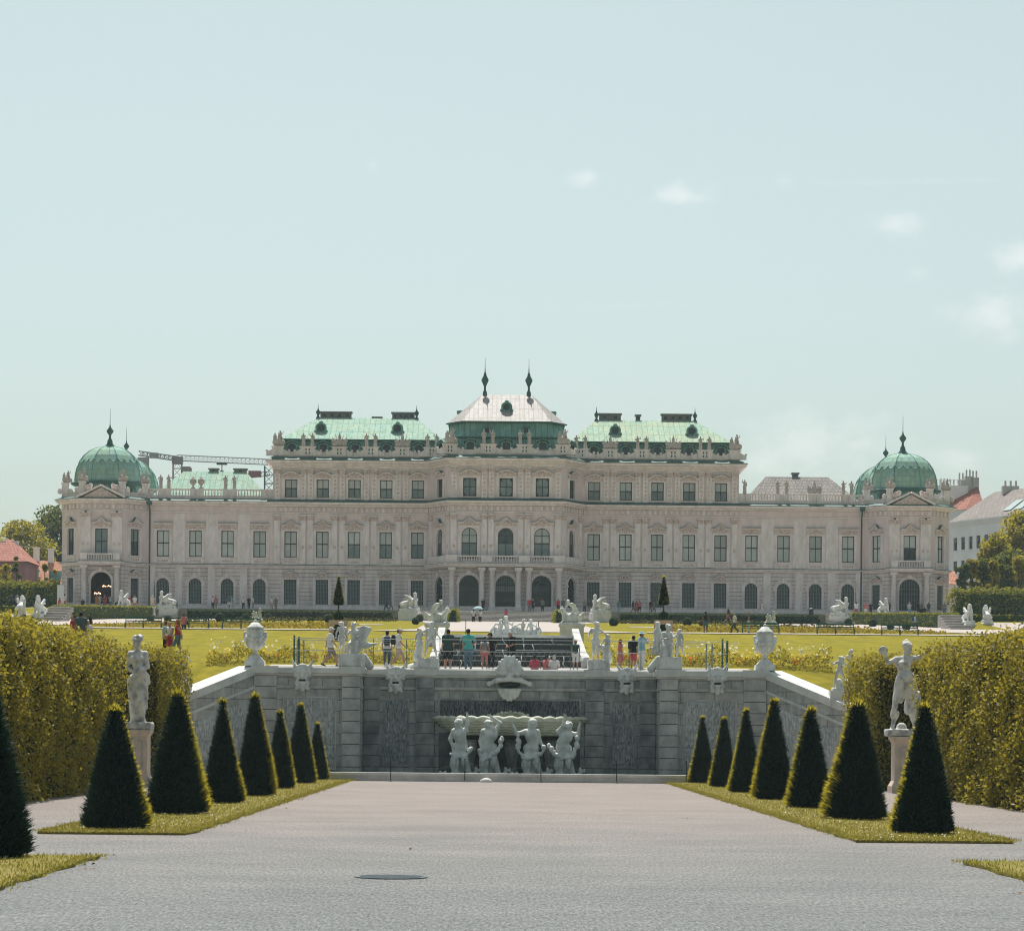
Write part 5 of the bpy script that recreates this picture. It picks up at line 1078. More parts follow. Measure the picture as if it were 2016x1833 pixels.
# domes
def dome(s, y, front):
    c = s*TC; R = 4.85; dome_r = [(R*1.04, 17.45), (R, 17.6), (R*0.985, 18.4), (R*0.945, 19.3), (R*0.87, 20.2), (R*0.75, 21.05), (R*0.58, 21.75), (R*0.38, 22.2), (R*0.15, 22.45), (0.3, 22.5)]
    mb = MB(); ph = pi/8
    mb.lathe(dome_r, (c, y, 0), 8, ph)
    mb.cur = 2; mb.lathe([(R*1.10, 17.0), (R*1.12, 17.25), (R*1.05, 17.46)], (c, y, 0), 8, ph)
    mb.cur = 1; mb.lathe([(R*1.02, 14.9), (R*0.96, 17.05)], (c, y, 0), 8, ph)
    # ribs and scalloped hem of the crown sheet
    for k in range(8):
        t = ph+2*pi*k/8; mb.cur = 1; mb.tube([(c+r*1.005*cos(t), y+r*1.005*sin(t), z) for r, z in dome_r[1:]], 0.07, 4, False)
    mb.cur = 1; pts = []
    for k in range(97):
        t = ph+2*pi*k/96; w = abs(sin(t*12-ph*12)); z = 20.55-0.5*w**0.7; r = float(np.interp(z, [q[1] for q in dome_r], [q[0] for q in dome_r]))
        tt = ((t-ph) % (pi/4))-pi/8; r *= cos(pi/8)/cos(tt); pts.append((c+r*1.015*cos(t), y+r*1.015*sin(t), z))
    mb.tube(pts, 0.09, 4, False)
    ro = mb.build('dome', [M_DOME, M_ROOFS, M_COP], pal)
    fr = [(0.9, -0.35), (0.75, 0.1), (0.42, 0.45), (0.34, 0.9), (0.16, 1.2), (0.15, 1.6), (0.24, 1.75), (0.46, 2.05), (0.48, 2.25), (0.26, 2.55), (0.12, 2.75), (0.04, 3.2), (0.02, 5.3)]
    finial(ro, c, y, 22.4, 1.0 if front else 0.85, fr)
    if front:
        q = MB()
        for k in range(8):
            t = 2*pi*k/8
            if k in (5, 7): dormer(ro, c+R*0.97*cos(t)*cos(pi/8), y+R*0.97*sin(t)*cos(pi/8), 15.5, t+pi/2, 0.85)
for s in (-1, 1): dome(s, 4.4, True); dome(s, 21.0, False)
# pavilion parapets and pediments
for s in (-1, 1):
    c = s*TC; mb = MB(); P = [(c-th-tq, 8), (c-th-tq, 0.0), (c-th, -tq), (c+th, -tq), (c+th+tq, 0.0), (c+th+tq, 8)]
    mb.sweep(P, [(-0.45, 14.9), (-0.1, 14.9), (-0.1, 15.55), (0.0, 15.58), (0.0, 15.7), (-0.45, 15.71)])
    for x, y in ((c-th, -tq), (c+th, -tq), (c-th-tq, 0), (c+th+tq, 0)):
        x2, y2 = c+(x-c)*0.95, y+0.35; mb.box(x2-0.42, x2+0.42, y2-0.2, y2+0.5, 15.0, 16.9); mb.box(x2-0.5, x2+0.5, y2-0.28, y2+0.58, 16.9, 17.08)
        for q in (-1, 1): mb.lump((x2+q*0.72, y2+0.15, 15.95), (0.34, 0.2, 0.42))
    mb.build('parapet', [M_STL], pal)
    mb = MB(); y = -tq-0.95; w = 3.0; zt = 14.72; zp = 16.25
    mb.cur = 1; mb.prism([(c-w+0.3, zt), (c+w-0.3, zt), (c, zp-0.12)], y+0.25, y+0.9); mb.cur = 0
    for q in (-1, 1):
        a = Vector((c+q*(w+0.2), 0, zt+0.02)); b = Vector((c, 0, zp+0.1)); d = (b-a).normalized(); nn_ = Vector((-d.z, 0, d.x))*(1 if q < 0 else -1)
        pts = [a, b, b+nn_*0.26, a+nn_*0.26]
        mb.add([(p.x, y, p.z) for p in pts]+[(p.x, y+1.6, p.z) for p in pts], [(0, 1, 2, 3), (0, 4, 5, 1), (2, 6, 7, 3), (3, 7, 4, 0), (1, 5, 6, 2)])
    mb.cur = 1
    for x, z, r in ((0, 15.4, 0.34), (-0.55, 15.2, 0.26), (0.55, 15.2, 0.26), (-1.05, 15.02, 0.2), (1.05, 15.02, 0.2), (-1.5, 14.93, 0.15), (1.5, 14.93, 0.15), (0, 15.85, 0.16)): mb.lump((c+x, y+0.24, z), (r, 0.12, r))
    for q in (-1, 1): mb.lump((c+q*1.9, y+0.9, 16.2), (0.62, 0.3, 0.42)); mb.lump((c+q*1.5, y+0.9, 16.5), (0.3, 0.25, 0.3))
    mb.build('pediment', [M_STL, M_ORN], pal)

# lit chandeliers hanging in the open left portal
M_BULB = mat('lit_bulb', (1.0, .6, .35), rough=.5, emit=((1.0, .42, .20), 5.0)); M_BRASS = mat('dull_brass', (.10, .07, .04), rough=.5)
for x, y, r_, lab in ((210.7, 1155, .55, 'lit chandelier hanging high in the open left pavilion portal'), (192, 1169, .40, 'smaller lit chandelier hanging lower and farther left in the left pavilion portal')):
    p = pt(x, y, 372.2); t = thing('chandelier', lab, 'chandelier', tuple(p)); mb = MB(); mb.tube([(0, 0, -.1), (0, 0, ZB+5.55-p.z)], .02, 4); mb.tube([(r_*cos(2*pi*k/12), r_*sin(2*pi*k/12), -.05) for k in range(13)], .025, 4, False); mb.build('frame', [M_BRASS], t)
    mb = MB()
    for k in range(9): mb.lump((r_*cos(2*pi*k/9+.3), r_*sin(2*pi*k/9+.3), .04+.08*(k % 2)), .065, 6, 4)
    mb.build('bulbs', [M_BULB], t)
# ---------------------------------------------------------------- cascade wall
WY, RC = 152.8, 2.4          # front face of the wings, depth of the recess
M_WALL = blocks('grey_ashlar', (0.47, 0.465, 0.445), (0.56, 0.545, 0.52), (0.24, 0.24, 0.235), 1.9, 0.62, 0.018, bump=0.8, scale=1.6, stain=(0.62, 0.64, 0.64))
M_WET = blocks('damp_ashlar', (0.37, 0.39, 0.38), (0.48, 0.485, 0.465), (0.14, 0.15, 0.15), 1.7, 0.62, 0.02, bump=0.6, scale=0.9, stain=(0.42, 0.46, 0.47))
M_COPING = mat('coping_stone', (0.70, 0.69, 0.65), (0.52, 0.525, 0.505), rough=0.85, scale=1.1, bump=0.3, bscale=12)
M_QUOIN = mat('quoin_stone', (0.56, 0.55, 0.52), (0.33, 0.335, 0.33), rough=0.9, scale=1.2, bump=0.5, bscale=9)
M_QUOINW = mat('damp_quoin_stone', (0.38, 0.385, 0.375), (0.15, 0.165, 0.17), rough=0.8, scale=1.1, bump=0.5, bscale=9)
M_JOINT = mat('dark_joint', (0.09, 0.10, 0.10), rough=0.95)
def verm(name, c, c2, st):
    'vermiculated stone, chiselled like hanging icicles'
    m = mat(name, c, c2, rough=0.9, scale=1.0, stretch=(15, 5, 3.2), detail=3, lo=0.40, hi=0.60); nt = m.node_tree
    b = nt.nodes['Principled BSDF']; g = N(nt, 'ShaderNodeNewGeometry'); mp = N(nt, 'ShaderNodeMapping'); mp.inputs['Scale'].default_value = (15, 5, 3.2); nt.links.new(g.outputs['Position'], mp.inputs[0])
    n = N(nt, 'ShaderNodeTexNoise', Scale=1.0, Detail=3.0); nt.links.new(mp.outputs[0], n.inputs['Vector']); bp = N(nt, 'ShaderNodeBump', Strength=1.0, Distance=0.12); nt.links.new(n.outputs[0], bp.inputs['Height']); nt.links.new(bp.outputs[0], b.inputs['Normal'])
    src = b.inputs['Base Color'].links[0].from_socket; n2 = N(nt, 'ShaderNodeTexNoise', Scale=0.55, Detail=5.0); nt.links.new(g.outputs['Position'], n2.inputs['Vector'])
    r = N(nt, 'ShaderNodeMapRange'); r.inputs[1].default_value = 0.40; r.inputs[2].default_value = 0.62; nt.links.new(n2.outputs[0], r.inputs[0]); x = N(nt, 'ShaderNodeMix', data_type='RGBA', blend_type='MULTIPLY'); x.inputs['B'].default_value = (*st, 1)
    nt.links.new(r.outputs[0], x.inputs[0]); nt.links.new(src, x.inputs['A']); nt.links.new(x.outputs['Result'], b.inputs['Base Color']); return m
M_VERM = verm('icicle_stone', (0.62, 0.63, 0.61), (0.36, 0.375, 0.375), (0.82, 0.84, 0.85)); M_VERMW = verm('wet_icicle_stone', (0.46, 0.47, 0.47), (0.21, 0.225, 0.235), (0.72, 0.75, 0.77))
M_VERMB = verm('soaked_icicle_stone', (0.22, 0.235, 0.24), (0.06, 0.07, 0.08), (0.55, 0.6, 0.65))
wall = thing('cascade_wall', 'tall grey stone cascade wall with carved masks, rough panels and sloping ramps', 'wall', (0, WY, 0)); wo_ = Vector((0, WY, 0))
ZT = 6.2
XP, XQ = 8.35, 9.35           # inner piers of the wings
XO, XE = 13.0, 14.25          # outer piers
def wx(x, d=WY): return gx(x, 1420, d)
mb = MB()
for sg in (-1, 1): a, b = sorted((sg*8.3, sg*14.2)); mb.box(a, b, 0.0, RC+1.2, -0.3, 5.72)
mb.build('wall', [M_WALL], wall)
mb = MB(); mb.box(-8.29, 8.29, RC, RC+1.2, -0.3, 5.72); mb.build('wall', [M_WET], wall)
# coping and string
mb = MB()
cp = [(-14.35, 1.5), (-14.35, -0.12), (-8.2, -0.12), (-8.2, RC-0.12), (8.2, RC-0.12), (8.2, -0.12), (14.35, -0.12), (14.35, 1.5)]
mb.sweep(cp, [(-1.3, 5.70), (0.0, 5.70), (0.04, 5.80), (0.12, 5.84), (0.12, 6.12), (0.05, ZT), (-1.3, ZT)])
for sg in (-1, 1):
    for x0, x1, y in ((XP-0.08, XQ+0.08, -0.12), (XO-0.08, XE+0.1, -0.12)): mb.box(*sorted((sg*x0, sg*x1)), y-0.20, y+1.0, 5.81, ZT+0.012)
    mb.box(*sorted((sg*4.18, sg*5.42)), RC-0.12-0.2, RC+0.8, 5.81, ZT+0.012)
mb.build('coping', [M_COPING], wall)
mb = MB(); mb.sweep([(-14.22, 0), (-8.32, 0), (-8.32, RC), (8.32, RC), (8.32, 0), (14.22, 0)], [(0.0, 4.98), (0.06, 4.98), (0.10, 5.08), (0.06, 5.14), (0.0, 5.14)]); mb.build('string_course', [M_QUOIN], wall)
# piers in bossed blocks
def pier(x0, x1, y, m, z1=5.70, dep=0.16, n=9, jit=0.0):
    mb = MB(); h = z1/n; mb.box(x0+0.03, x1-0.03, y-dep+0.04, y+0.05, -0.2, z1-0.01); mb.cur = 1; mb.mi[-6:] = [1]*6; mb.cur = 0
    for i in range(n):
        a, b = i*h, (i+1)*h
        if 4.8 < (a+b)/2 < 5.2: pass
        mb.frust(x0, x1, y-dep-0.012*random.random(), y+0.04, a+0.022, b-0.022, 0.0)
    return mb.build('pier', [m, M_JOINT], wall)
for sg in (-1, 1):
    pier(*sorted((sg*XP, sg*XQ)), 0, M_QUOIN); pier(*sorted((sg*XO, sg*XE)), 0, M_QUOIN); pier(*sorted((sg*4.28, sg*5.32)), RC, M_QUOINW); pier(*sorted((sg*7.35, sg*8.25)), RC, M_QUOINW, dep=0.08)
# framed rough panels
def panel(x0, x1, y, z0, z1, m, mf, rows=3):
    mb = MB(); f = 0.09
    mb.box(x0-f, x1+f, y-0.05, y+0.02, z1, z1+f); mb.box(x0-f, x1+f, y-0.05, y+0.02, z0-f, z0); mb.box(x0-f, x0, y-0.05, y+0.02, z0, z1); mb.box(x1, x1+f, y-0.05, y+0.02, z0, z1)
    p = mb.build('panel', [mf], wall); h = (z1-z0)/rows; q = MB()
    for i in range(rows):
        nx = int((x1-x0)/0.11); nz = int(h/0.16); vs = []; fs = []
        for j in range(nz+1):
            for k in range(nx+1):
                e = 1.0 if 0 < j < nz and 0 < k < nx else 0.0
                vs.append((x0+0.03+(x1-x0-0.06)*k/nx, y-0.01-e*0.10*random.random()**1.4, z0+i*h+0.03+(h-0.06)*j/nz))
        fs = [(j*(nx+1)+k, j*(nx+1)+k+1, (j+1)*(nx+1)+k+1, (j+1)*(nx+1)+k) for j in range(nz) for k in range(nx)]; q.add(vs, fs)
    q.build('rough_stone', [m], p)
for sg in (-1, 1):
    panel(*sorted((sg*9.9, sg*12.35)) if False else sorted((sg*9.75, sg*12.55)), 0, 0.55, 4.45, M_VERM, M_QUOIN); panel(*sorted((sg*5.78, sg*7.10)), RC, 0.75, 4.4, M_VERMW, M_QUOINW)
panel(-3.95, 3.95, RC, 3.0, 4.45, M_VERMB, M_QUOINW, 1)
mb = MB(); mb.box(-4.0, 4.0, RC-0.02, RC+0.02, -0.1, 2.6); mb.build('niche_shade', [mat('painted_niche_shade', (0.12, 0.135, 0.135), (0.06, 0.07, 0.075), scale=1.5)], wall)  # flat dark sheet: shade under the shell basin painted in
# ramps down to either side
for sg in (-1, 1):
    mb = MB(); A = Vector((sg*14.2, 0.0, 0)); B = Vector((sg*19.6, -9.2, 0)); d = (B-A).normalized(); n = Vector((d.y, -d.x, 0))*(1 if sg > 0 else -1)  # towards us
    if n.y > 0: n = -n
    za, zb = ZT, 3.45; L = (B-A).length
    def q(u, o, z): p = A+d*u+n*o; return (p.x, p.y, z)
    zt = lambda u: za+(zb-za)*u/L
    mb.cur = 1; K = [0, L]
    mb.add([q(0, 0, -0.3), q(L, 0, -0.3), q(L, 0, zt(L)-0.45), q(0, 0, zt(0)-0.45), q(0, -1.0, -0.3), q(L, -1.0, -0.3), q(L, -1.0, zt(L)-0.45), q(0, -1.0, zt(0)-0.45)], [(0, 1, 2, 3), (4, 7, 6, 5), (3, 2, 6, 7), (1, 5, 6, 2), (0, 3, 7, 4)])
    mb.cur = 0
    for o0, o1, t0, t1 in ((0.14, -1.15, -0.44, 0.0), (0.07, 0.0, -1.22, -1.06)):
        mb.add([q(0, o0, zt(0)+t0), q(L, o0, zt(L)+t0), q(L, o0, zt(L)+t1), q(0, o0, zt(0)+t1), q(0, o1, zt(0)+t0), q(L, o1, zt(L)+t0), q(L, o1, zt(L)+t1), q(0, o1, zt(0)+t1)], [(0, 1, 2, 3), (4, 7, 6, 5), (3, 2, 6, 7), (0, 4, 5, 1), (1, 5, 6, 2), (0, 3, 7, 4)])
    r = mb.build('ramp', [M_COPING, M_WALL], wall)
    mb = MB(); c = [(0.9, 0.6), (L-3.4, 0.6), (L-3.4, zt(L-3.4)-1.75), (0.9, zt(0.9)-1.75)]; cz = [(u, z) for u, z in c]
    vs = []; nu, nv = 34, 22
    for j in range(nv+1):
        for i in range(nu+1):
            u = 0.9+(L-4.3)*i/nu; top = zt(u)-1.75; e = 0.07*random.random() if 0 < i < nu and 0 < j < nv else 0; vs.append(q(u, 0.02+e, 0.6+(top-0.6)*j/nv))
    mb.add(vs, [(j*(nu+1)+i, j*(nu+1)+i+1, (j+1)*(nu+1)+i+1, (j+1)*(nu+1)+i) for j in range(nv) for i in range(nu)]); mb.build('rough_stone', [M_VERM], r)
    mb = MB(); RX = A+d*6.1+n*0-n*0.5; mb.frust(RX.x-0.55, RX.x+0.55, RX.y-0.5, RX.y+0.5, zt(6.1)-0.4, zt(6.1)+0.42, 0.03); mb.build('pedestal', [M_COPING], r)
    if sg < 0: RAMPL = Vector((RX.x, RX.y+WY, zt(6.1)+0.42))
    else: RAMPR = Vector((RX.x, RX.y+WY, zt(6.1)+0.42))
# basin in front
mb = MB(); mb.box(-11.9, 12.4, -7.6, -7.05, -0.1, 0.44); mb.box(-11.95, 12.45, -7.68, -6.97, 0.30, 0.45); mb.box(-11.9, -11.3, -7.05, -0.05, -0.1, 0.43); mb.box(11.8, 12.4, -7.05, -0.05, -0.1, 0.43)
t = thing('fountain_basin', 'low pale stone rim of the pool at the foot of the cascade wall', 'basin', (0, WY, 0)); mb.build('rim', [M_COPING], t)
M_WATER = mat('pool_water', (0.015, 0.03, 0.03), (0.02, 0.04, 0.035), rough=0.06, spec=0.5, bump=0.25, scale=1.5, bscale=3)
mb = MB(); mb.quad((-11.3, WY-7.05, 0.2), (11.8, WY-7.05, 0.2), (11.8, WY+RC-0.02, 0.2), (-11.3, WY+RC-0.02, 0.2)); tag(mb.build('water', [M_WATER]), kind='structure')
mb = MB(); mb.smooth = True
x, dd = gx(957, 1533, 145), 144.3
mb.lathe([(0.0, 0.32), (0.35, 0.28), (0.62, 0.20), (0.78, 0.1), (0.80, -0.02)][::-1], (0, 0, 0), 12, 0, 1.0, 0.6); o = mb.build('stone_block', [M_COPING], None, (x, dd, 0)); o.scale = (.42, .5, 0.75); tag(o, 'small white weathered stone lying before the pool rim', 'stone')
# shell basin carried by the figures
mb = MB(); mb.smooth = True; RX, RY = 4.33, 2.3; yb = RC+WY
nth, nt_ = 96, 9; vs = []; prof0 = [(0.70, 2.18), (0.74, 2.26), (0.82, 2.46), (0.90, 2.72), (0.955, 2.95), (1.0, 3.08)]; prof = [(float(np.interp(q, [p[1] for p in prof0], [p[0] for p in prof0])), q) for q in np.linspace(2.18, 3.06, 26)]+[(1.0, 3.08), (1.005, 3.13), (0.945, 3.25), (0.93, 3.24), (0.85, 3.02)]
for r, z in prof:
    for k in range(nth+1):
        th = pi*k/nth; sc = 1+0.022*r*abs(sin(th*17))**0.6*(1 if z > 2.2 else 0.5)+0.0; wv = 0.05*sin(z*42+abs(sin(th*17))*2.2)*(1 if 2.2 < z < 3.0 else 0); zz = z+(0.10*abs(sin(th*17))-0.05 if z > 3.0 else 0)
        vs.append((-RX*r*(sc+wv*0.4)*cos(th), -RY*r*(sc+wv)*sin(th)-0.02, zz))
n1 = nth+1; mb.add(vs, [(j*n1+i, j*n1+i+1, (j+1)*n1+i+1, (j+1)*n1+i) for j in range(len(prof)-1) for i in range(nth)]); mb.smooth = False
mb.add([vs[k] for k in range(n1)], [tuple(range(n1))])
mb.smooth = True; mb.tube([(x, -RY*0.25, 3.10+0.30*(1-(abs(x)/1.3)**1.4)) for x in np.linspace(-1.3, 1.3, 15)], 0.12, 7)
for x in np.linspace(-.95, .95, 13): mb.lump((x+random.uniform(-.04, .04), -RY*0.3, 3.16+0.33*(1-(abs(x)/1.3)**1.4)+random.uniform(-.03, .05)), random.uniform(.07, .14))
t = thing('shell_basin', 'wide scalloped stone shell basin held up by four figures below the great mask', 'fountain', (0.05, yb, 0.26)); mb.build('shell', [mat('mossy_stone', (0.58, 0.59, 0.50), (0.42, 0.45, 0.34), rough=0.75, scale=0.9, bump=0.4, bscale=8)], t)
for x in (-2.3, 0.1, 2.25):
    mb = MB(); mb.lathe([(0.42, -0.1), (0.34, 0.2), (0.26, 0.9), (0.36, 1.3), (0.46, 1.7), (0.40, 2.05), (0.5, 2.2)], (x, -0.75, -.26), 9); mb.build('support', [M_QUOINW], t)

# ---------------------------------------------------------------- carved stone figures
M_STAT = mat('white_marble', (0.68, 0.685, 0.66), (0.33, 0.35, 0.35), rough=0.65, scale=2.8, stretch=(1, 1, 0.5), bump=0.35, bscale=16, lo=0.44, hi=0.74)
M_STATW = mat('damp_marble', (0.72, 0.735, 0.70), (0.48, 0.52, 0.49), rough=0.6, scale=2.0, bump=0.25, bscale=20)
M_STATO = mat('weathered_marble', (0.60, 0.59, 0.56), (0.27, 0.28, 0.285), rough=0.75, scale=2.6, bump=0.3, bscale=16, lo=0.45, hi=0.66)
M_STATR = mat('roof_stone', (0.52, 0.46, 0.42), (0.40, 0.36, 0.33), rough=0.85, scale=1.6)
V3 = Vector
def J0(**k):
    j = dict(pel=(0, 0, .95), wai=(0, 0, 1.10), che=(0, 0, 1.32), nek=(0, .01, 1.50), hed=(0, -.02, 1.635), shL=(.185, 0, 1.42), elL=(.23, .03, 1.14), haL=(.24, -.04, .90), shR=(-.185, 0, 1.42), elR=(-.23, .03, 1.14), haR=(-.24, -.04, .90),
             hiL=(.095, 0, .92), knL=(.11, -.02, .50), anL=(.11, .03, .08), hiR=(-.095, 0, .92), knR=(-.11, -.02, .50), anR=(-.11, .03, .08), fdL=(0, -1, 0), fdR=(0, -1, 0), face=(0, -1, 0)); j.update(k); return j
def shift(j, dx=0, dy=0, dz=0): return {k: ((v[0]+dx, v[1]+dy, v[2]+dz) if k not in ('fdL', 'fdR', 'face') else v) for k, v in j.items()}
def A_(a, b, t): return tuple(a[i]+(b[i]-a[i])*t for i in range(3))
def head_prims(j, hair=None, hs=1.0):
    h = V3(j['hed']); f = V3(j['face']).normalized(); r = f.cross(V3((0, 0, 1))).normalized(); up = r.cross(f)
    P = lambda a, b, c: tuple(h+(r*a+f*b+up*c)*hs)
    L = [cap(P(0, -.012, .035), P(0, .012, -.045), .088, .070, .04), ell(P(0, .072, -.085), .030, .04), cap(P(0, .088, .02), P(0, .112, -.022), .012, .018, .02), ell(P(.036, .078, .028), .016, .02), ell(P(-.036, .078, .028), .016, .02), cap(P(-.028, .084, -.052), P(.028, .084, -.052), .012, .012, .015), cap(P(-.05, .078, .052), P(.05, .078, .052), .014, .014, .02),
         ell(P(.088, -.005, -.005), (.018, .026, .032), .015), ell(P(-.088, -.005, -.005), (.018, .026, .032), .015)]
    if hair == 'curls':
        for i in range(16):
            a = i*2.4; c = -0.6+1.5*(i/16); L.append(ell(P(.088*cos(a)*cos(c), -.02+.07*sin(a)*cos(c)-.02, .055+.075*sin(c)), .036, .012))
    elif hair == 'bun': L += [ell(P(0, -.03, .05), (.095, .105, .085), .02), ell(P(0, -.11, .10), .05, .02), ell(P(0, -.05, .135), .045, .02)]
    elif hair == 'long': L += [ell(P(0, -.03, .05), (.10, .105, .09), .02), cap(P(0, -.08, 0), P(.02, -.09, -.17), .075, .04, .03), cap(P(.075, -.02, .0), P(.10, .0, -.2), .035, .02, .02)]
    elif hair == 'short': L += [ell(P(0, -.022, .045), (.094, .102, .085), .012)]
    elif hair == 'beard': L += [ell(P(0, -.022, .045), (.096, .102, .088), .012), ell(P(0, .075, -.12), (.05, .04, .07), .02)]
    if hs != 1.0: L = [(p[0], p[1], p[2], p[3]*hs, p[4]*hs, p[5]) if p[0] == 'c' else (p[0], p[1], tuple(q*hs for q in p[2]), p[3], p[4]) for p in L]
    return L
def body_prims(j, fem=False, s=1.0, hair='short', thick=1.0, k=.035, hs=1.0):
    t = thick; L = [cap(j['hiL'], j['hiR'], .105*t, None, k), cap(j['pel'], j['wai'], .125*t, .108*t, k), cap(j['wai'], j['che'], .11*t, .135*t, k)]
    m = A_(j['shL'], j['shR'], .5); L += [cap(A_(j['shL'], j['shR'], .06), A_(j['shL'], j['shR'], .94), .068*t, None, k), cap(j['che'], A_(j['che'], j['nek'], .75), .13*t, .06*t, k), cap(j['nek'], A_(j['nek'], j['hed'], .75), .052*t, .048*t, .03)]
    if fem:
        f = V3(j['face']); c = V3(j['che'])
        for sgn in (-1, 1): L.append(ell(tuple(c+V3((sgn*.07, -.11, 0.01))), .058, .03))
    for q in 'LR':
        L += [cap(j['sh'+q], j['el'+q], .056*t, .042*t, .03), cap(j['el'+q], A_(j['el'+q], j['ha'+q], .9), .044*t, .029*t, .02)]
        d = (V3(j['ha'+q])-V3(j['el'+q])).normalized(); L.append(cap(j['ha'+q], tuple(V3(j['ha'+q])+d*.06), .034, .030, .02))
        L += [cap(j['hi'+q], j['kn'+q], .092*t, .060*t, k), cap(j['kn'+q], A_(j['kn'+q], j['an'+q], .35), .058*t, .060*t, .03), cap(A_(j['kn'+q], j['an'+q], .3), j['an'+q], .060*t, .036*t, .03)]
        fd = V3(j['fd'+q]).normalized(); a = V3(j['an'+q]); L.append(cap(tuple(a+V3((0, 0, -.035))), tuple(a+fd*.155+V3((0, 0, -.05))), .040, .028, .03))
    return L+head_prims(j, hair, hs)
def fingers(j, sc=1.0):
    'five tapering fingers on each hand, lightly bent'
    parts = []
    for q in 'LR':
        h = V3(j['ha'+q]); d = (h-V3(j['el'+q])).normalized(); sd = d.cross(V3((0, 1, 0)));
        sd = sd.normalized() if sd.length > .1 else V3((1, 0, 0)); nn_ = d.cross(sd); mb = MB()
        for i, (o, l) in enumerate(((-.026, .062), (-.009, .078), (.009, .074), (.026, .058))):
            a = h+d*.075+sd*o; b = a+d*l*.55+nn_*l*.12; c = b+d*l*.4+nn_*l*.28; mb.tube([a, b, c], [.0095, .0085, .006], 5)
        a = h+d*.03+sd*(-.03); b = a+d*.03-sd*.028+nn_*.012; c = b+d*.03-sd*.006+nn_*.02; mb.tube([a, b, c], [.011, .010, .007], 5); parts.append(mb)
    return parts
def carve(name, label, cat, loc, prims, h=.024, m=None, scale=1.0, rz=0.0, group=None, hands=(), part='figure', extra=None):
    t = thing(name, label, cat, loc, rz, group)
    V, Q = sdf_np(prims, h); V = V*scale; me = None
    if hands:
        Vs, Qs = [V], [Q]; o = len(V)
        for j in hands:
            for mb in fingers(j):
                f4 = [f if len(f) == 4 else (f[0], f[1], f[2], f[3]) for f in mb.f if len(f) == 4]; Vs.append(np.array(mb.v)*scale); Qs.append(np.array(f4)+o); o += len(mb.v)
        V, Q = np.concatenate(Vs), np.concatenate(Qs)
    link(part, mesh_np(part, V, Q, m or M_STAT, smooth=True), t); return t
def robe(j, amp=.016, hem=.05, spread=.26, freq=48, slant=5, z1=1.05):
    p = j['pel']; return [cap((p[0], p[1], p[2]+.05), (p[0], p[1]+.02, hem+.18), .14, spread, .06), ('fold', amp, freq, hem, z1, slant)]

# pair of garden statues on tall pedestals
def pedestal(loc, lab, h=2.6):
    t = thing('pedestal', lab, 'pedestal', loc, 0, 'pedestals of the garden statues'); mb = MB(); w = .60
    mb.box(-.74, .74, -.74, .74, 0, .32); mb.frust(-.72, .72, -.72, .72, .321, .58, .13); mb.box(-w, w, -w, w, .581, h-.32); mb.frust(-.60, .60, -.60, .60, h-.319, h-.14, -.09); mb.box(-.72, .72, -.72, .72, h-.139, h); mb.build('shaft', [mat('pinkish_stone', (0.62, 0.51, 0.42), (0.46, 0.39, 0.33), rough=0.85, scale=2.0, bump=0.3, bscale=15)], t)
    mb = MB(); z0, z1 = .80, h-.48
    for y in (-1,):
        P = [(-.36, z0+.08), (-.28, z0), (.28, z0), (.36, z0+.08), (.36, z1-.08), (.28, z1), (-.28, z1), (-.36, z1-.08)]
        for i in range(8): a, b = P[i], P[(i+1) % 8]; mb.bar((a[0], -w-.012, a[1]), (b[0], -w-.012, b[1]), .05, .05)
        for (x, z, r) in ((0, (z0+z1)/2, .11), (0, (z0+z1)/2+.2, .09), (0, (z0+z1)/2-.2, .09), (.1, (z0+z1)/2+.34, .06), (-.1, (z0+z1)/2-.34, .06)): mb.lump((x, -w, z), (r, .035, r*1.2))
    mb.build('relief', [M_QUOIN], t); return t
lx, ld = -17.4, 127.0; rx, rd = 18.25, 127.0
pedestal((lx, ld, 0), 'square stone pedestal under the robed garden statue at the left hedge'); pedestal((rx, rd, 0), 'square stone pedestal under the dancing garden statue at the right hedge')
j = J0(hed=(-.02, -.03, 1.66), face=(-.5, -.8, -.1), shL=(.15, 0, 1.42), shR=(-.15, 0, 1.42), elL=(.20, -.06, 1.17), haL=(.08, -.20, 1.12), elR=(-.20, -.02, 1.15), haR=(-.02, -.21, 1.04), knL=(.12, -.16, .52), anL=(.13, .0, .10), hiL=(.12, 0, .93), pel=(.05, 0, .95), wai=(.03, 0, 1.1))
sL = body_prims(j, True, hair='curls', thick=.98)+[cap((.05, .0, 1.0), (.0, .03, .24), .125, .13, .08), cap((.12, -.1, .9), (.08, -.06, .3), .08, .09, .06), cap((-.14, .02, 1.38), (.14, -.12, 1.02), .06, .07, .04), cap((.16, -.05, 1.0), (.20, .05, .55), .06, .03, .05), ('fold', .022, 40, .12, .98, 8), bx((0, .02, .02), (.30, .26, .075), .02, .03)]
carve('statue', 'grey veined robed woman statue with curly hair and folded hands at the left hedge', 'statue', (lx+.05, ld, 2.6+.055*2.38), sL, .02, M_STATO, 2.38, 0, None, [j])
j = J0(pel=(.02, 0, .97), wai=(-.01, 0, 1.12), che=(.0, 0, 1.34), nek=(.03, 0, 1.52), hed=(.07, -.02, 1.655), face=(.5, -.85, .0), shL=(.17, 0, 1.45), elL=(.34, -.05, 1.50), haL=(.46, -.14, 1.60), shR=(-.17, 0, 1.43), elR=(-.33, -.08, 1.36), haR=(-.40, -.16, 1.55), knL=(.16, -.02, .52), anL=(.22, .06, .14), knR=(-.16, -.08, .52), anR=(-.22, .0, .10), fdL=(.3, -1, 0), fdR=(-.2, -1, -.1))
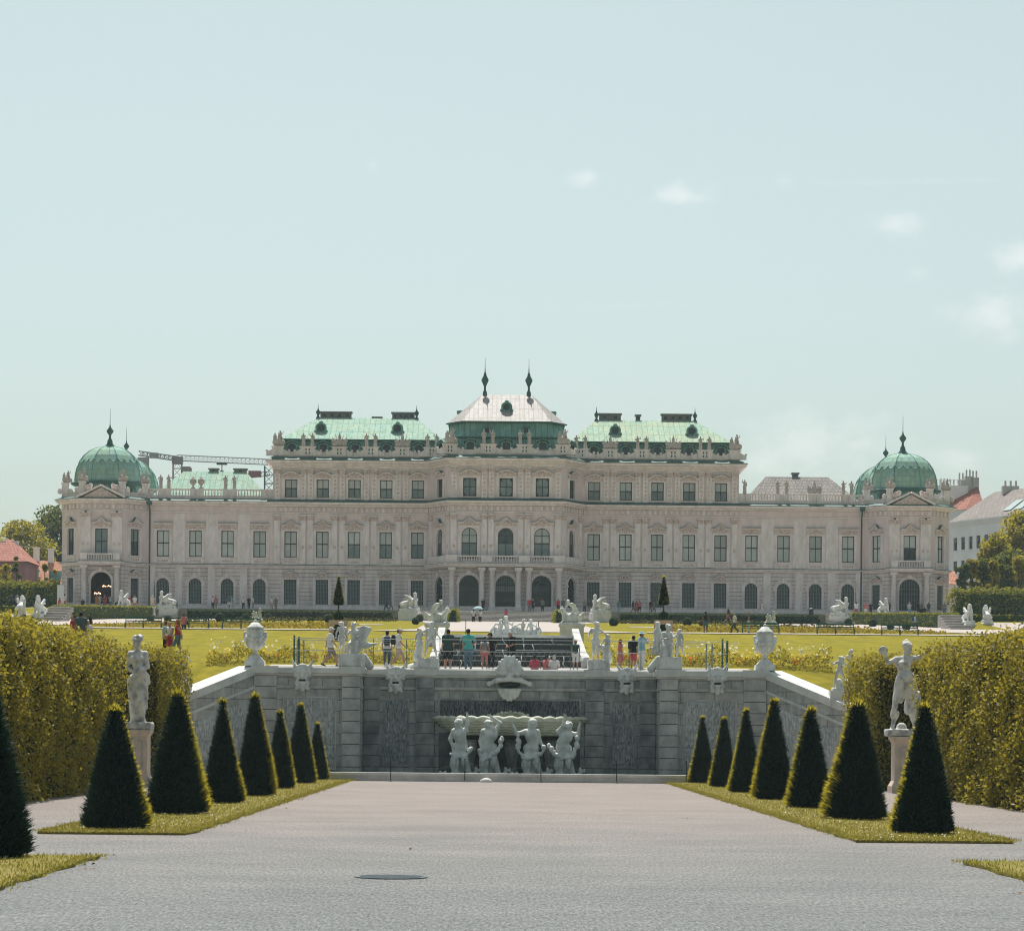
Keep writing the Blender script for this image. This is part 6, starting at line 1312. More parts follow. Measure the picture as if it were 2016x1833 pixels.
sR = body_prims(j, True, hair='bun', thick=.95)+[ell((-.43, -.17, 1.60), (.10, .03, .09), .02), cap((.1, .0, 1.08), (.20, .06, .50), .12, .17, .06), cap((.18, .06, .6), (.30, .10, .22), .15, .10, .05), cap((-.05, -.06, 1.05), (-.13, -.06, .68), .12, .09, .05), cap((-.12, 0, 1.36), (.1, -.1, 1.12), .07, .07, .04), ('fold', .026, 38, .20, 1.0, -10), bx((0, .03, .02), (.34, .27, .07), .02, .03), ell((-.02, .14, .12), (.10, .10, .10), .04)]
carve('statue', 'weathered dancing woman statue with raised hands and wind blown skirt at the right hedge', 'statue', (rx-.12, rd, 2.6+.055*2.4), sR, .02, M_STATO, 2.4, 0, None, [j])

# caryatid figures under the shell
def garland(pts, r=.05):
    L = []; P = [V3(p) for p in pts]
    for a, b in zip(P[:-1], P[1:]):
        n = max(2, int((b-a).length/.055))
        for i in range(n): q = a+(b-a)*i/n; L.append(ell((q.x+random.uniform(-.025, .025), q.y-.02+random.uniform(-.02, .02), q.z+random.uniform(-.025, .025)), r*random.uniform(.6, 1.2), .003))
    return L
def tail(x=0): return [ell((.14, -.12, .52), (.13, .13, .26), .04), ell((-.14, -.10, .5), (.13, .13, .26), .04), cap((-.09, 0, .78), (-.19, -.05, .40), .14, .12, .04), cap((.09, 0, .78), (.16, .0, .40), .14, .12, .04), cap((-.19, -.05, .40), (-.10, -.10, .12), .12, .07, .03), cap((.16, 0, .40), (.30, -.03, .10), .12, .07, .03), cap((-.10, -.10, .12), (-.42, -.04, .06), .08, .05, .03), cap((.30, -.03, .10), (.50, -.02, .16), .07, .04, .03), ell((-.52, -.02, .10), (.12, .06, .10), .02), ell((.56, 0, .22), (.08, .05, .12), .02), cap((0, .12, .6), (0, .15, 0), .14, .18, .05)]
ch = dict(knL=(.10, 0, .6), anL=(.12, 0, .4), knR=(-.10, 0, .6), anR=(-.12, 0, .4))
CJ = [J0(pel=(.05, 0, .95), wai=(.05, 0, 1.1), che=(-.01, -.02, 1.32), hed=(-.06, -.04, 1.64), face=(-.6, -.8, -.1), shL=(.19, 0, 1.44), elL=(.24, -.06, 1.62), haL=(.22, -.04, 1.88), elR=(-.30, .0, 1.18), haR=(-.20, -.05, .92), **ch),
      J0(pel=(-.05, 0, .95), wai=(-.06, 0, 1.1), hed=(.00, -.08, 1.63), face=(.75, -.6, .35), shL=(.19, 0, 1.46), elL=(.34, -.10, 1.68), haL=(.05, -.12, 1.88), elR=(-.27, .02, 1.12), haR=(-.24, -.08, .90), che=(.05, -.03, 1.32), **ch),
      J0(pel=(.04, 0, .95), wai=(.06, 0, 1.1), che=(0, 0, 1.32), hed=(.04, -.04, 1.65), face=(.15, -1, -.25), shR=(-.19, 0, 1.42), elR=(-.46, -.06, 1.36), haR=(-.58, -.08, 1.62), elL=(.26, .0, 1.14), haL=(.36, -.06, .98), **ch),
      J0(pel=(-.06, 0, .95), wai=(-.05, 0, 1.1), hed=(.12, -.09, 1.56), face=(.2, -.9, -.35), shR=(-.17, 0, 1.44), elR=(-.02, -.16, 1.62), haR=(.0, -.12, 1.86), shL=(.20, 0, 1.38), elL=(.44, -.06, 1.36), haL=(.47, -.08, 1.62), che=(.07, -.03, 1.30), **ch)]
GA = [[(-.24, -.1, .72), (-.1, -.16, .6), (.2, -.16, .68), (.36, -.08, .95)], [(-.27, -.08, .85), (-.26, -.1, .5), (-.05, -.2, .62), (.22, -.16, .78), (.34, -.1, 1.0), (.42, -.05, 1.28)], [(-.42, -.08, 1.3), (-.40, -.1, .85), (-.22, -.15, .6), (.05, -.18, .62), (.3, -.14, .75), (.42, -.1, 1.0)], [(-.48, -.05, 1.0), (-.3, -.14, .75), (-.05, -.2, .62), (.25, -.16, .66), (.38, -.1, .95), (.44, -.08, 1.3)]]
CL = ['left arm raised and head turned aside, leftmost under the shell basin', 'bearded head thrown back, second from the left under the shell basin', 'one arm stretched out sideways, second from the right under the shell basin', 'both arms raised and head bowed, rightmost under the shell basin']
for i, x in enumerate((905, 963, 1046, 1110)):
    d = 152.45; L = body_prims(CJ[i], i in (0, 2), hair=['bun', 'beard', 'long', 'curls'][i], thick=1.52, hs=1.36, k=.03)+tail()+[('fold', .022, 34, .02, .62, 3)]+garland(GA[i], .075)
    carve('caryatid', 'stone figure with %s' % CL[i], 'statue', (gx(x, 1480, d), d, 0.1), L, .022, M_STATW, 1.80, 0, 'figures carrying the shell basin', [CJ[i]])

# masks on the wall
def mask_prims(v):
    L = [ell((0, 0, 0), (.42, .26, .50), .06), ell((0, -.22, .16), (.36, .12, .12), .06), cap((0, -.26, .12), (0, -.36, -.08), .05, .09, .05), ell((.09, -.28, -.08), .06, .03), ell((-.09, -.28, -.08), .06, .03), ell((.26, -.2, -.02), (.14, .10, .13), .05), ell((-.26, -.2, -.02), (.14, .10, .13), .05)]
    L += [('sub', ell((.16, -.30, .09), (.075, .08, .05))), ('sub', ell((-.16, -.30, .09), (.075, .08, .05))), ell((.16, -.24, .09), .05, .01), ell((-.16, -.24, .09), .05, .01)]
    L += [cap((-.2, -.22, -.20), (.2, -.22, -.20), .07, .07, .04), cap((-.22, -.2, -.40), (.22, -.2, -.40), .07, .07, .04), cap((0, -.16, -.45), (0, -.12, -.85), .22, .12, .06)]
    for s in (-1, 1):
        L += [cap((s*.28, .0, .38), (s*.50, -.02, .72), .13, .06, .05), cap((s*.50, -.02, .72), (s*.52, -.04, .84), .06, .05, .03), cap((s*.18, -.2, -.22), (s*.32, -.15, -.40), .08, .07, .03), ell((s*.30, -.12, -.78), .10, .03), cap((s*.30, -.1, -.45), (s*.22, -.12, -.75), .10, .09, .04)]
        for i in range(5): a = 1.3-i*.40; L.append(cap((s*.34*cos(a*.9), -.1, .05+.34*sin(a)), (s*(.44+.03*v)*cos(a*.9), -.08, .08+.46*sin(a)), .10, .08, .03))
    for i in range(5): L.append(cap((-.16+.08*i, -.15, .32), (-.26+.13*i, -.12, .52+.06*(2-abs(i-2))), .06, .06, .015))
    L += [ell((0, -.14, .55), (.13, .1, .1), .02), ('sub', bx((0, -.3, -.30), (.19, .20, .062)))]
    return L
for i, (x, y, d) in enumerate(((596, 1327, WY), (779, 1332, WY+RC), (1234, 1334, WY+RC), (1412, 1334, WY))):
    V, Q = sdf_np(mask_prims(i % 2), .03); V[:, 2] *= 0.97; V[:, 0] *= 1.06
    p = pt(x, y, d); o = link('mask', mesh_np('mask', V, Q, M_STAT, smooth=True), wall, (p.x, d-WY-.12, p.z-.05)); o['label'] = ['horned grinning mask on the left wing', 'horned mask left of the centre', 'horned mask right of the centre', 'horned grinning mask on the right wing'][i]
    mb = MB(); mb.box(-.16, .16, -.17, -.15, -.36, -.24); mb.build('mouth', [M_DARKP], o)  # dark box paints the shade inside the open mouth
L = [ell((0, .05, 0), (.62, .3, .55), .08)]
for i in range(13):
    a = pi*(i+.5)/13; q_ = .74+.26*sin(a)**3+(.03 if i % 2 else -.03); L.append(cap((.26*cos(a), -.26, .02+.22*sin(a)), (.90*q_*cos(a), -.12, -.05+.96*q_*sin(a)), .13, .10, .015))
    if i % 2: L.append(cap((.30*cos(a), -.30, .08+.2*sin(a)), (.55*cos(a), -.24, .04+.58*sin(a)), .07, .09, .012))
for s in (-1, 1): L += [ell((s*.30, -.30, -.02), (.22, .16, .12), .03), cap((s*.10, -.34, -.30), (s*.62, -.28, -.36), .14, .12, .05), cap((s*.62, -.28, -.36), (s*1.02, -.16, -.52), .13, .10, .05), ell((s*1.08, -.14, -.54), (.13, .1, .14), .03), ('sub', ell((s*.27, -.42, -.12), (.15, .12, .10)))]
L += [cap((0, -.2, .12), (0, -.38, -.22), .10, .16, .06), ('sub', ell((0, -.25, -.60), (.60, .4, .10)))]
for i in range(9): x = -.56+.14*i; L.append(cap((x, -.22, -.86), (x*.74, -.16, -1.22-.20*(4-abs(i-4))/4-.06*(i % 2)), .085, .055, .008))
V, Q = sdf_np(L, .035); p = pt(1003, 1327, WY+RC); o = link('great_mask', mesh_np('great_mask', V*1.06, Q, M_STAT, smooth=True), wall, (p.x, RC-.15, p.z+.02)); o['label'] = 'large shell crowned mask with a wide dark mouth over the shell basin'
mb = MB(); mb.lump((0, -.10, -.63), (.64, .14, .17)); mb.build('mouth', [M_DARKP], o)  # dark lump: painted shade in the gap below the lip

# urns at the ends of the wings
def urn(x, lab):
    t = thing('urn', lab, 'urn', (gx(x, 1312, WY+.4), WY+.42, ZT+.012), 0, 'urns on the cascade wall'); mb = MB()
    mb.frust(-.56, .56, -.56, .56, 0, .30, .03); mb.frust(-.48, .48, -.48, .48, .301, .62, .27); mb.build('foot', [M_STAT], t); mb = MB(); mb.smooth = True
    mb.lathe([(.16, .60), (.13, .80), (.15, .88), (.34, .98), (.46, 1.10), (.52, 1.25), (.50, 1.34), (.47, 1.38), (.50, 1.45), (.50, 1.75), (.47, 1.90), (.50, 2.02), (.42, 2.06)], (0, 0, 0), 28)
    for k in range(18): a = 2*pi*k/18; mb.tube([(.30*cos(a), .30*sin(a), .98), (.46*cos(a), .46*sin(a), 1.13), (.515*cos(a), .515*sin(a), 1.30)], [.04, .06, .05], 5)
    for s in (-1, 1):
        mb.lump((s*.53, -.05, 1.62), (.14, .16, .20)); mb.lump((s*.50, -.2, 1.45), (.12, .12, .16)); mb.lump((s*.58, 0, 1.82), (.10, .12, .12))
        mb.tube([(s*.48, -.28, 1.66), (s*.28, -.46, 1.52), (0, -.54, 1.48)], [.06, .08, .09], 6)
    mb.lump((0, -.50, 1.62), (.14, .10, .16)); mb.build('vessel', [M_STAT], t); mb = MB(); mb.smooth = True; mb.lathe([(.46, 2.05), (.50, 2.10), (.44, 2.18), (.30, 2.30), (.20, 2.42), (.08, 2.46), (.11, 2.54), (.03, 2.60)], (0, 0, 0), 20); mb.build('lid', [M_STAT], t)
urn(502, 'white lidded stone urn on the left end of the cascade wall'); urn(1505.5, 'white lidded stone urn on the right end of the cascade wall')

# groups of putti along the wall top: each on its own plinth block
def child(**k):
    j = J0(**k); return j
def putto(dx, dy, dz, sc, pose):
    'child-proportioned figure as prims, scaled about its feet'
    j = J0(**pose); L = body_prims(j, hair='curls', thick=1.22, hs=1.32, k=.03)
    out = []
    def T(p): return (p[0]*sc+dx, p[1]*sc+dy, p[2]*sc+dz)
    for p in L:
        if p[0] == 'c': out.append(('c', T(p[1]), T(p[2]), p[3]*sc, p[4]*sc, p[5]*sc))
        elif p[0] == 'e': out.append(('e', T(p[1]), tuple(r*sc for r in p[2]), p[3]*sc, p[4]))
    jj = {k: (T(v) if k not in ('fdL', 'fdR', 'face') else v) for k, v in j.items()}
    return out, jj
def block(w, d, h): return [bx((0, 0, h/2), (w, d, h/2), .015, .02)]
sit = dict(pel=(0, .1, .55), wai=(0, .06, .72), che=(0, .0, .95), nek=(0, -.02, 1.13), hed=(0, -.05, 1.27), shL=(.18, 0, 1.05), shR=(-.18, 0, 1.05), hiL=(.1, .06, .53), hiR=(-.1, .06, .53), knL=(.15, -.33, .55), knR=(-.13, -.33, .48), anL=(.14, -.34, .12), anR=(-.16, -.26, .08))
def up(base, **k): b = dict(base); b.update(k); return b
yk = WY+.45
# 1: left inner pier - youth seated high, child reaching from the left, big shell behind on the right
a, j1 = putto(.08, 0, .62, 1.02, up(sit, face=(-.9, -.5, -.2), elR=(-.30, -.1, .90), haR=(-.40, -.2, 1.12), elL=(.26, -.1, .82), haL=(.12, -.25, .80), knR=(-.24, -.25, .42), anR=(-.30, -.3, .02), hed=(-.03, -.04, 1.30)))
b, j2 = putto(-.50, -.02, .62, .86, dict(face=(.6, -.6, .5), elR=(-.30, .0, 1.15), haR=(-.30, -.12, .95), elL=(.28, -.1, 1.40), haL=(.36, -.1, 1.66), knR=(-.06, -.15, .5), anR=(-.16, .1, .16)))
L = block(.62, .5, .62)+a+b+[cap((.38, .14, 1.0), (.22+.105*q_, .12, 1.92-.03*abs(q_-3)), .13, .075, .006) for q_ in range(7)]+[ell((.62, .1, 1.05), (.30, .2, .16), .05), cap((.6, .1, 1.0), (1.15, .1, 1.12), .14, .05, .05), ell((.1, .12, .95), (.34, .25, .36), .06), cap((.55, .3, .5), (.82, .35, .06), .16, .20, .03), ('rough', .012, 34)]
carve('sculpture_group', 'white seated youth with a child reaching up, on the left pier of the wall', 'statue', (gx(693, 1312, yk), yk, ZT+.012), L, .028, M_STAT, 1.17, 0, 'putti groups on the cascade wall', [j1, j2])
# 2: child and standing youth
a, j1 = putto(.13, 0, .50, .98, dict(face=(-.3, -.9, -.2), elR=(-.34, -.05, 1.32), haR=(-.52, -.08, 1.22), elL=(.30, .05, 1.18), haL=(.40, -.05, 1.06), knR=(-.20, -.12, .55), anR=(-.28, -.04, .12), knL=(.18, .0, .5), anL=(.28, .05, .1)))
b, j2 = putto(-.42, .02, .52, .80, dict(face=(.9, -.4, .2), elL=(.28, -.1, 1.36), haL=(.40, -.1, 1.50), elR=(-.26, 0, 1.12)))
L = block(.52, .45, .5)+a+b+[cap((-.45, 0, 1.1), (-.52, .05, .5), .16, .22, .05), ell((-.6, .1, .12), (.4, .3, .14), .06), ('rough', .01, 30)]
carve('sculpture_group', 'white stone youth striding beside a smaller child, on the wall left of the great mask', 'statue', (gx(843, 1314, yk+RC), yk+RC, ZT+.012), L, .028, M_STAT, 1.17, 0, 'putti groups on the cascade wall', [j1, j2])
# 3: youth bending to a child on the right
a, j1 = putto(-.14, 0, .50, 1.02, dict(face=(.8, -.6, -.35), hed=(.06, -.05, 1.62), elL=(.36, -.08, 1.28), haL=(.58, -.1, 1.14), elR=(-.34, .02, 1.22), haR=(-.34, -.1, 1.12)))
b, j2 = putto(.40, -.02, .50, .70, dict(face=(-.7, -.6, .5), elR=(-.28, -.1, 1.2), haR=(-.40, -.12, 1.0), elL=(.26, -.1, 1.2), haL=(.1, -.2, 1.1), knL=(.15, -.15, .5)))
L = block(.52, .45, .5)+a+b+[ell((.12, .1, 1.1), (.22, .16, .16), .06), cap((.38, .1, 1.0), (.45, .1, .5), .17, .22, .05), ('rough', .01, 30)]
carve('sculpture_group', 'white youth leaning to a little child, on the wall right of the great mask', 'statue', (gx(1178, 1317, yk+RC), yk+RC, ZT+.012), L, .028, M_STAT, 1.17, 0, 'putti groups on the cascade wall', [j1, j2])
# 4: draped seated woman with child on the right, amphora behind
a, j1 = putto(-.10, 0, .60, 1.08, up(sit, face=(.6, -.7, -.45), hed=(.06, -.1, 1.27), elL=(.28, -.15, .86), haL=(.34, -.32, .92), elR=(-.24, -.1, .82), haR=(.0, -.3, .80), knL=(.20, -.34, .52), anL=(.16, -.36, .02)))
b, j2 = putto(.46, -.05, .55, .78, dict(face=(-.8, -.5, .3), elR=(-.30, -.12, 1.24), haR=(-.46, -.2, 1.12), elL=(.26, .0, 1.12), knL=(.20, -.05, .52), anL=(.34, .08, .2)))
L = block(.60, .5, .6)+a+b+[cap((-.15, .05, 1.3), (-.18, -.15, .75), .20, .28, .06), ell((-.55, .15, 1.7), (.20, .18, .34), .04), cap((-.55, .15, 2.0), (-.55, .15, 2.18), .10, .13, .03), cap((-.55, .1, 1.5), (-.6, .1, .9), .12, .22, .03), ell((-.55, .12, 1.35), (.26, .2, .10), .01), ell((-.58, .12, 1.0), (.30, .2, .12), .01), cap((-.5, .3, .5), (-.82, .35, .06), .16, .20, .03), ('fold', .024, 38, .65, 1.15, 8)]
carve('sculpture_group', 'white draped seated woman with a child, on the right pier of the wall', 'statue', (gx(1317, 1318, yk), yk, ZT+.012), L, .028, M_STAT, 1.17, 0, 'putti groups on the cascade wall', [j1, j2])
# putti climbing on the ramps
for s, loc, lab in ((-1, RAMPL, 'small white putto stepping down the left ramp, half hidden by the hedge'), (1, RAMPR, 'pair of small white putti struggling on the right ramp, half hidden by the hedge')):
    a, j1 = putto(0, 0, .1, 1.0, dict(face=(s*.7, -.6, .2), pel=(0, 0, .95), che=(s*.08, 0, 1.3), hed=(s*.12, -.03, 1.6), elL=(.32, -.1, 1.35), haL=(.46, -.15, 1.2), elR=(-.3, -.1, 1.3), haR=(-.45, -.12, 1.38), knL=(.2, -.2, .62), anL=(.24, -.02, .2), knR=(-.2, -.05, .5), anR=(-.3, .1, .1)))
    L = [bx((0, 0, .05), (.4, .36, .08), .02, .02)]+a; hs = [j1]
    if s > 0:
        b, j2 = putto(.62, .15, .5, .95, dict(face=(-.7, -.6, -.3), elR=(-.34, -.1, 1.3), haR=(-.55, -.12, 1.15))); L += b+[ell((.55, .15, .35), (.4, .3, .3), .08)]; hs.append(j2)
    L += [cap((0, .12, .5), (.05, .15, .05), .16, .25, .06)]
    carve('sculpture_group', lab, 'statue', tuple(loc), L, .028, M_STAT, 1.0, 0, 'putti on the ramps', hs)

# ---------------------------------------------------------------- the stepped cascade behind
M_DARKW = mat('cascade_dark_stone', (0.05, 0.058, 0.06), (0.028, 0.034, 0.036), rough=0.35, scale=3, stretch=(4, 1, 0.6), bump=0.5, bscale=6)
M_FOAM = mat('cascade_water', (0.58, 0.60, 0.58), (0.12, 0.14, 0.14), rough=0.12, spec=0.5, scale=2.5, bump=0.6, bscale=8, lo=0.30, hi=0.75)
ca = thing('stepped_cascade', 'dark stepped water cascade behind the railing with white stone flanks', 'fountain', (0, 163, 6.3)); co = V3((0, 163, 6.3))
nst = 5; mb = MB(); mw = MB()
zs_ = [6.55, 7.05, 7.65, 8.25, 8.95]; yd = [163.2, 167.5, 172, 177, 183]
for i in range(5):
    z1 = CZ+ (CZ*0+ [1300, 1290, 1279, 1267, 1254][i]*-1+VC)*yd[i]/F
    z0 = 5.5; hw = 4.25
    mb.box(-hw, hw, yd[i]-163, 24, z0-6.3, z1-6.3-0.05)
    mw.box(-hw, hw, yd[i]-163-.18, (yd[i+1] if i < 4 else 187)-163, z1-6.3-.049, z1-6.3)
    mw.smooth = False
    for k in range(5):     # spouts of water falling over the lip
        x = random.uniform(-hw+.4, hw-.4); hgt = random.uniform(.35, .6); mw.tube([(x, yd[i]-163-.15, z1-6.3), (x+random.uniform(-.05, .1), yd[i]-163-.45, z1-6.3-hgt*.4), (x+random.uniform(-.05, .2), yd[i]-163-.6, z1-6.3-hgt)], [.03, .035, .02], 4)
mb.build('steps', [M_DARKW], ca); mw.build('falling_water', [M_FOAM], ca)
for s in (-1, 1):
    mb = MB(); x0, x1 = sorted((s*4.28, s*4.75)); P = [(162.0, 6.9), (164, 7.25), (168, 7.5), (183, 9.25), (186, 9.7)]
    for (ya, za), (yb_, zb_) in zip(P[:-1], P[1:]): mb.add([(x0, ya-163, -.8), (x1, ya-163, -.8), (x1, ya-163, za-6.3), (x0, ya-163, za-6.3), (x0, yb_-163, -.8), (x1, yb_-163, -.8), (x1, yb_-163, zb_-6.3), (x0, yb_-163, zb_-6.3)], [(0, 1, 2, 3), (3, 2, 6, 7), (0, 3, 7, 4), (1, 5, 6, 2), (4, 7, 6, 5)])
    mb.lump(((x0+x1)/2, -1.2, .45), (.34, .34, .4)); mb.build('flank', [M_QUOIN], ca)
mb = MB(); mb.box(-4.9, 4.9, 20.0-.2, 20.6, CZ+(VC-1252.5)*183/F-6.3-.06, CZ+(VC-1252.5)*183/F-6.3+.10); mb.build('lip', [M_COPING], ca)
# reclining river figures on the lip
for i, (x, w, fc) in enumerate(((981, 15, -1), (1001, 22, 1), (1026, 18, -1), (1049, 20, 1))):
    d = 186.0; p = pt(x, 1252, d); fx = (1 if i % 2 else -1)
    pose = up(sit, face=(fx*.7, -.7, 0), pel=(0, .1, .25), wai=(-fx*.1, .06, .42), che=(-fx*.16, 0, .65), nek=(-fx*.16, -.02, .83), hed=(-fx*.15, -.04, .97), shL=(.02+(-fx*.12), 0, .76), shR=(-.3+(.12 if fx < 0 else 0), 0, .76), elL=(.25, -.1, .55), haL=(.3, -.2, .75), elR=(-.42, 0, .5), haR=(-.5, -.1, .25), hiL=(.1, .06, .22), hiR=(-.1, .06, .22), knL=(fx*.4+.05, -.2, .5), knR=(fx*.35-.05, -.2, .3), anL=(fx*.7, -.25, .12), anR=(fx*.6, -.25, .08))
    a, jj = putto(0, 0, 0.15, 1.1, pose); L = a+[ell((0, .15, .2), (.55, .35, .25), .08), ell((-fx*.4, .1, .3), (.25, .2, .25), .05)]
    carve('river_figure', 'reclining white stone figure on the cascade lip, %s of four' % ['leftmost', 'second', 'third', 'rightmost'][i], 'statue', (p.x, d, p.z+.02), L, .04, M_STAT, 0.8 if i != 1 else .95, 0, 'reclining figures on the cascade lip')
# wrestling groups on tall plinths beside the cascade
for s, x, lab in ((-1, 862, 'white stone man wrestling a sea horse on the tall plinth left of the cascade'), (1, 1122, 'white stone man bending over a sea horse on the tall plinth right of the cascade')):
    d = 190; xa, xb = (838, 883) if s < 0 else (1102, 1149); p0_ = pt(xa, 1262, d); p1_ = pt(xb, 1230, d)
    t = thing('plinth', 'tall plain grey plinth %s of the stepped cascade' % ('left' if s < 0 else 'right'), 'plinth', ((p0_.x+p1_.x)/2, d, 7.8), 0, 'plinths beside the cascade'); w = (p1_.x-p0_.x)/2; zt_ = p1_.z-7.8
    mb = MB(); mb.box(-w, w, -w*.8, w*.8, 0, zt_-.14); mb.box(-w-.08, w+.08, -w*.8-.08, w*.8+.08, zt_-.139, zt_); mb.build('block', [M_COPING], t)
    a, j1 = putto(-s*.05, -.05, .55, .98, dict(face=(s*-.6, -.6, -.5), pel=(s*.30, 0, .62), wai=(s*.2, -.02, .75), che=(-s*.0, -.05, .95), nek=(-s*.14, -.08, 1.05), hed=(-s*.24, -.10, 1.14), shL=(.12, -.06, 1.0), shR=(-.16, -.06, 1.0), elL=(.32, -.15, .85), haL=(.36, -.2, .6), elR=(-.36, -.15, .85), haR=(-.46, -.2, .6), hiL=(s*.3+.09, 0, .58), hiR=(s*.3-.09, 0, .58), knL=(s*.45+.05, -.15, .3), anL=(s*.62, 0, -.2), knR=(s*.05, -.2, .25), anR=(s*.25, -.1, -.25)))
    L = a+[bx((0, 0, .06), (.95, .5, .08), .03, .03), ell((0, .05, .5), (.75, .35, .38), .1), cap((-s*.45, 0, .6), (-s*.75, -.05, 1.1), .24, .16, .06), cap((-s*.72, -.05, 1.12), (-s*.95, -.1, .98), .15, .09, .04), ell((-s*.74, -.02, 1.25), (.10, .10, .14), .03), cap((s*.5, .05, .5), (s*.85, .05, .85), .2, .08, .05), cap((s*.85, .05, .85), (s*.98, .05, .55), .08, .05, .04), cap((-s*.6, -.2, .4), (-s*.8, -.3, .1), .1, .06, .04), ('rough', .012, 26)]
    carve('sculpture_group', lab, 'statue', ((p0_.x+p1_.x)/2, d, p1_.z), L, .032, M_STAT, 0.93, 0, None, [])
# sphinxes before the palace
def sphinx(rear=False):
    L = [bx((0, .1, .22), (.52, 1.05, .24), .03, .02), bx((0, .1, .03), (.62, 1.15, .08), .02, .02), ell((0, .75, .85), (.42, .50, .42), .08), cap((0, .6, .9), (0, -.45, 1.25), .36, .34, .1), cap((0, -.50, 1.3), (0, -.56, 1.75), .30, .15, .08), ell((0, -.62, 1.95), (.15, .17, .20), .05), ell((0, -.54, 2.03), (.22, .2, .2), .03), cap((.15, -.5, 1.95), (.2, -.5, 1.6), .09, .06, .03), cap((-.15, -.5, 1.95), (-.2, -.5, 1.6), .09, .06, .03), ell((.12, -.75, 1.45), .12, .03), ell((-.12, -.75, 1.45), .12, .03)]
    for s in (-1, 1): L += [cap((s*.2, -.55, 1.2), (s*.22, -.72, .55), .14, .10, .05), cap((s*.22, -.72, .52), (s*.22, -.92, .50), .10, .09, .04), cap((s*.34, .75, .75), (s*.36, .35, .55), .20, .12, .06), cap((s*.36, .4, .52), (s*.36, .1, .50), .10, .09, .04), cap((s*.26, -.25, 1.30), (s*.36, .28, 1.78), .17, .13, .05), cap((s*.36, .28, 1.78), (s*.34, .62, 1.85), .12, .05, .05), cap((s*.34, .1, 1.45), (s*.38, .60, 1.50), .13, .06, .05)]
    L += [cap((.1, 1.15, .8), (.4, 1.0, .6), .08, .06, .04)]
    return L
V, Q = sdf_np(sphinx(), .05); SPM = mesh_np('figure', V, Q, M_STAT, smooth=True)
for x, yb2, yt2, rz, lo_, lab in [(42, 1213, 1171, pi*1.0, 278, 'back turned, at the far left terrace steps'), (78, 1218, 1172, -.15, 278, 'facing forward, at the far left terrace steps'), (243, 1200, 1162, -.35, 349, 'facing forward, left of the left pavilion steps'), (327, 1200, 1163, -1.25, 349, 'in profile, right of the left pavilion steps'), (808, 1206, 1166, 1.2, 348, 'in profile, left of the central steps'), (1180, 1209, 1170, -1.2, 348, 'in profile, right of the central steps'),
                                (1656, 1214, 1175, 1.2, 349, 'in profile, left of the right pavilion steps'), (1740, 1214, 1177, .3, 349, 'facing forward, right of the right pavilion steps'), (1906, 1231, 1189, .1, 278, 'facing forward, at the far right terrace steps'), (1942, 1229, 1190, pi, 278, 'back turned, at the far right terrace steps')]:
    p = pt(x, yb2, lo_); h = (yb2-yt2)*lo_/F; t = thing('sphinx', 'white stone winged sphinx %s' % lab, 'statue', tuple(p), rz, 'sphinxes around the palace terrace'); link('figure', SPM, t, scale=h/2.23)
    pe = MB(); z0_ = TZ(p.x, lo_)-p.z-.3
    if z0_ < -.12: pe.box(-.62*h/2.23, .62*h/2.23, -1.0*h/2.23, 1.2*h/2.23, z0_, .0); pe.build('base', [M_COPING], t)
# small putti sculpture on the lawn, seen just above the urns
for x, y, lab in ((505, 1226, 'left'), (1517, 1232, 'right')):
    d = 236; p = pt(x, y, d); a, _ = putto(-.35, 0, .2, .8, up(sit, face=(-.6, -.7, 0))); b, _ = putto(.4, 0, .2, .82, dict(face=(.3, -.9, 0), elL=(.3, -.1, 1.4), haL=(.3, -.1, 1.7)))
    L = a+b+[ell((0, .05, .3), (.75, .4, .3), .08), cap((0, 0, .2), (0, 0, -1.2), .3, .4, .05), cap((.05, 0, .5), (-.05, 0, 1.1), .18, .15, .05)]
    carve('sculpture_group', 'tiny white putti group on the parterre beyond the %s urn' % lab, 'statue', tuple(p), L, .04, M_STAT, .75, 0, None, [])
# ---------------------------------------------------------------- figures along the roof line
def roof_fig(k):
    pos = [dict(face=(.3, -.9, 0), elL=(.34, -.05, 1.25), haL=(.2, -.18, 1.2), elR=(-.3, 0, 1.15)), dict(face=(-.5, -.8, 0), elR=(-.36, -.05, 1.5), haR=(-.28, -.1, 1.75), elL=(.28, 0, 1.15)), dict(face=(.6, -.7, 0), elL=(.36, 0, 1.32), haL=(.42, -.12, 1.55), elR=(-.28, -.1, 1.2), haR=(-.1, -.2, 1.15)), dict(face=(-.2, -1, 0), elR=(-.34, -.02, 1.2), haR=(-.2, -.16, 1.02), knL=(.16, -.14, .5))][k]
    j = J0(**pos); return body_prims(j, k % 2 == 0, hair='bun', thick=1.3)+[cap((0, .02, 1.0), (.02, .04, .22), .15, .24, .07), cap((-.15, 0, 1.36), (.18, -.08, 1.0), .09, .10, .04), ('fold', .02, 40, .1, 1.1, 6*(1 if k % 2 else -1)), bx((0, .02, .0), (.26, .22, .06), .02, .03)]
RFM = []
for k in range(4): V, Q = sdf_np(roof_fig(k), .045); RFM.append(mesh_np('figure', V*1.06, Q, M_STATR, smooth=True))
L = [ell((0, 0, .55), (.36, .26, .5), .08), ell((0, -.02, 1.2), (.17, .17, .22), .05), cap((0, 0, 1.35), (0, 0, 1.65), .10, .05, .05)]
for s in (-1, 1): L += [cap((s*.2, .05, .3), (s*.85, .05, 1.1), .06, .05, .03), cap((s*.2, .08, .2), (s*.95, .05, .7), .07, .06, .03), ell((s*.62, .05, .65), (.26, .1, .3), .05), ell((s*.55, -.05, .28), (.34, .2, .22), .05), cap((s*.15, .1, .6), (s*.5, .1, 1.45), .05, .035, .03)]
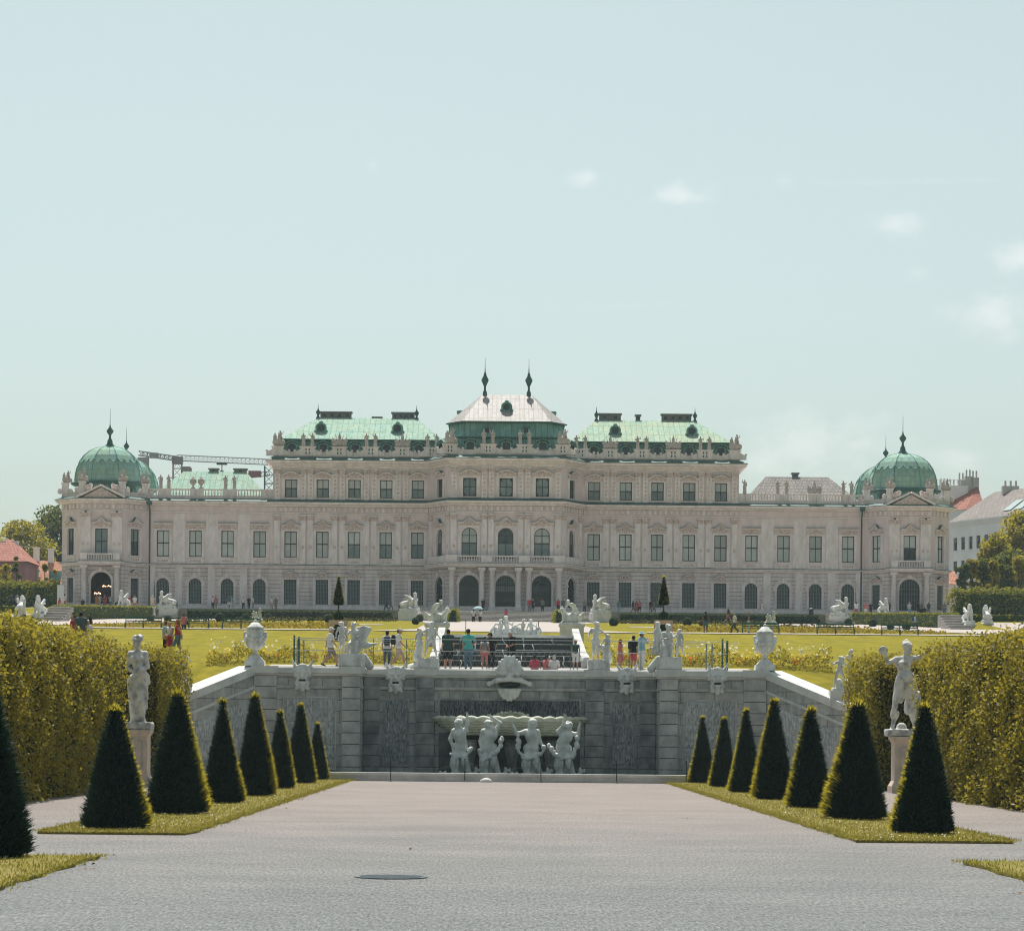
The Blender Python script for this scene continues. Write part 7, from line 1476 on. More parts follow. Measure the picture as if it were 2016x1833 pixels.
V, Q = sdf_np(L+[('rough', .03, 22)], .045); TRM = mesh_np('trophy', V*1.15, Q, M_STATR, smooth=True)
a, _ = putto(.25, 0, .5, .85, up(sit, face=(.5, -.8, 0), elL=(.3, -.1, 1.1), haL=(.35, -.1, 1.4))); b, _ = putto(-.35, 0, .1, .75, dict(face=(-.5, -.8, 0)))
V, Q = sdf_np(a+b+[ell((0, .05, .45), (.62, .4, .5), .1), cap((.1, 0, .5), (.2, .05, 1.2), .25, .2, .05), ell((.5, 0, .4), (.3, .25, .35), .05), ('rough', .02, 22)], .045); GRM = mesh_np('figure', V*1.25, Q, M_STATR, smooth=True)
n_dorm = ['outer end of', 'first dormer of', 'second dormer of', 'third dormer of', 'fourth dormer of', 'inner end of']
sides = {-1: 'left', 1: 'right'}; k = 0
gapn = {26.95: 'first', 22.65: 'second', 18.4: 'third', 14.1: 'fourth', 10.1: 'innermost'}
for kind, x, y in DIES:
    for sg in (-1, 1):
        X = 0.1+sg*x; Z = ZB+22.3; Y = 372+y+.4; blk = 'the %s block' % sides[sg] if x > 9 else 'the centre pavilion'
        if kind == 'pair':
            for q in (-.6, .6):
                t = thing('roof_statue', ('robed stone figure on the %s parapet, %s of the pair inward of the %s dormer' % (sides[sg], 'left' if q < 0 else 'right', gapn[x])) if x > 9 else 'robed stone figure on the centre parapet, %s of its %s pair' % ('left' if q < 0 else 'right', sides[sg]), 'statue', (X+q, Y, Z), random.uniform(-.4, .4), 'statues on the palace parapets'); link('figure', RFM[k % 4], t); k += 1
        elif kind == 'trophy':
            t = thing('roof_trophy', 'stone trophy of arms on the %s block parapet, inward of the %s dormer' % (sides[sg], gapn[x]), 'sculpture', (X, Y, Z), 0, 'trophies on the palace parapets'); link('trophy', TRM, t)
        else:
            t = thing('roof_group', 'clustered stone figures on the parapet at the %s' % ('far %s corner of the %s block' % (sides[sg], sides[sg]) if kind == 'corner' else '%s corner of the centre pavilion' % sides[sg]), 'statue', (X, Y, Z), 0 if sg > 0 else pi*.1, 'corner groups on the palace parapets'); link('figure', GRM, t)
wing = [(32.4, 'f'), (36.9, 'f'), (38.1, 'f'), (41.4, 'u'), (42.5, 'u'), (45.8, 'f'), (46.9, 'f')]
mb = MB(); mb.smooth = True; mb.lathe([(.34, 0), (.30, .1), (.12, .25), (.12, .4), (.40, .7), (.52, .95), (.40, 1.1), (.46, 1.2), (.30, 1.3), (.2, 1.55), (.06, 1.7)], (0, 0, 0), 12); URM = mb.mesh('vessel', [M_STATR])
wn = ['nearest the main block', 'inner of the inner pair', 'outer of the inner pair', 'inner of the middle pair', 'outer of the middle pair', 'inner of the outer pair', 'outer of the outer pair']
for sg in (-1, 1):
    for i, (x, kd) in enumerate(wing):
        if i == 0 and sg < 0: continue
        lab = 'on the balustrade of the low %s wing, %s' % (sides[sg], wn[i]); loc = (0.1+sg*x, 372.5, ZB+16.46)
        if kd == 'u' and sg < 0: t = thing('roof_urn', 'stone urn %s' % lab, 'urn', loc, 0, 'urns on the wing balustrades'); link('vessel', URM, t)
        elif kd == 'u': 
            if i == 3: t = thing('roof_trophy', 'stone trophy of arms on the balustrade of the low right wing, at its middle', 'sculpture', (loc[0]+.5, loc[1], loc[2]), 0, 'trophies on the palace parapets'); link('trophy', TRM, t)
        else: t = thing('roof_statue', 'robed stone figure %s' % lab, 'statue', loc, random.uniform(-.4, .4), 'statues on the palace parapets'); link('figure', RFM[(i+1) % 4], t)
    for i, (dx, y, lab) in enumerate(((-2.7, -2.3, 'inner front' if sg > 0 else 'outer front'), (2.7, -2.3, 'outer front' if sg > 0 else 'inner front'), (-5.3, .6, 'inner side' if sg > 0 else 'outer side'), (5.3, .6, 'outer side' if sg > 0 else 'inner side'))):
        t = thing('roof_group', 'small stone group on the parapet of the %s dome pavilion, at its %s corner' % (sides[sg], lab), 'statue', (0.1+sg*TC+dx, 372+y, ZB+17.08), random.uniform(-.3, .3), 'corner groups on the palace parapets'); link('figure', GRM, t, scale=.78)
# ---------------------------------------------------------------- people
def cl(name, c): return mat(name, c, tuple(v*.8 for v in c), rough=.9, scale=9)
SKIN = mat('skin', (.42, .24, .17), (.36, .19, .13), rough=.6, scale=8); SKIN_D = mat('tanned_skin', (.27, .14, .095), (.22, .11, .07), rough=.6, scale=8)
C_ = {k: cl('cloth_'+k, v) for k, v in dict(white=(.66, .66, .64), teal=(.09, .42, .38), darkgreen=(.03, .07, .065), black=(.018, .02, .024), red=(.40, .025, .04), pink=(.50, .17, .18), beige=(.46, .36, .28), grey=(.21, .21, .215), khaki=(.24, .19, .17), denim=(.10, .17, .24), lightblue=(.27, .45, .52), navy=(.025, .04, .07), orange=(.55, .24, .06), cream=(.56, .50, .40), jade=(.12, .28, .28), rose=(.46, .07, .10), slate=(.07, .10, .125)).items()}
H_ = {k: cl('hair_'+k, v) for k, v in dict(dark=(.018, .014, .012), brown=(.075, .04, .022), blond=(.40, .27, .12), grey=(.52, .51, .49), red=(.26, .10, .04)).items()}
M_SHOE = cl('shoe_leather', (.05, .05, .055))
STAND = J0(); 
POSES = {'stand': J0(hed=(0, -.03, 1.635)), 'hip': J0(elR=(-.32, .06, 1.18), haR=(-.15, -.08, 1.02), hed=(.02, -.03, 1.635), face=(.3, -1, 0), knL=(.12, -.07, .5)),
 'walk': J0(knL=(.10, -.20, .53), anL=(.10, -.30, .10), knR=(-.10, .04, .50), anR=(-.10, .34, .16), elL=(.23, .16, 1.16), haL=(.22, .20, .92), elR=(-.23, -.10, 1.15), haR=(-.2, -.26, .96), hed=(0, -.05, 1.63), fdR=(0, -1, -.4)),
 'photo': J0(elL=(.24, -.16, 1.24), haL=(.10, -.32, 1.42), elR=(-.24, -.16, 1.24), haR=(-.08, -.32, 1.42)),
 'look': J0(face=(.75, -.65, -.3), hed=(.04, -.05, 1.62), elL=(.24, -.05, 1.15), haL=(.12, -.24, 1.08), elR=(-.25, .04, 1.16)),
 'down': J0(face=(.1, -.9, -.5), hed=(0, -.09, 1.61), elL=(.22, -.08, 1.15), haL=(.06, -.24, 1.05), elR=(-.22, -.08, 1.15), haR=(-.05, -.24, 1.05)),
 'sit': J0(pel=(0, .12, .40), wai=(0, .10, .55), che=(0, .05, .78), nek=(0, .03, .96), hed=(0, 0, 1.09), shL=(.18, .05, .88), shR=(-.18, .05, .88), elL=(.25, -.04, .64), haL=(.16, -.24, .56), elR=(-.25, -.04, .64), haR=(-.16, -.24, .56), hiL=(.1, .08, .38), hiR=(-.1, .08, .38), knL=(.15, -.36, .46), knR=(-.15, -.36, .46), anL=(.14, -.36, .08), anR=(-.14, -.36, .08))}
PM = {}
def pmesh(pose, part, wide):
    key = (pose, part, wide)
    if key in PM: return PM[key]
    j = POSES[pose]; t = wide; h = .026; ex = .018
    m = A_(j['shL'], j['shR'], .5)
    torso = [cap(j['pel'], j['wai'], .125*t+ex, .112*t+ex, .05), cap(j['wai'], j['che'], .114*t+ex, .14*t+ex, .05), cap(A_(j['shL'], j['shR'], .06), A_(j['shL'], j['shR'], .94), .070*t+ex, None, .05), cap(j['che'], A_(j['che'], j['nek'], .72), .13*t+ex, .062+ex, .04)]
    if part == 'body':
        L = body_prims(j, hair=None, thick=t)
    elif part == 'shirt':
        L = torso+[cap(j['hiL'], j['hiR'], .112*t+ex, None, .05)]
        for q in 'LR': L.append(cap(j['sh'+q], A_(j['sh'+q], j['el'+q], .72), .060*t+ex, .050*t+ex, .03))
        L.append(('cut', (0, 0, -1), -(j['pel'][2]-.09)))
    elif part == 'top':
        L = torso+[('cut', (0, 0, -1), -(j['pel'][2]-.02))]
    elif part in ('trousers', 'shorts'):
        f = 1.0 if part == 'trousers' else .10
        L = [cap(j['hiL'], j['hiR'], .118*t, None, .05), cap(j['pel'], A_(j['pel'], j['wai'], .4), .130*t, .122*t, .05)]
        for q in 'LR':
            L.append(cap(j['hi'+q], j['kn'+q], .104*t, .082*t, .04))
            if part == 'trousers': L.append(cap(j['kn'+q], A_(j['kn'+q], j['an'+q], .93), .080*t, .062*t, .03))
    elif part == 'skirt':
        p = j['pel']; a = A_(j['knL'], j['knR'], .5); L = [cap((p[0], p[1], p[2]+.10), (p[0], p[1], p[2]-.05), .125*t, .150*t, .05), cap((p[0], p[1], p[2]-.02), (a[0], a[1]+.02, a[2]+.06), .150*t, .21*t, .06), ('fold', .012, 45, a[2]-.1, p[2], 0), ('cut', (0, 0, -1), -(a[2]-.02))]
    elif part == 'dress':
        p = j['pel']; a = A_(j['knL'], j['knR'], .5); L = torso+[cap(p, (a[0], a[1]+.02, a[2]), .150*t, .22*t, .06), ('fold', .012, 45, a[2]-.1, p[2], 0), ('cut', (0, 0, -1), -(a[2]-.12))]
    elif part in ('hair', 'long_hair', 'hat', 'sunhat'):
        hd = V3(j['hed']); f = V3(j['face']).normalized(); r = f.cross(V3((0, 0, 1))).normalized(); u = r.cross(f); P = lambda a, b, c: tuple(hd+r*a+f*b+u*c)
        if part == 'hair': L = [cap(P(0, -.028, .050), P(0, -.045, .0), .093, .085, .03), ('cut', tuple(f), f.dot(hd)+.055)]
        elif part == 'long_hair': L = [cap(P(0, -.028, .052), P(0, -.05, -.02), .096, .092, .03), cap(P(0, -.07, -.02), P(0, -.095, -.20), .085, .05, .04), ('cut', tuple(f), f.dot(hd)+.05)]
        elif part == 'hat': L = [ell(P(0, -.015, .065), (.102, .105, .07), .02), cap(P(-.045, .10, .045), P(.045, .10, .045), .016, .016, .02), cap(P(-.03, .15, .035), P(.03, .15, .035), .012, .012, .03), cap(P(0, .08, .05), P(0, .15, .038), .022, .018, .03)]
        else: L = [ell(P(0, -.015, .075), (.105, .11, .085), .02), ell(P(0, 0, .045), (.20, .21, .022), .03)]
    elif part == 'shoes':
        L = None
        L = []
        for q in 'LR': fd = V3(j['fd'+q]).normalized(); a = V3(j['an'+q]); L.append(cap(tuple(a+V3((0, 0, -.035))-fd*.03), tuple(a+fd*.16+V3((0, 0, -.055))), .052, .036, .01))
    elif part == 'backpack':
        c = V3(j['che'])+V3((0, .22*t, -.08)); L = [bx(tuple(c), (.15, .09, .22), .06, .03), bx(tuple(c+V3((0, .08, -.08))), (.11, .05, .10), .04, .03), cap(tuple(V3(j['shL'])+V3((-.07, .08, .06))), tuple(V3(j['shL'])+V3((-.08, -.14, -.10))), .025, .025, .02), cap(tuple(V3(j['shR'])+V3((.07, .08, .06))), tuple(V3(j['shR'])+V3((.08, -.14, -.10))), .025, .025, .02)]
    elif part == 'bag':
        c = V3(j['hiR'])+V3((-.20, .05, .06)); L = [bx(tuple(c), (.07, .14, .13), .04, .02), cap(tuple(c+V3((0, 0, .1))), tuple(V3(j['shR'])+V3((.02, 0, .07))), .015, .015, .02)]
    V, Q = sdf_np(L, h)
    if part == 'body':
        Vs, Qs, o = [V], [Q], len(V)
        for mb in fingers(j): f4 = [f for f in mb.f if len(f) == 4]; Vs.append(np.array(mb.v)); Qs.append(np.array(f4)+o); o += len(mb.v)
        V, Q = np.concatenate(Vs), np.concatenate(Qs)
    PM[key] = mesh_np(part, V, Q, SKIN, smooth=True); return PM[key]
def person(label, x, y, d, rz, pose, top, bottom, hair, extras=(), H=1.72, wide=1.0, skin=None, z=None, group=None, topkind='shirt'):
    'top/bottom: (garment, colour); x picture column, y picture row of the feet or None to stand on the ground'
    q = pt(x, y or 1300, d); zz = TZ(q.x, d) if z is None else z
    if y is not None and z is None: zz = q.z
    t = thing('person', label, 'person', (q.x, d, zz), rz, group); s = H/1.75
    def put(nm, part, m): link(nm, pmesh(pose, part, wide), t, scale=s, m=m)
    put('body', 'body', skin or SKIN); put('shoes', 'shoes', M_SHOE if hash(label) % 2 else C_['white'])
    if top: put('top' if top[0] != 'dress' else 'dress', top[0], C_[top[1]])
    if bottom: put(bottom[0], bottom[0], C_[bottom[1]])
    if hair: put('hair', 'long_hair' if hair.startswith('long') else 'hair', H_[hair.replace('long ', '')])
    for e in extras: k, c = e; put({'sunhat': 'hat'}.get(k, k), k, C_[c])
    return t
G_ = 'visitors on the terrace behind the wall'
# rz: 0 faces us, pi shows the back, +pi/2 walks to the right
R_, L_, B_ = pi/2, -pi/2, pi
fz = lambda x, d: TZ(gx(x, 1305, d), d)
TP = [('person in white tee, white cap and khaki shorts walking right behind the left pier', 650, 159.5, R_, 'walk', ('shirt', 'white'), ('shorts', 'khaki'), 'grey', [('hat', 'white')], 1.82, 1.05),
 ('person with dark hair and navy backpack over a pale shirt, back turned', 762, 162, B_, 'stand', ('shirt', 'white'), ('trousers', 'slate'), 'dark', [('backpack', 'navy')], 1.62, 1.0),
 ('person in white cap, white tee and beige shorts walking right with a black backpack', 784, 159.5, R_, 'walk', ('shirt', 'white'), ('shorts', 'beige'), 'brown', [('hat', 'white'), ('backpack', 'black')], 1.80, 1.0),
 ('broad person in dark green tee and dark shorts, back turned to us at the railing', 882, 158.6, B_, 'stand', ('shirt', 'darkgreen'), ('shorts', 'black'), 'dark', [], 1.78, 1.28),
 ('person in bright teal tee and blue trousers, back turned at the cascade', 922, 158.8, B_, 'hip', ('shirt', 'teal'), ('trousers', 'denim'), 'dark', [('hat', 'black')], 1.80, 1.05),
 ('dark haired person in white top and pink shorts with a grey backpack, back turned', 954, 158.4, B_, 'stand', ('top', 'white'), ('shorts', 'pink'), 'long dark', [('backpack', 'grey')], 1.46, .95),
 ('person in black tee and black cap beside the one with pink shorts', 967, 160.5, B_+.5, 'look', ('shirt', 'black'), ('trousers', 'black'), 'dark', [('hat', 'black')], 1.62, .95),
 ('grey haired person in black polo looking down above the great mask', 1007, 158.8, -.9, 'down', ('shirt', 'black'), ('trousers', 'black'), 'grey', [], 1.72, 1.1),
 ('ginger haired child with dark vest and white shorts at the railing, back turned', 1133, 158.4, B_, 'stand', ('top', 'slate'), ('shorts', 'white'), 'red', [('backpack', 'darkgreen')], 1.36, .92),
 ('person with long red brown hair in a salmon dress, right of the great mask', 1221, 161, 2.0, 'stand', ('dress', 'pink'), None, 'long red', [], 1.36, .9),
 ('person in black top and pink shorts next to the one in the blue sun hat', 1247, 160.5, 2.4, 'look', ('shirt', 'black'), ('shorts', 'rose'), 'dark', [('backpack', 'black')], 1.54, 1.0),
 ('person in pale blue sun hat and blue shirt with white trousers pointing right', 1263, 160, 2.1, 'photo', ('shirt', 'lightblue'), ('trousers', 'white'), 'brown', [('sunhat', 'lightblue')], 1.72, 1.1)]
for (lab, x, d, rz, po, tp, bt, hr, ex, H, wd) in TP: person(lab, x, None, d, rz, po, tp, bt, hr, ex, H*1.27, wd, z=fz(x, d)+.05, group=G_)
for lab, x, d, rz, tp, bt, hr, ex in (('person in crimson tee sitting on the ground behind the wall, back turned', 1053, 158.2, B_, ('shirt', 'rose'), ('shorts', 'black'), 'dark', []), ('person in pinkish top sitting beside the one in white, head bowed', 1077, 158.6, 2.3, ('shirt', 'pink'), ('trousers', 'khaki'), 'dark', []), ('person in white tee and grey cap sitting behind the wall, back turned', 1091, 158.2, B_, ('shirt', 'white'), ('shorts', 'khaki'), 'grey', [('hat', 'grey')])):
    person(lab, x, None, d, rz, 'sit', tp, bt, hr, ex, 2.0, 1.05, z=fz(x, d)-.5, group=G_)
# the left lawn group
LG = 'visitors on the left lawn'
for lab, x, d, rz, po, tp, bt, hr, ex, H, wd in [('person in red tank top and denim shorts walking left on the lawn', 350, 171.5, L_, 'walk', ('top', 'red'), ('shorts', 'denim'), 'long red', [('bag', 'lightblue')], 1.78, 1.0),
 ('blond person in dark glasses, white vest and red skirt leaning beside the red tank top', 335, 172.2, -.6, 'down', ('top', 'white'), ('skirt', 'red'), 'blond', [('bag', 'orange')], 1.66, 1.0),
 ('person in pale teal tee half hidden behind the couple on the left lawn', 325, 173.6, L_, 'stand', ('shirt', 'lightblue'), ('trousers', 'black'), 'brown', [], 1.62, 1.1)]:
    person(lab, x, None, d, rz, po, tp, bt, hr, ex, H*1.3, wd, z=TZ(gx(x, 1300, d), d)+.05, group=LG)
person('person in pinkish top with a black bag standing on the gravel beyond the left benches', 362, 1250, 214, B_, 'hip', ('shirt', 'pink'), ('shorts', 'navy'), 'brown', [('bag', 'black')], 1.66, 1.0, group=LG)
HG = 'visitors on the gravel beyond the left hedge'
for lab, x, y, d, rz, po, tp, bt, hr, ex, H, wd in [('broad person in slate blue shirt and dark hat, back turned above the left hedge', 159, 1283, 168, B_, 'stand', ('shirt', 'slate'), ('trousers', 'navy'), 'dark', [('hat', 'black')], 1.86, 1.30),
 ('person in rust red top partly hidden by the one in slate blue', 148, 1280, 170, B_, 'look', ('shirt', 'red'), ('trousers', 'khaki'), 'brown', [], 1.66, 1.0), ('person in white and pink top right of the one in slate blue', 173, 1282, 170, .5, 'stand', ('shirt', 'white'), ('shorts', 'navy'), 'brown', [], 1.45, 1.0),
 ('person in black top and pale skirt walking right of the slate blue shirt', 178, 1248, 212, L_, 'walk', ('shirt', 'black'), ('skirt', 'beige'), 'dark', [], 1.62, .95), ('person in grey top pointing left on the gravel above the left hedge', 143, 1247, 214, L_, 'photo', ('shirt', 'grey'), ('shorts', 'black'), 'brown', [], 1.62, 1.0),
 ('person in white top bending near the left edge, over the hedge', 15, 1245, 205, .3, 'down', ('shirt', 'white'), ('trousers', 'denim'), 'blond', [('hat', 'orange')], 1.6, 1.05), ('person in pale blue shirt over the left hedge near the far steps', 33, 1247, 207, B_, 'stand', ('shirt', 'lightblue'), ('shorts', 'denim'), 'dark', [], 1.66, 1.0),
 ('person in grey shirt and white trousers over the left hedge', 49, 1250, 206, B_+.4, 'stand', ('shirt', 'grey'), ('trousers', 'white'), 'dark', [('backpack', 'grey')], 1.55, 1.0)]:
    person(lab, x, y, d, rz, po, tp, bt, hr, ex, H*(1.3 if d < 180 else 1.0), wd, group=HG)
# small visitors before the palace
PG = 'visitors before the palace'
far = [(996, 1224, 338, B_, 'photo', ('shirt', 'rose'), ('shorts', 'white'), 'dark', [], 'person in red top and white shorts photographing the palace from the central path'),
 (932, 1227, 332, B_, 'walk', ('shirt', 'white'), ('trousers', 'black'), 'dark', [('bag', 'black')], 'person in white top with a dark bag walking left of the umbrella holder'), (945, 1227, 332, B_, 'walk', ('shirt', 'white'), ('trousers', 'black'), 'dark', [], 'person in white top walking under a pale blue umbrella'),
 (190, 1196, 366, .2, 'stand', ('dress', 'orange'), None, 'brown', [('sunhat', 'cream')], 'person in orange dress and pale hat at the left pavilion door'), (196, 1196, 368, 0, 'stand', ('shirt', 'cream'), ('trousers', 'cream'), 'dark', [], 'person in cream clothes behind the orange dress'), (206, 1196, 366, 0, 'stand', ('dress', 'rose'), None, 'blond', [('sunhat', 'pink')], 'person in crimson dress and pink hat at the left pavilion door'),
 (217, 1196, 368, 0, 'photo', ('shirt', 'white'), ('trousers', 'grey'), 'dark', [], 'person in white tee at the right side of the left pavilion door'), (233, 1194, 366, L_, 'sit', ('shirt', 'black'), ('trousers', 'black'), 'dark', [], 'person in black sitting by the left pavilion column'), (127, 1195, 364, B_, 'stand', ('shirt', 'white'), ('shorts', 'pink'), 'dark', [], 'person in white tee and pink shorts beside the tall white panel'),
 (163, 1196, 367, 0, 'sit', ('shirt', 'navy'), ('trousers', 'navy'), 'dark', [], 'person in navy sitting at the corner of the left pavilion'), (254, 1198, 352, 0, 'walk', ('dress', 'red'), None, 'brown', [], 'person in red dress right of the left pavilion sphinx'), (265, 1199, 352, .4, 'stand', ('shirt', 'white'), ('shorts', 'pink'), 'brown', [], 'person in white top and pink shorts right of the red dress'),
 (280, 1216, 345, 0, 'walk', ('shirt', 'white'), ('skirt', 'jade'), 'dark', [], 'person in white top and jade skirt coming down the left pavilion steps'), (303, 1217, 345, 0, 'stand', ('dress', 'white'), None, 'blond', [], 'person in white dress on the left pavilion steps'), (300, 1199, 353, B_, 'stand', ('shirt', 'cream'), ('trousers', 'beige'), 'grey', [('hat', 'white')], 'person in cream shirt at the head of the left pavilion steps'),
 (419, 1198, 366, 0, 'stand', ('shirt', 'white'), ('trousers', 'navy'), 'dark', [], 'person in white shirt before the left wing, left of a pair'), (425, 1198, 366, .5, 'stand', ('shirt', 'pink'), ('shorts', 'grey'), 'brown', [], 'person in pink shirt before the left wing, right of a pair'), (450, 1198, 366, 0, 'walk', ('shirt', 'denim'), ('shorts', 'white'), 'dark', [], 'person in denim blue shirt before the second arched window'),
 (456, 1198, 366, L_, 'walk', ('shirt', 'lightblue'), ('shorts', 'white'), 'blond', [], 'person in light blue shirt before the second arched window'), (479, 1199, 366, 0, 'stand', ('shirt', 'white'), ('trousers', 'black'), 'dark', [], 'person in white shirt and black trousers left of the dark one'), (490, 1199, 366, 0, 'stand', ('shirt', 'black'), ('trousers', 'black'), 'dark', [], 'person all in black before the left wing'), (498, 1199, 366, R_, 'stand', ('shirt', 'white'), ('trousers', 'grey'), 'dark', [], 'person in white shirt right of the one all in black'),
 (535, 1199, 366, 0, 'stand', ('shirt', 'white'), ('trousers', 'beige'), 'brown', [], 'person in white shirt and beige trousers under the first barred window'), (543, 1200, 366, 0, 'stand', ('shirt', 'khaki'), ('trousers', 'khaki'), 'dark', [], 'person in khaki under the first barred window'), (761, 1202, 364, L_, 'walk', ('shirt', 'slate'), ('trousers', 'navy'), 'dark', [], 'person in slate shirt walking left of the central sphinx'), (769, 1202, 364, R_, 'walk', ('shirt', 'grey'), ('trousers', 'grey'), 'dark', [], 'person in grey by the bin left of the central sphinx'),
 (951, 1203, 356, 0, 'stand', ('shirt', 'black'), ('trousers', 'black'), 'dark', [], 'person in black at the left central door'), (1042, 1204, 356, B_, 'stand', ('shirt', 'rose'), ('trousers', 'grey'), 'grey', [], 'person in dull red top by the column right of the central door'), (1049, 1204, 356, 0, 'stand', ('shirt', 'navy'), ('shorts', 'navy'), 'dark', [], 'person in navy by the column right of the central door'), (1068, 1204, 357, 0, 'walk', ('shirt', 'grey'), ('trousers', 'black'), 'brown', [], 'person in grey top at the right central door'),
 (1099, 1204, 356, 0, 'stand', ('shirt', 'red'), ('trousers', 'black'), 'brown', [], 'person in brick red top near the right wedge hedge'), (1108, 1205, 356, 0, 'stand', ('shirt', 'slate'), ('trousers', 'slate'), 'dark', [], 'person in slate clothes near the right wedge hedge'), (1151, 1206, 358, 0, 'stand', ('shirt', 'grey'), ('trousers', 'navy'), 'dark', [], 'person in grey shirt left of the right central sphinx'), (1159, 1206, 358, .4, 'stand', ('shirt', 'navy'), ('trousers', 'grey'), 'brown', [], 'person in navy shirt left of the right central sphinx'),
 (1218, 1207, 364, 0, 'stand', ('shirt', 'jade'), ('trousers', 'lightblue'), 'grey', [], 'person in jade shirt right of the right central sphinx'), (1246, 1207, 364, R_, 'walk', ('shirt', 'navy'), ('shorts', 'grey'), 'dark', [], 'person in navy walking left of the pink dress'), (1253, 1207, 364, 0, 'stand', ('dress', 'rose'), None, 'dark', [], 'person in bright pink dress before the right block'), (1259, 1207, 364, 0, 'stand', ('shirt', 'pink'), ('shorts', 'black'), 'dark', [], 'person in pale pink top right of the bright pink dress'), (1281, 1207, 365, 0, 'stand', ('shirt', 'black'), ('shorts', 'khaki'), 'dark', [], 'person in black top left of the right standard tree'), (1287, 1207, 365, R_, 'walk', ('shirt', 'khaki'), ('shorts', 'grey'), 'brown', [], 'person in khaki shirt left of the right standard tree'),
 (1434, 1222, 342, L_, 'walk', ('shirt', 'black'), ('trousers', 'pink'), 'blond', [('hat', 'pink')], 'person in black top and pink trousers walking before the right clipped hedge'), (1500, 1210, 364, R_, 'walk', ('shirt', 'white'), ('trousers', 'white'), 'blond', [], 'person in white walking before the right wing'), (1389, 1245, 222, B_, 'stand', ('top', 'black'), ('shorts', 'denim'), 'dark', [('bag', 'slate')], 'person in black vest and pale shorts on the right bench path'), (1446, 1246, 222, L_, 'walk', ('shirt', 'white'), ('trousers', 'slate'), 'blond', [], 'blond person in white tee and dark trousers on the right bench path'), (1474, 1246, 222, R_, 'stand', ('top', 'navy'), ('trousers', 'white'), 'blond', [], 'blond person in navy top and white trousers behind the first right bench'),
 (1750, 1210, 366, 0, 'stand', ('shirt', 'slate'), ('trousers', 'grey'), 'dark', [], 'person in slate shirt left of the right pavilion door'), (1790, 1210, 363, B_, 'stand', ('shirt', 'white'), ('trousers', 'lightblue'), 'grey', [('sunhat', 'white')], 'person in white sun hat at the right pavilion door'), (1738-0, 1212, 352, 0, 'stand', ('shirt', 'grey'), ('trousers', 'black'), 'dark', [], 'person in grey shirt behind the right pavilion sphinx'),
 (1686, 1211, 354, B_, 'photo', ('shirt', 'white'), ('trousers', 'rose'), 'brown', [], 'person in white shirt and red trousers right of the right wing sphinx'), (1704, 1211, 354, 0, 'stand', ('shirt', 'pink'), ('shorts', 'white'), 'brown', [], 'person in pink shirt by the right drainpipe'), (1714, 1211, 355, 0, 'stand', ('shirt', 'black'), ('trousers', 'navy'), 'dark', [], 'person in black by the right drainpipe'), (1808, 1211, 364, 0, 'stand', ('shirt', 'navy'), ('trousers', 'black'), 'dark', [], 'leftmost person of the dark dressed cluster at the right pavilion'), (1814, 1211, 364, .3, 'stand', ('shirt', 'grey'), ('trousers', 'black'), 'dark', [], 'person in grey shirt in the dark dressed cluster at the right pavilion'), (1820, 1211, 364, 0, 'sit', ('shirt', 'black'), ('trousers', 'black'), 'dark', [], 'person sitting in the dark dressed cluster at the right pavilion'), (1828, 1211, 364, 0, 'walk', ('shirt', 'slate'), ('trousers', 'grey'), 'brown', [], 'rightmost person of the dark dressed cluster at the right pavilion'),
 (1859, 1211, 362, 0, 'stand', ('shirt', 'grey'), ('trousers', 'denim'), 'dark', [], 'person in grey shirt at the outer corner of the right pavilion'), (1801, 1240, 300, R_, 'walk', ('shirt', 'lightblue'), ('trousers', 'slate'), 'dark', [('backpack', 'navy')], 'person in light blue shirt with a navy backpack walking by the last right bench'),
 (22, 1196, 352, 0, 'stand', ('shirt', 'navy'), ('trousers', 'black'), 'dark', [], 'person in navy before the high left hedge wall, left one of a pair'), (34, 1196, 352, .3, 'stand', ('shirt', 'grey'), ('trousers', 'black'), 'brown', [], 'person in grey before the high left hedge wall, right one of a pair'), (118, 1194, 352, R_, 'sit', ('shirt', 'red'), ('trousers', 'beige'), 'brown', [], 'person in red top seated before the high left hedge wall')]
for i, (x, y, d, rz, po, tp, bt, hr, ex, lab) in enumerate(far): person(lab, x, y, d, rz, po, tp, bt, hr, ex, 1.62+.12*((i*37) % 10)/10, 1.08, SKIN if i % 3 else SKIN_D, group=PG)
p = pt(945, 1227, 332); t = thing('umbrella', 'pale blue sun umbrella held over two people on the central path', 'umbrella', (p.x-.25, 332, p.z+1.1)); mb = MB(); mb.tube([(0, 0, 0), (0, 0, .95)], .015, 5); mb.build('handle', [M_IRON], t)
mb = MB(); mb.lathe([(.62, .62), (.56, .72), (.40, .85), (.2, .93), (.02, .97)], (0, 0, 0), 10); mb.build('canopy', [cl('umbrella_cloth', (.42, .58, .60))], t)
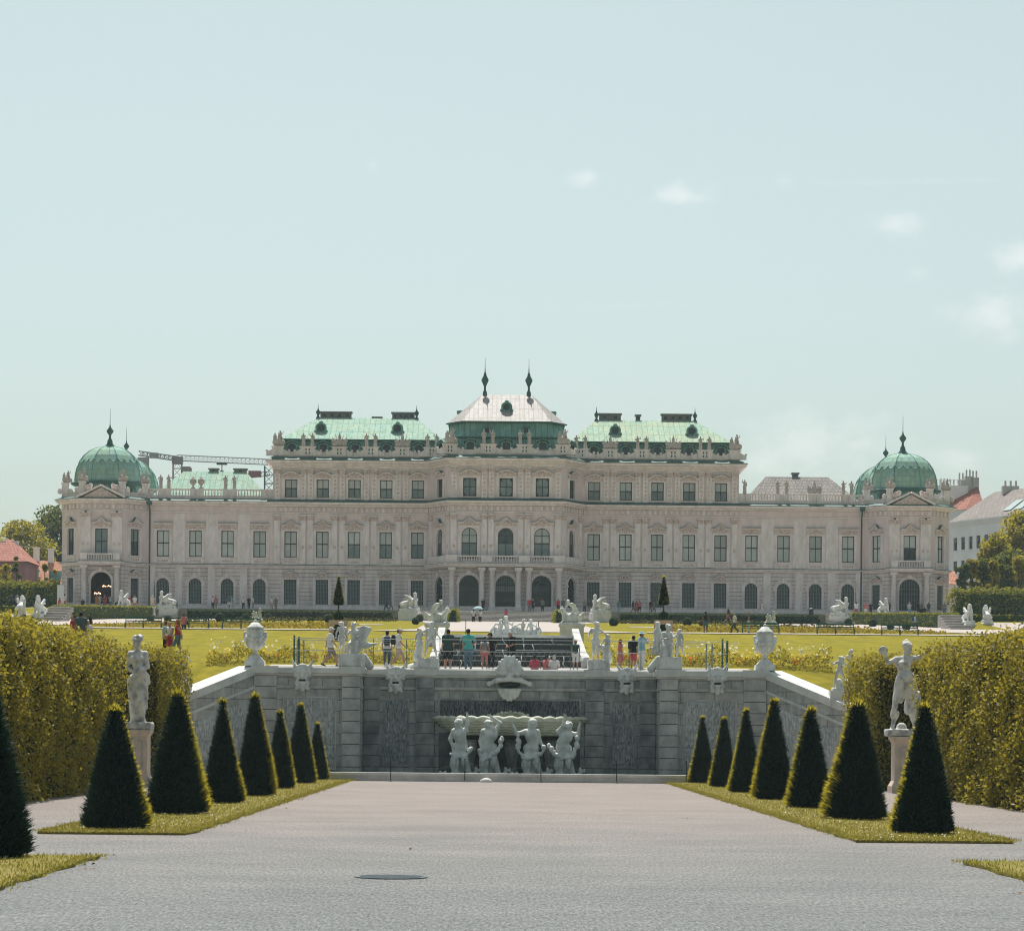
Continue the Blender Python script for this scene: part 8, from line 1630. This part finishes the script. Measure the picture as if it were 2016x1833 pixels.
# ---------------------------------------------------------------- benches, bins, railing, posts
M_BENCH = mat('green_paint', (.02, .085, .06), (.03, .11, .08), rough=.5, scale=3)
def bench(xa, xb, d, y, lab):
    a, b = gx(xa, y, d), gx(xb, y, d); w = (b-a)/2; p = pt((xa+xb)/2, y, d); t = thing('bench', lab, 'bench', (p.x, d, TZ(p.x, d)), 0, 'long green benches facing the palace garden'); mb = MB()
    for k in range(3): mb.box(-w, w, -.30+.17*k, -.16+.17*k, .42, .46)
    mb.build('seat', [M_BENCH], t); mb = MB(); mb.box(-w, w, .30, .34, .74, .88); mb.box(-w, w, .27, .31, .55, .63); mb.build('backrest', [M_BENCH], t)
    for f in (-.985, 0, .985):
        mb = MB(); mb.bar((f*w, -.26, 0), (f*w, -.26, .42), .055); mb.bar((f*w, .20, 0), (f*w, .335, .88), .055); mb.bar((f*w, -.28, .41), (f*w, .26, .41), .05); mb.build('leg', [M_BENCH], t)
for xa, xb, d, y, lab in [(246, 318, 216, 1252, 'long green park bench farthest left, beside the people in red'), (332, 411, 216.5, 1252, 'second long green park bench from the left'), (437, 512, 216, 1252, 'long green park bench half hidden by the left urn'), (1461, 1534, 217, 1257, 'long green park bench left of the right urn, with people behind'), (1608, 1682, 216, 1259, 'long green park bench between the two others on the right'), (1735, 1808, 215, 1262, 'long green park bench farthest right, near the right hedge')]: bench(xa, xb, d, y, lab)
M_BIN = mat('bin_metal', (.03, .06, .065), rough=.5)
for x, y, d, lab in [(457*1.0, 1200, 352, 'dark litter bin right of the left pavilion sphinx'), (789, 1206, 351, 'dark litter bin left of the central sphinx'), (1196, 1209, 351, 'dark litter bin right of the central sphinx'), (1597, 1214, 351, 'dark litter bin left of the right wing sphinx'), (153, 1238, 290, 'dark post bin before the left terrace hedge')]:
    if x == 457: x = 345
    p = pt(x, y, d); t = thing('litter_bin', lab, 'bin', (p.x, d, p.z), 0, 'litter bins'); mb = MB(); mb.lathe([(.22, 0), (.30, .1), (.32, .85), (.34, .9)], (0, 0, 0), 10); mb.build('drum', [M_BIN], t); mb = MB(); mb.lathe([(.36, .905), (.36, 1.0), (.2, 1.1)], (0, 0, 0), 10); mb.build('lid', [M_BIN], t)
p = pt(119, 1196, 358); t = thing('sign_panel', 'tall blank white panel left of the left dome pavilion', 'sign', (p.x, 358, p.z)); mb = MB(); mb.box(-.42, .42, -.14, .14, 0, 2.95); mb.build('panel', [mat('white_panel', (.56, .58, .56), (.50, .52, .50), scale=.6)], t); mb = MB(); mb.box(-.5, .5, -.2, .2, -.1, .0); mb.build('base', [M_STEP], t)
M_RAIL = mat('pale_rail', (.42, .45, .44), (.34, .37, .37), rough=.4, metal=.5); M_GATE = mat('green_gate', (.03, .085, .08), rough=.5)
rl = thing('railing', 'two bar metal railing with thin posts along the cascade terrace', 'railing', (0, 157.2, 6.12)); mb = MB(); mp_ = MB()
xa, xb = gx(578, 1290, 157.2), gx(1432, 1290, 157.2)
for z, r in ((1.80, .022), (1.12, .022), (.22, .018)): mb.tube([(xa, 0, z), (xb, 0, z)], r, 6)
mb.build('rail', [M_RAIL], rl)
for x in (1003, 866, 905, 1065, 1123, 1200, 1262, 1330, 800, 735): 
    mp_ = MB(); xx = gx(x, 1290, 157.2); mp_.tube([(xx, 0.03, -.1), (xx, .03, 1.84)], .022, 6); mp_.build('post', [M_GATE], rl)
# diagonal wire mesh between the rails
mb = MB(); 
for k in range(int((xb-xa)/.32)): x = xa+k*.32; mb.bar((x, .0, .25), (x+.32, .0, 1.10), .007); mb.bar((x+.32, .004, .25), (x, .004, 1.10), .007)
mb.build('wire_mesh', [M_RAIL], rl)
for x, lab in ((583, 'left'), (1426, 'right')):
    t = thing('gate_post', 'pair of dark green gate posts at the %s end of the terrace railing' % lab, 'gate post', (gx(x, 1290, 157.6), 157.6, 6.05)); mb = MB(); mb.box(-.16, -.06, -.05, .05, 0, 2.05); mb.box(.10, .22, -.06, .06, 0, 1.95); mb.build('post', [M_GATE], t)
for x0, x1, dd, lab in ((585, 772, 161.5, 'left'), (1238, 1402, 161.5, 'right')):
    a, b = gx(x0, 1290, dd), gx(x1, 1290, dd); t = thing('barrier', 'inner metal barrier with upright bars behind the railing, on the %s' % lab, 'barrier', ((a+b)/2, dd, TZ(0, dd))); w = (b-a)/2; mb = MB(); mb.tube([(-w, 0, 1.55), (w, 0, 1.55)], .02, 6); mb.tube([(-w, 0, .95), (w, 0, .95)], .016, 6); mb.tube([(-w, 0, 1.40), (w, 0, 1.40)], .012, 5); mb.build('rail', [M_RAIL], t)
    e = w if x0 < 1000 else -w; mb = MB()
    for k in range(6): y_ = -.9+k*.18; mb.tube([(e, y_, 0), (e, y_, 1.55)], .018, 5)
    mb.tube([(e, -.9, 1.55), (e, 0, 1.55)], .02, 5); mb.build('uprights', [mat('grey_steel', (.16, .2, .2), rough=.5)], t)
    for f in (.86, 1): mb = MB(); mb.tube([(-e*f, 0, 0), (-e*f, 0, 1.55)], .04, 5); mb.build('post', [MATS['grey_steel']], t)
# chain posts in front of the pool
px = [629, 769, 915, 1065, 1214, 1351]; PX = []
for i, x in enumerate(px):
    d = 144.6; p = gx(x, 1535, d); PX.append(p); t = thing('chain_post', 'thin dark iron post before the pool rim, %s from the left' % ['first', 'second', 'third', 'fourth', 'fifth', 'sixth'][i], 'post', (p, d, 0), 0, 'chain posts before the pool'); mb = MB(); mb.tube([(0, 0, -.05), (0, 0, 1.18)], .025, 6); mb.lump((0, 0, 1.2), .04); mb.build('shaft', [M_IRON], t); mb = MB(); mb.lathe([(.09, -.02), (.09, .03), (.03, .06)], (0, 0, 0), 8); mb.build('foot', [M_IRON], t)
M_CHAIN = mat('chain_steel', (.20, .21, .21), rough=.4, metal=.6)
for i in range(5):
    a, b = PX[i], PX[i+1]; mb = MB(); n = 44
    for z0, sg_ in ((1.10, .42),):
        for k in range(n):
            u0, u1 = k/n, (k+.72)/n; f = lambda u: (a+(b-a)*u, 144.6, z0-sg_*4*u*(1-u)); w = .035 if k % 2 else .012; mb.bar(f(u0), f(u1), w, .047-w)
    tag(mb.build('chain', [M_CHAIN]), 'sagging steel chain between the %s iron posts before the pool' % ['first and second', 'second and third', 'third and fourth', 'fourth and fifth', 'fifth and sixth'][i], 'chain', 'chains before the pool')
# posts and chain on the far lawn edge
P2 = [gx(x, 1248, 208) for x in (917, 989, 1060)]
for i, x in enumerate(P2): t = thing('chain_post', 'thin post at the lawn edge above the cascade, %s of three' % ['left', 'middle', 'right'][i], 'post', (x, 208, TZ(x, 208)), 0, 'posts above the cascade'); mb = MB(); mb.tube([(0, 0, -.1), (0, 0, 1.0)], .03, 5); mb.lump((0, 0, 1.02), .045); mb.build('shaft', [M_IRON], t)
# manhole cover in the walk
d = F*CZ/((1727-VC)-ROLL*(770-UC)); t = thing('manhole_cover', 'round dark metal manhole cover in the gravel', 'manhole cover', (gx(770, 1727, d), d, 0)); mb = MB(); mb.lathe([(.66, -.02), (.66, .022), (.60, .024), (.595, .012)], (0, 0, 0), 40); mb.build('rim', [mat('worn_iron', (.09, .12, .135), (.06, .08, .09), rough=.5, scale=6)], t)
mb = MB(); mb.lathe([(.59, .0), (.59, .018)], (0, 0, 0), 40)
for k in range(-6, 7): y = k*.085; w = sqrt(max(0, .56**2-y*y)); mb.box(-w, w, y-.018, y+.018, .0185, .026)
mb.build('lid', [MATS['worn_iron']], t)
# ---------------------------------------------------------------- neighbours beyond the garden
M_TILE = blocks('orange_tiles', (.52, .23, .14), (.58, .28, .18), (.34, .15, .10), .5, .4, .05, bump=.5, scale=.5, stain=(.8, .75, .7)); M_TILER = blocks('red_tiles', (.44, .17, .125), (.50, .21, .15), (.29, .11, .09), .5, .4, .05, bump=.5, scale=.5, stain=(.75, .7, .7))
M_PLAS = mat('white_plaster', (.80, .79, .75), (.72, .71, .68), scale=.3); M_PINKP = mat('dusky_plaster', (.30, .15, .15), (.26, .13, .13), scale=.5); M_GREYR = blocks('brown_grey_tiles', (.27, .235, .22), (.31, .27, .25), (.19, .17, .16), .5, .4, .05, bump=.4, scale=.4, stain=(.8, .8, .8))
def P_(x, y, d): return pt(x, y, d)
# left: houses with orange roofs
d = 430; a, b = P_(-40, 1100, d).x, P_(55, 1100, d).x; t = thing('house', 'dusky red house with a hipped orange roof at the left edge', 'house', ((a+b)/2, d, 19)); w = (b-a)/2; zr, ze = P_(20, 1058, d).z-19, P_(20, 1105, d).z-19
mb = MB(); mb.box(-w+.5, w-.5, 0, 12, -1, ze); mb.build('wall', [M_PINKP], t); mb = MB(); ring_roof(mb, [(rect(-w, w, -.5, 12.5), ze), (rect(-w*.25, w*.12, 5.5, 6.5), zr)]); r = mb.build('roof', [M_TILER], t)
for x in (17, -8): q = P_(x+2, 1070, d).x-(a+b)/2; mb = MB(); mb.box(q-.4, q+.4, 5, 6, ze, zr-.4); mb.box(q-.48, q+.48, 4.9, 6.1, zr-.4, zr-.2); mb.build('chimney', [M_PLAS], r)
d = 440; a, b = P_(30, 1100, d).x, P_(170, 1100, d).x; t = thing('house', 'long low house with an orange tiled roof beside the left dome pavilion', 'house', ((a+b)/2, d, 19)); w = (b-a)/2; ze, zr = P_(90, 1148, d).z-19, P_(90, 1096, d).z-19
mb = MB(); mb.box(-w, w, 0, 12, -1, ze); mb.build('wall', [M_PLAS], t); mb = MB(); mb.quad((-w, -.5, ze), (w, -.5, ze-.9), (w, 6, zr-.9), (-w, 6, zr)); mb.quad((-w, 6, zr), (w, 6, zr-.9), (w, 12.5, ze-.9), (-w, 12.5, ze)); r = mb.build('roof', [M_TILE], t)
for x, h in ((59, 1.7), (88, 1.5), (121, 1.2)): q = P_(x, 1100, d).x-(a+b)/2; mb = MB(); mb.box(q-.42, q+.42, 5.6, 6.6, zr-2, zr+h); mb.box(q-.5, q+.5, 5.5, 6.7, zr+h, zr+h+.2); mb.build('chimney', [M_PLAS], r)
for x, y in ((60, 1130), (105, 1134)): q = P_(x, y, d); mb = MB(); X = q.x-(a+b)/2; Z = q.z-19; mb.box(X-.9, X+.9, 1.0, 5, Z-.8, Z+.9); mb.build('dormer', [M_ROOFS], r)
# right: tall white house with grey roof, red roof behind
d = 470; x0, x1 = P_(1872, 1100, d).x, P_(2100, 1100, d+40).x
t = thing('apartment_house', 'tall white apartment house with grey roof and skylights right of the right pavilion', 'building', (x0, d, 18)); zc = P_(1872, 1030, d).z-18; L = x1-x0; D = 0
ang = .62; ca_, sa_ = cos(ang), sin(ang); Lw = 34
mb = MB(); wl = MB(); o = []
for r_, z in ((0, 4.0), (1, 8.2), (2, 12.3), (3, 16.3)):
    for k in range(14): o.append((1.3+k*2.3, 1.15, z, z+2.15, 0))
wall_seg(wl, (0, 0), (Lw*.41, -Lw*.912), -1, zc, [q for q in o if q[3] < zc-.6], .3); wall_seg(wl, (12.8, 5.7), (0, 0), -1, zc, [], .3); wl.build('wall', [M_PLAS], t)
dx, dy = (Vector((.41, -.912))).normalized(); rz_ = atan2(dy, dx)
pw = MB(); bars(pw, 1.05, 2.15, .06, (.5,), ((.6, .06),)); wmh = pw.mesh('window', [M_FRAME]); pph = panes(1.05, 2.15, .6, M_DIM, M_GLASS); sl = MB(); sl.box(-.75, .75, -.15, .01, -.2, -.05); slm = sl.mesh('sill', [M_PLAS])
for q in o:
    if q[3] >= zc-.6: continue
    w = link('window', wmh, t, (dx*q[0], dy*q[0], q[2]), rz_); link('pane', pph, w); link('sill', slm, w)
mb = MB(); e = V3((dx, dy, 0)); nn_ = V3((dy, -dx, 0))
def E(u, o_, z): p = e*u+nn_*o_; return (p.x, p.y, z)
LL = 33; mb.add([E(-.5, .6, zc), E(LL, .6, zc), E(LL, -7, zc+5.4), E(2.5, -7, zc+5.4)], [(0, 1, 2, 3)]); mb.add([E(-.5, .6, zc), E(2.5, -7, zc+5.4), E(-.5, -14, zc)], [(0, 1, 2)]); mb.add([E(-.5, -14, zc), E(2.5, -7, zc+5.4), E(LL, -7, zc+5.4), E(LL, -14, zc)], [(0, 1, 2, 3)]); rf = mb.build('roof', [M_GREYR], t)
mb = MB(); mb.add([E(-.7, .0, zc-.9), E(LL, .0, zc-.9), E(LL, .8, zc-.1), E(-.7, .8, zc-.1)], [(0, 1, 2, 3)]); mb.add([E(-.7, .8, zc-.1), E(LL, .8, zc-.1), E(LL, .8, zc+.12), E(-.7, .8, zc+.12)], [(0, 1, 2, 3)]); mb.build('cornice', [M_PLAS], t)
for u in (14, 17, 20, 23, 26): mb = MB(); mb.add([E(u, -.9+.05, zc+1.2), E(u+2.2, -.9+.05, zc+1.2), E(u+2.2, -3.6+.05, zc+3.1), E(u, -3.6+.05, zc+3.1)], [(0, 1, 2, 3)]); mb.build('skylight', [mat('skylight_glass', (.40, .48, .47), rough=.15)], rf)
for u, h in ((20, 2.0), (28, 1.4), (7.0, 1.6)): mb = MB(); p = E(u, -7.2, zc+4.5); mb.box(p[0]-1.4, p[0]+1.4, p[1]-.6, p[1]+.6, p[2], p[2]+h); [mb.box(p[0]-1+k*.9, p[0]-.7+k*.9, p[1]-.2, p[1]+.2, p[2]+h, p[2]+h+.9) for k in range(3)]; mb.build('chimney', [mat('chimney_render', (.46, .44, .41), (.52, .50, .46), scale=1)], rf)
d = 520; q = P_(1858, 1000, d); q2 = P_(1935, 1000, d); t = thing('apartment_house', 'pale house with a red tiled roof and smoking pots behind the white apartment house', 'building', (q.x, d, 18)); zc = P_(1880, 1003, d).z-18; w = q2.x-q.x
mb = MB(); mb.box(0, w, 0, 12, -1, zc); mb.build('wall', [M_PLAS], t); mb = MB(); mb.add([(-.4, -.4, zc), (w*.55, -.4, zc), (w*1.05, -.4, zc+5.6*.0), (w*1.0, 6, zc+5.2), (w*.35, 6, zc+4.4), (-.4, 6, zc+1.2)], [(0, 1, 2, 3, 4, 5)]); mb.box(-.3, w, 5.9, 12, zc-.2, zc+.4); rf = mb.build('roof', [M_TILER], t)
for x, h in ((1866, 2.6), (1885, 1.9), (1903, 2.6), (1917, 2.8), (1930, 2.2)):
    X = P_(x, 970, d).x-q.x; zb_ = zc+2.5+(x-1866)*.03; mb = MB(); mb.box(X-.7, X+.7, 5.5, 7, zc-.5, zb_+h); [mb.tube([(X+k, 6.2, zb_+h), (X+k, 6.2, zb_+h+1.3)], .16, 6) for k in (-.35, .3)]; mb.build('chimney', [MATS['chimney_render']], rf)
X = P_(1858, 970, d).x-q.x; mb = MB(); mb.box(X-1, X+5.5, 5, 8, zc-.5, zc+5.0); mb.tube([(X, 5, zc+5), (X, 5, zc+6)], .06, 5); mb.tube([(X+4, 5, zc+5), (X+4, 5, zc+6.2)], .06, 5); mb.tube([(X-1, 5, zc+6), (X+5, 5, zc+6.1)], .05, 5); mb.build('attic', [M_PLAS], rf)
d = 400; q = P_(1861, 1140, d); t = thing('house', 'small low house with an orange roof just right of the right dome pavilion', 'house', (q.x, d, 18.8)); w = P_(1886, 1140, d).x-q.x; ze, zr = P_(1870, 1150, d).z-18.8, P_(1870, 1122, d).z-18.8
mb = MB(); mb.box(0, w, 0, 6, -1, ze); mb.build('wall', [M_PLAS], t); mb = MB(); mb.quad((-.3, -.4, ze), (w+.3, -.4, ze), (w, 3, zr), (-.3, 3, zr)); mb.quad((-.3, 3, zr), (w, 3, zr), (w+.3, 6.4, ze), (-.3, 6.4, ze)); mb.build('roof', [M_TILE], t)
# cranes on a building site behind the palace
M_CR = mat('crane_steel', (.30, .27, .26), (.24, .22, .22), rough=.6, scale=.5); M_CRR = mat('crane_red', (.30, .13, .12), rough=.6)
def lattice(mb, a, b, w, n, r=.09):
    a = V3(a); b = V3(b); dd_ = (b-a).normalized(); s = dd_.cross(V3((0, 1, 0))).normalized()*w/2; f = V3((0, 1, 0))*w/2
    cs = [s+f, s-f, -s-f, -s+f]
    for c in cs: mb.bar(a+c, b+c, r*1.5)
    for i in range(n):
        p, q_ = a+(b-a)*i/n, a+(b-a)*(i+1)/n
        for k in range(4): c, e_ = cs[k], cs[(k+1) % 4]; mb.bar(p+c, q_+e_, r); mb.bar(p+c, p+e_, r)
d = 640; b0 = P_(349, 960, d); top = P_(349, 905, d).z; t = thing('tower_crane', 'tower crane with a long lattice jib behind the left wing of the palace', 'crane', (b0.x, d, 20)); zt_ = top-20
mb = MB(); lattice(mb, (0, 0, 0), (0, 0, zt_), 2.0, 22, .09); mb.build('mast', [M_CRR], t)
mb = MB(); xe = P_(534, 910, d).x-b0.x; ze = P_(534, 910, d).z-20; n = 36
lattice(mb, (0, 0, zt_+.4), (xe, 0, ze), 1.3, 22, .055); mb.build('jib', [M_CR], t)
mb = MB(); xc = P_(273, 903, d).x-b0.x; lattice(mb, (0, 0, zt_+.2), (xc, 0, zt_+1.4), 1.0, 9, .12); mb.box(xc-.2, xc+2.4, -.6, .6, zt_-1.8, zt_+.4); mb.box(xc+2.6, xc+4.6, -.6, .6, zt_+.3, zt_+1.5); mb.build('counterweight', [mat('concrete', (.34, .33, .32), scale=1)], t)
mb = MB(); mb.lump((2.6, -.8, zt_-2.4), (.9, .7, .9)); mb.box(1.0, 2.6, -1.2, .4, zt_-3.2, zt_-1.7); mb.box(-1.2, 1.2, -1.2, 1.2, zt_-1.0, zt_+.6); mb.build('cab', [M_CR], t)
mb = MB(); xt = P_(437, 912, d).x-b0.x; mb.box(xt-1.2, xt+1.2, -.5, .5, zt_-1.1, zt_-.7); mb.tube([(xt, 0, zt_-1), (xt, 0, zt_-2.6)], .12, 5); mb.box(xt-.4, xt+.4, -.3, .3, zt_-3.1, zt_-2.5); mb.build('trolley', [M_IRON], t)
d = 660; b0 = P_(530, 960, d); t = thing('tower_crane', 'second crane with dark mast, seen at the corner of the left block', 'crane', (b0.x, d, 20)); zt_ = P_(530, 918, d).z-20
mb = MB(); lattice(mb, (0, 0, 0), (0, 0, zt_), 2.2, 22, .12); mb.build('mast', [MATS['dark_copper']], t); mb = MB(); xe = P_(478, 935, d).x-b0.x; zj = P_(500, 937, d).z-20; lattice(mb, (0, 0, zj+.6), (xe, 0, zj-.2), 1.0, 7, .05); mb.box(-5, -2, -.5, .5, zj-.3, zj+1.2); mb.build('jib', [M_CRR], t)
# ---------------------------------------------------------------- the summer haze over the city: one closed box of even air
mb = MB(); mb.box(-720, 720, -70, 920, -1.5, 62)
hz = bpy.data.materials.new('haze_air'); hz.use_nodes = True; nt = hz.node_tree; nt.nodes.clear(); ho = N(nt, 'ShaderNodeOutputMaterial'); vp = N(nt, 'ShaderNodeVolumePrincipled')
vp.inputs['Color'].default_value = (0.78, 0.96, 1.0, 1); vp.inputs['Density'].default_value = 0.00014; vp.inputs['Anisotropy'].default_value = 0.0
nt.links.new(vp.outputs[0], ho.inputs['Volume']); tag(mb.build('haze', [hz]), kind='stuff')
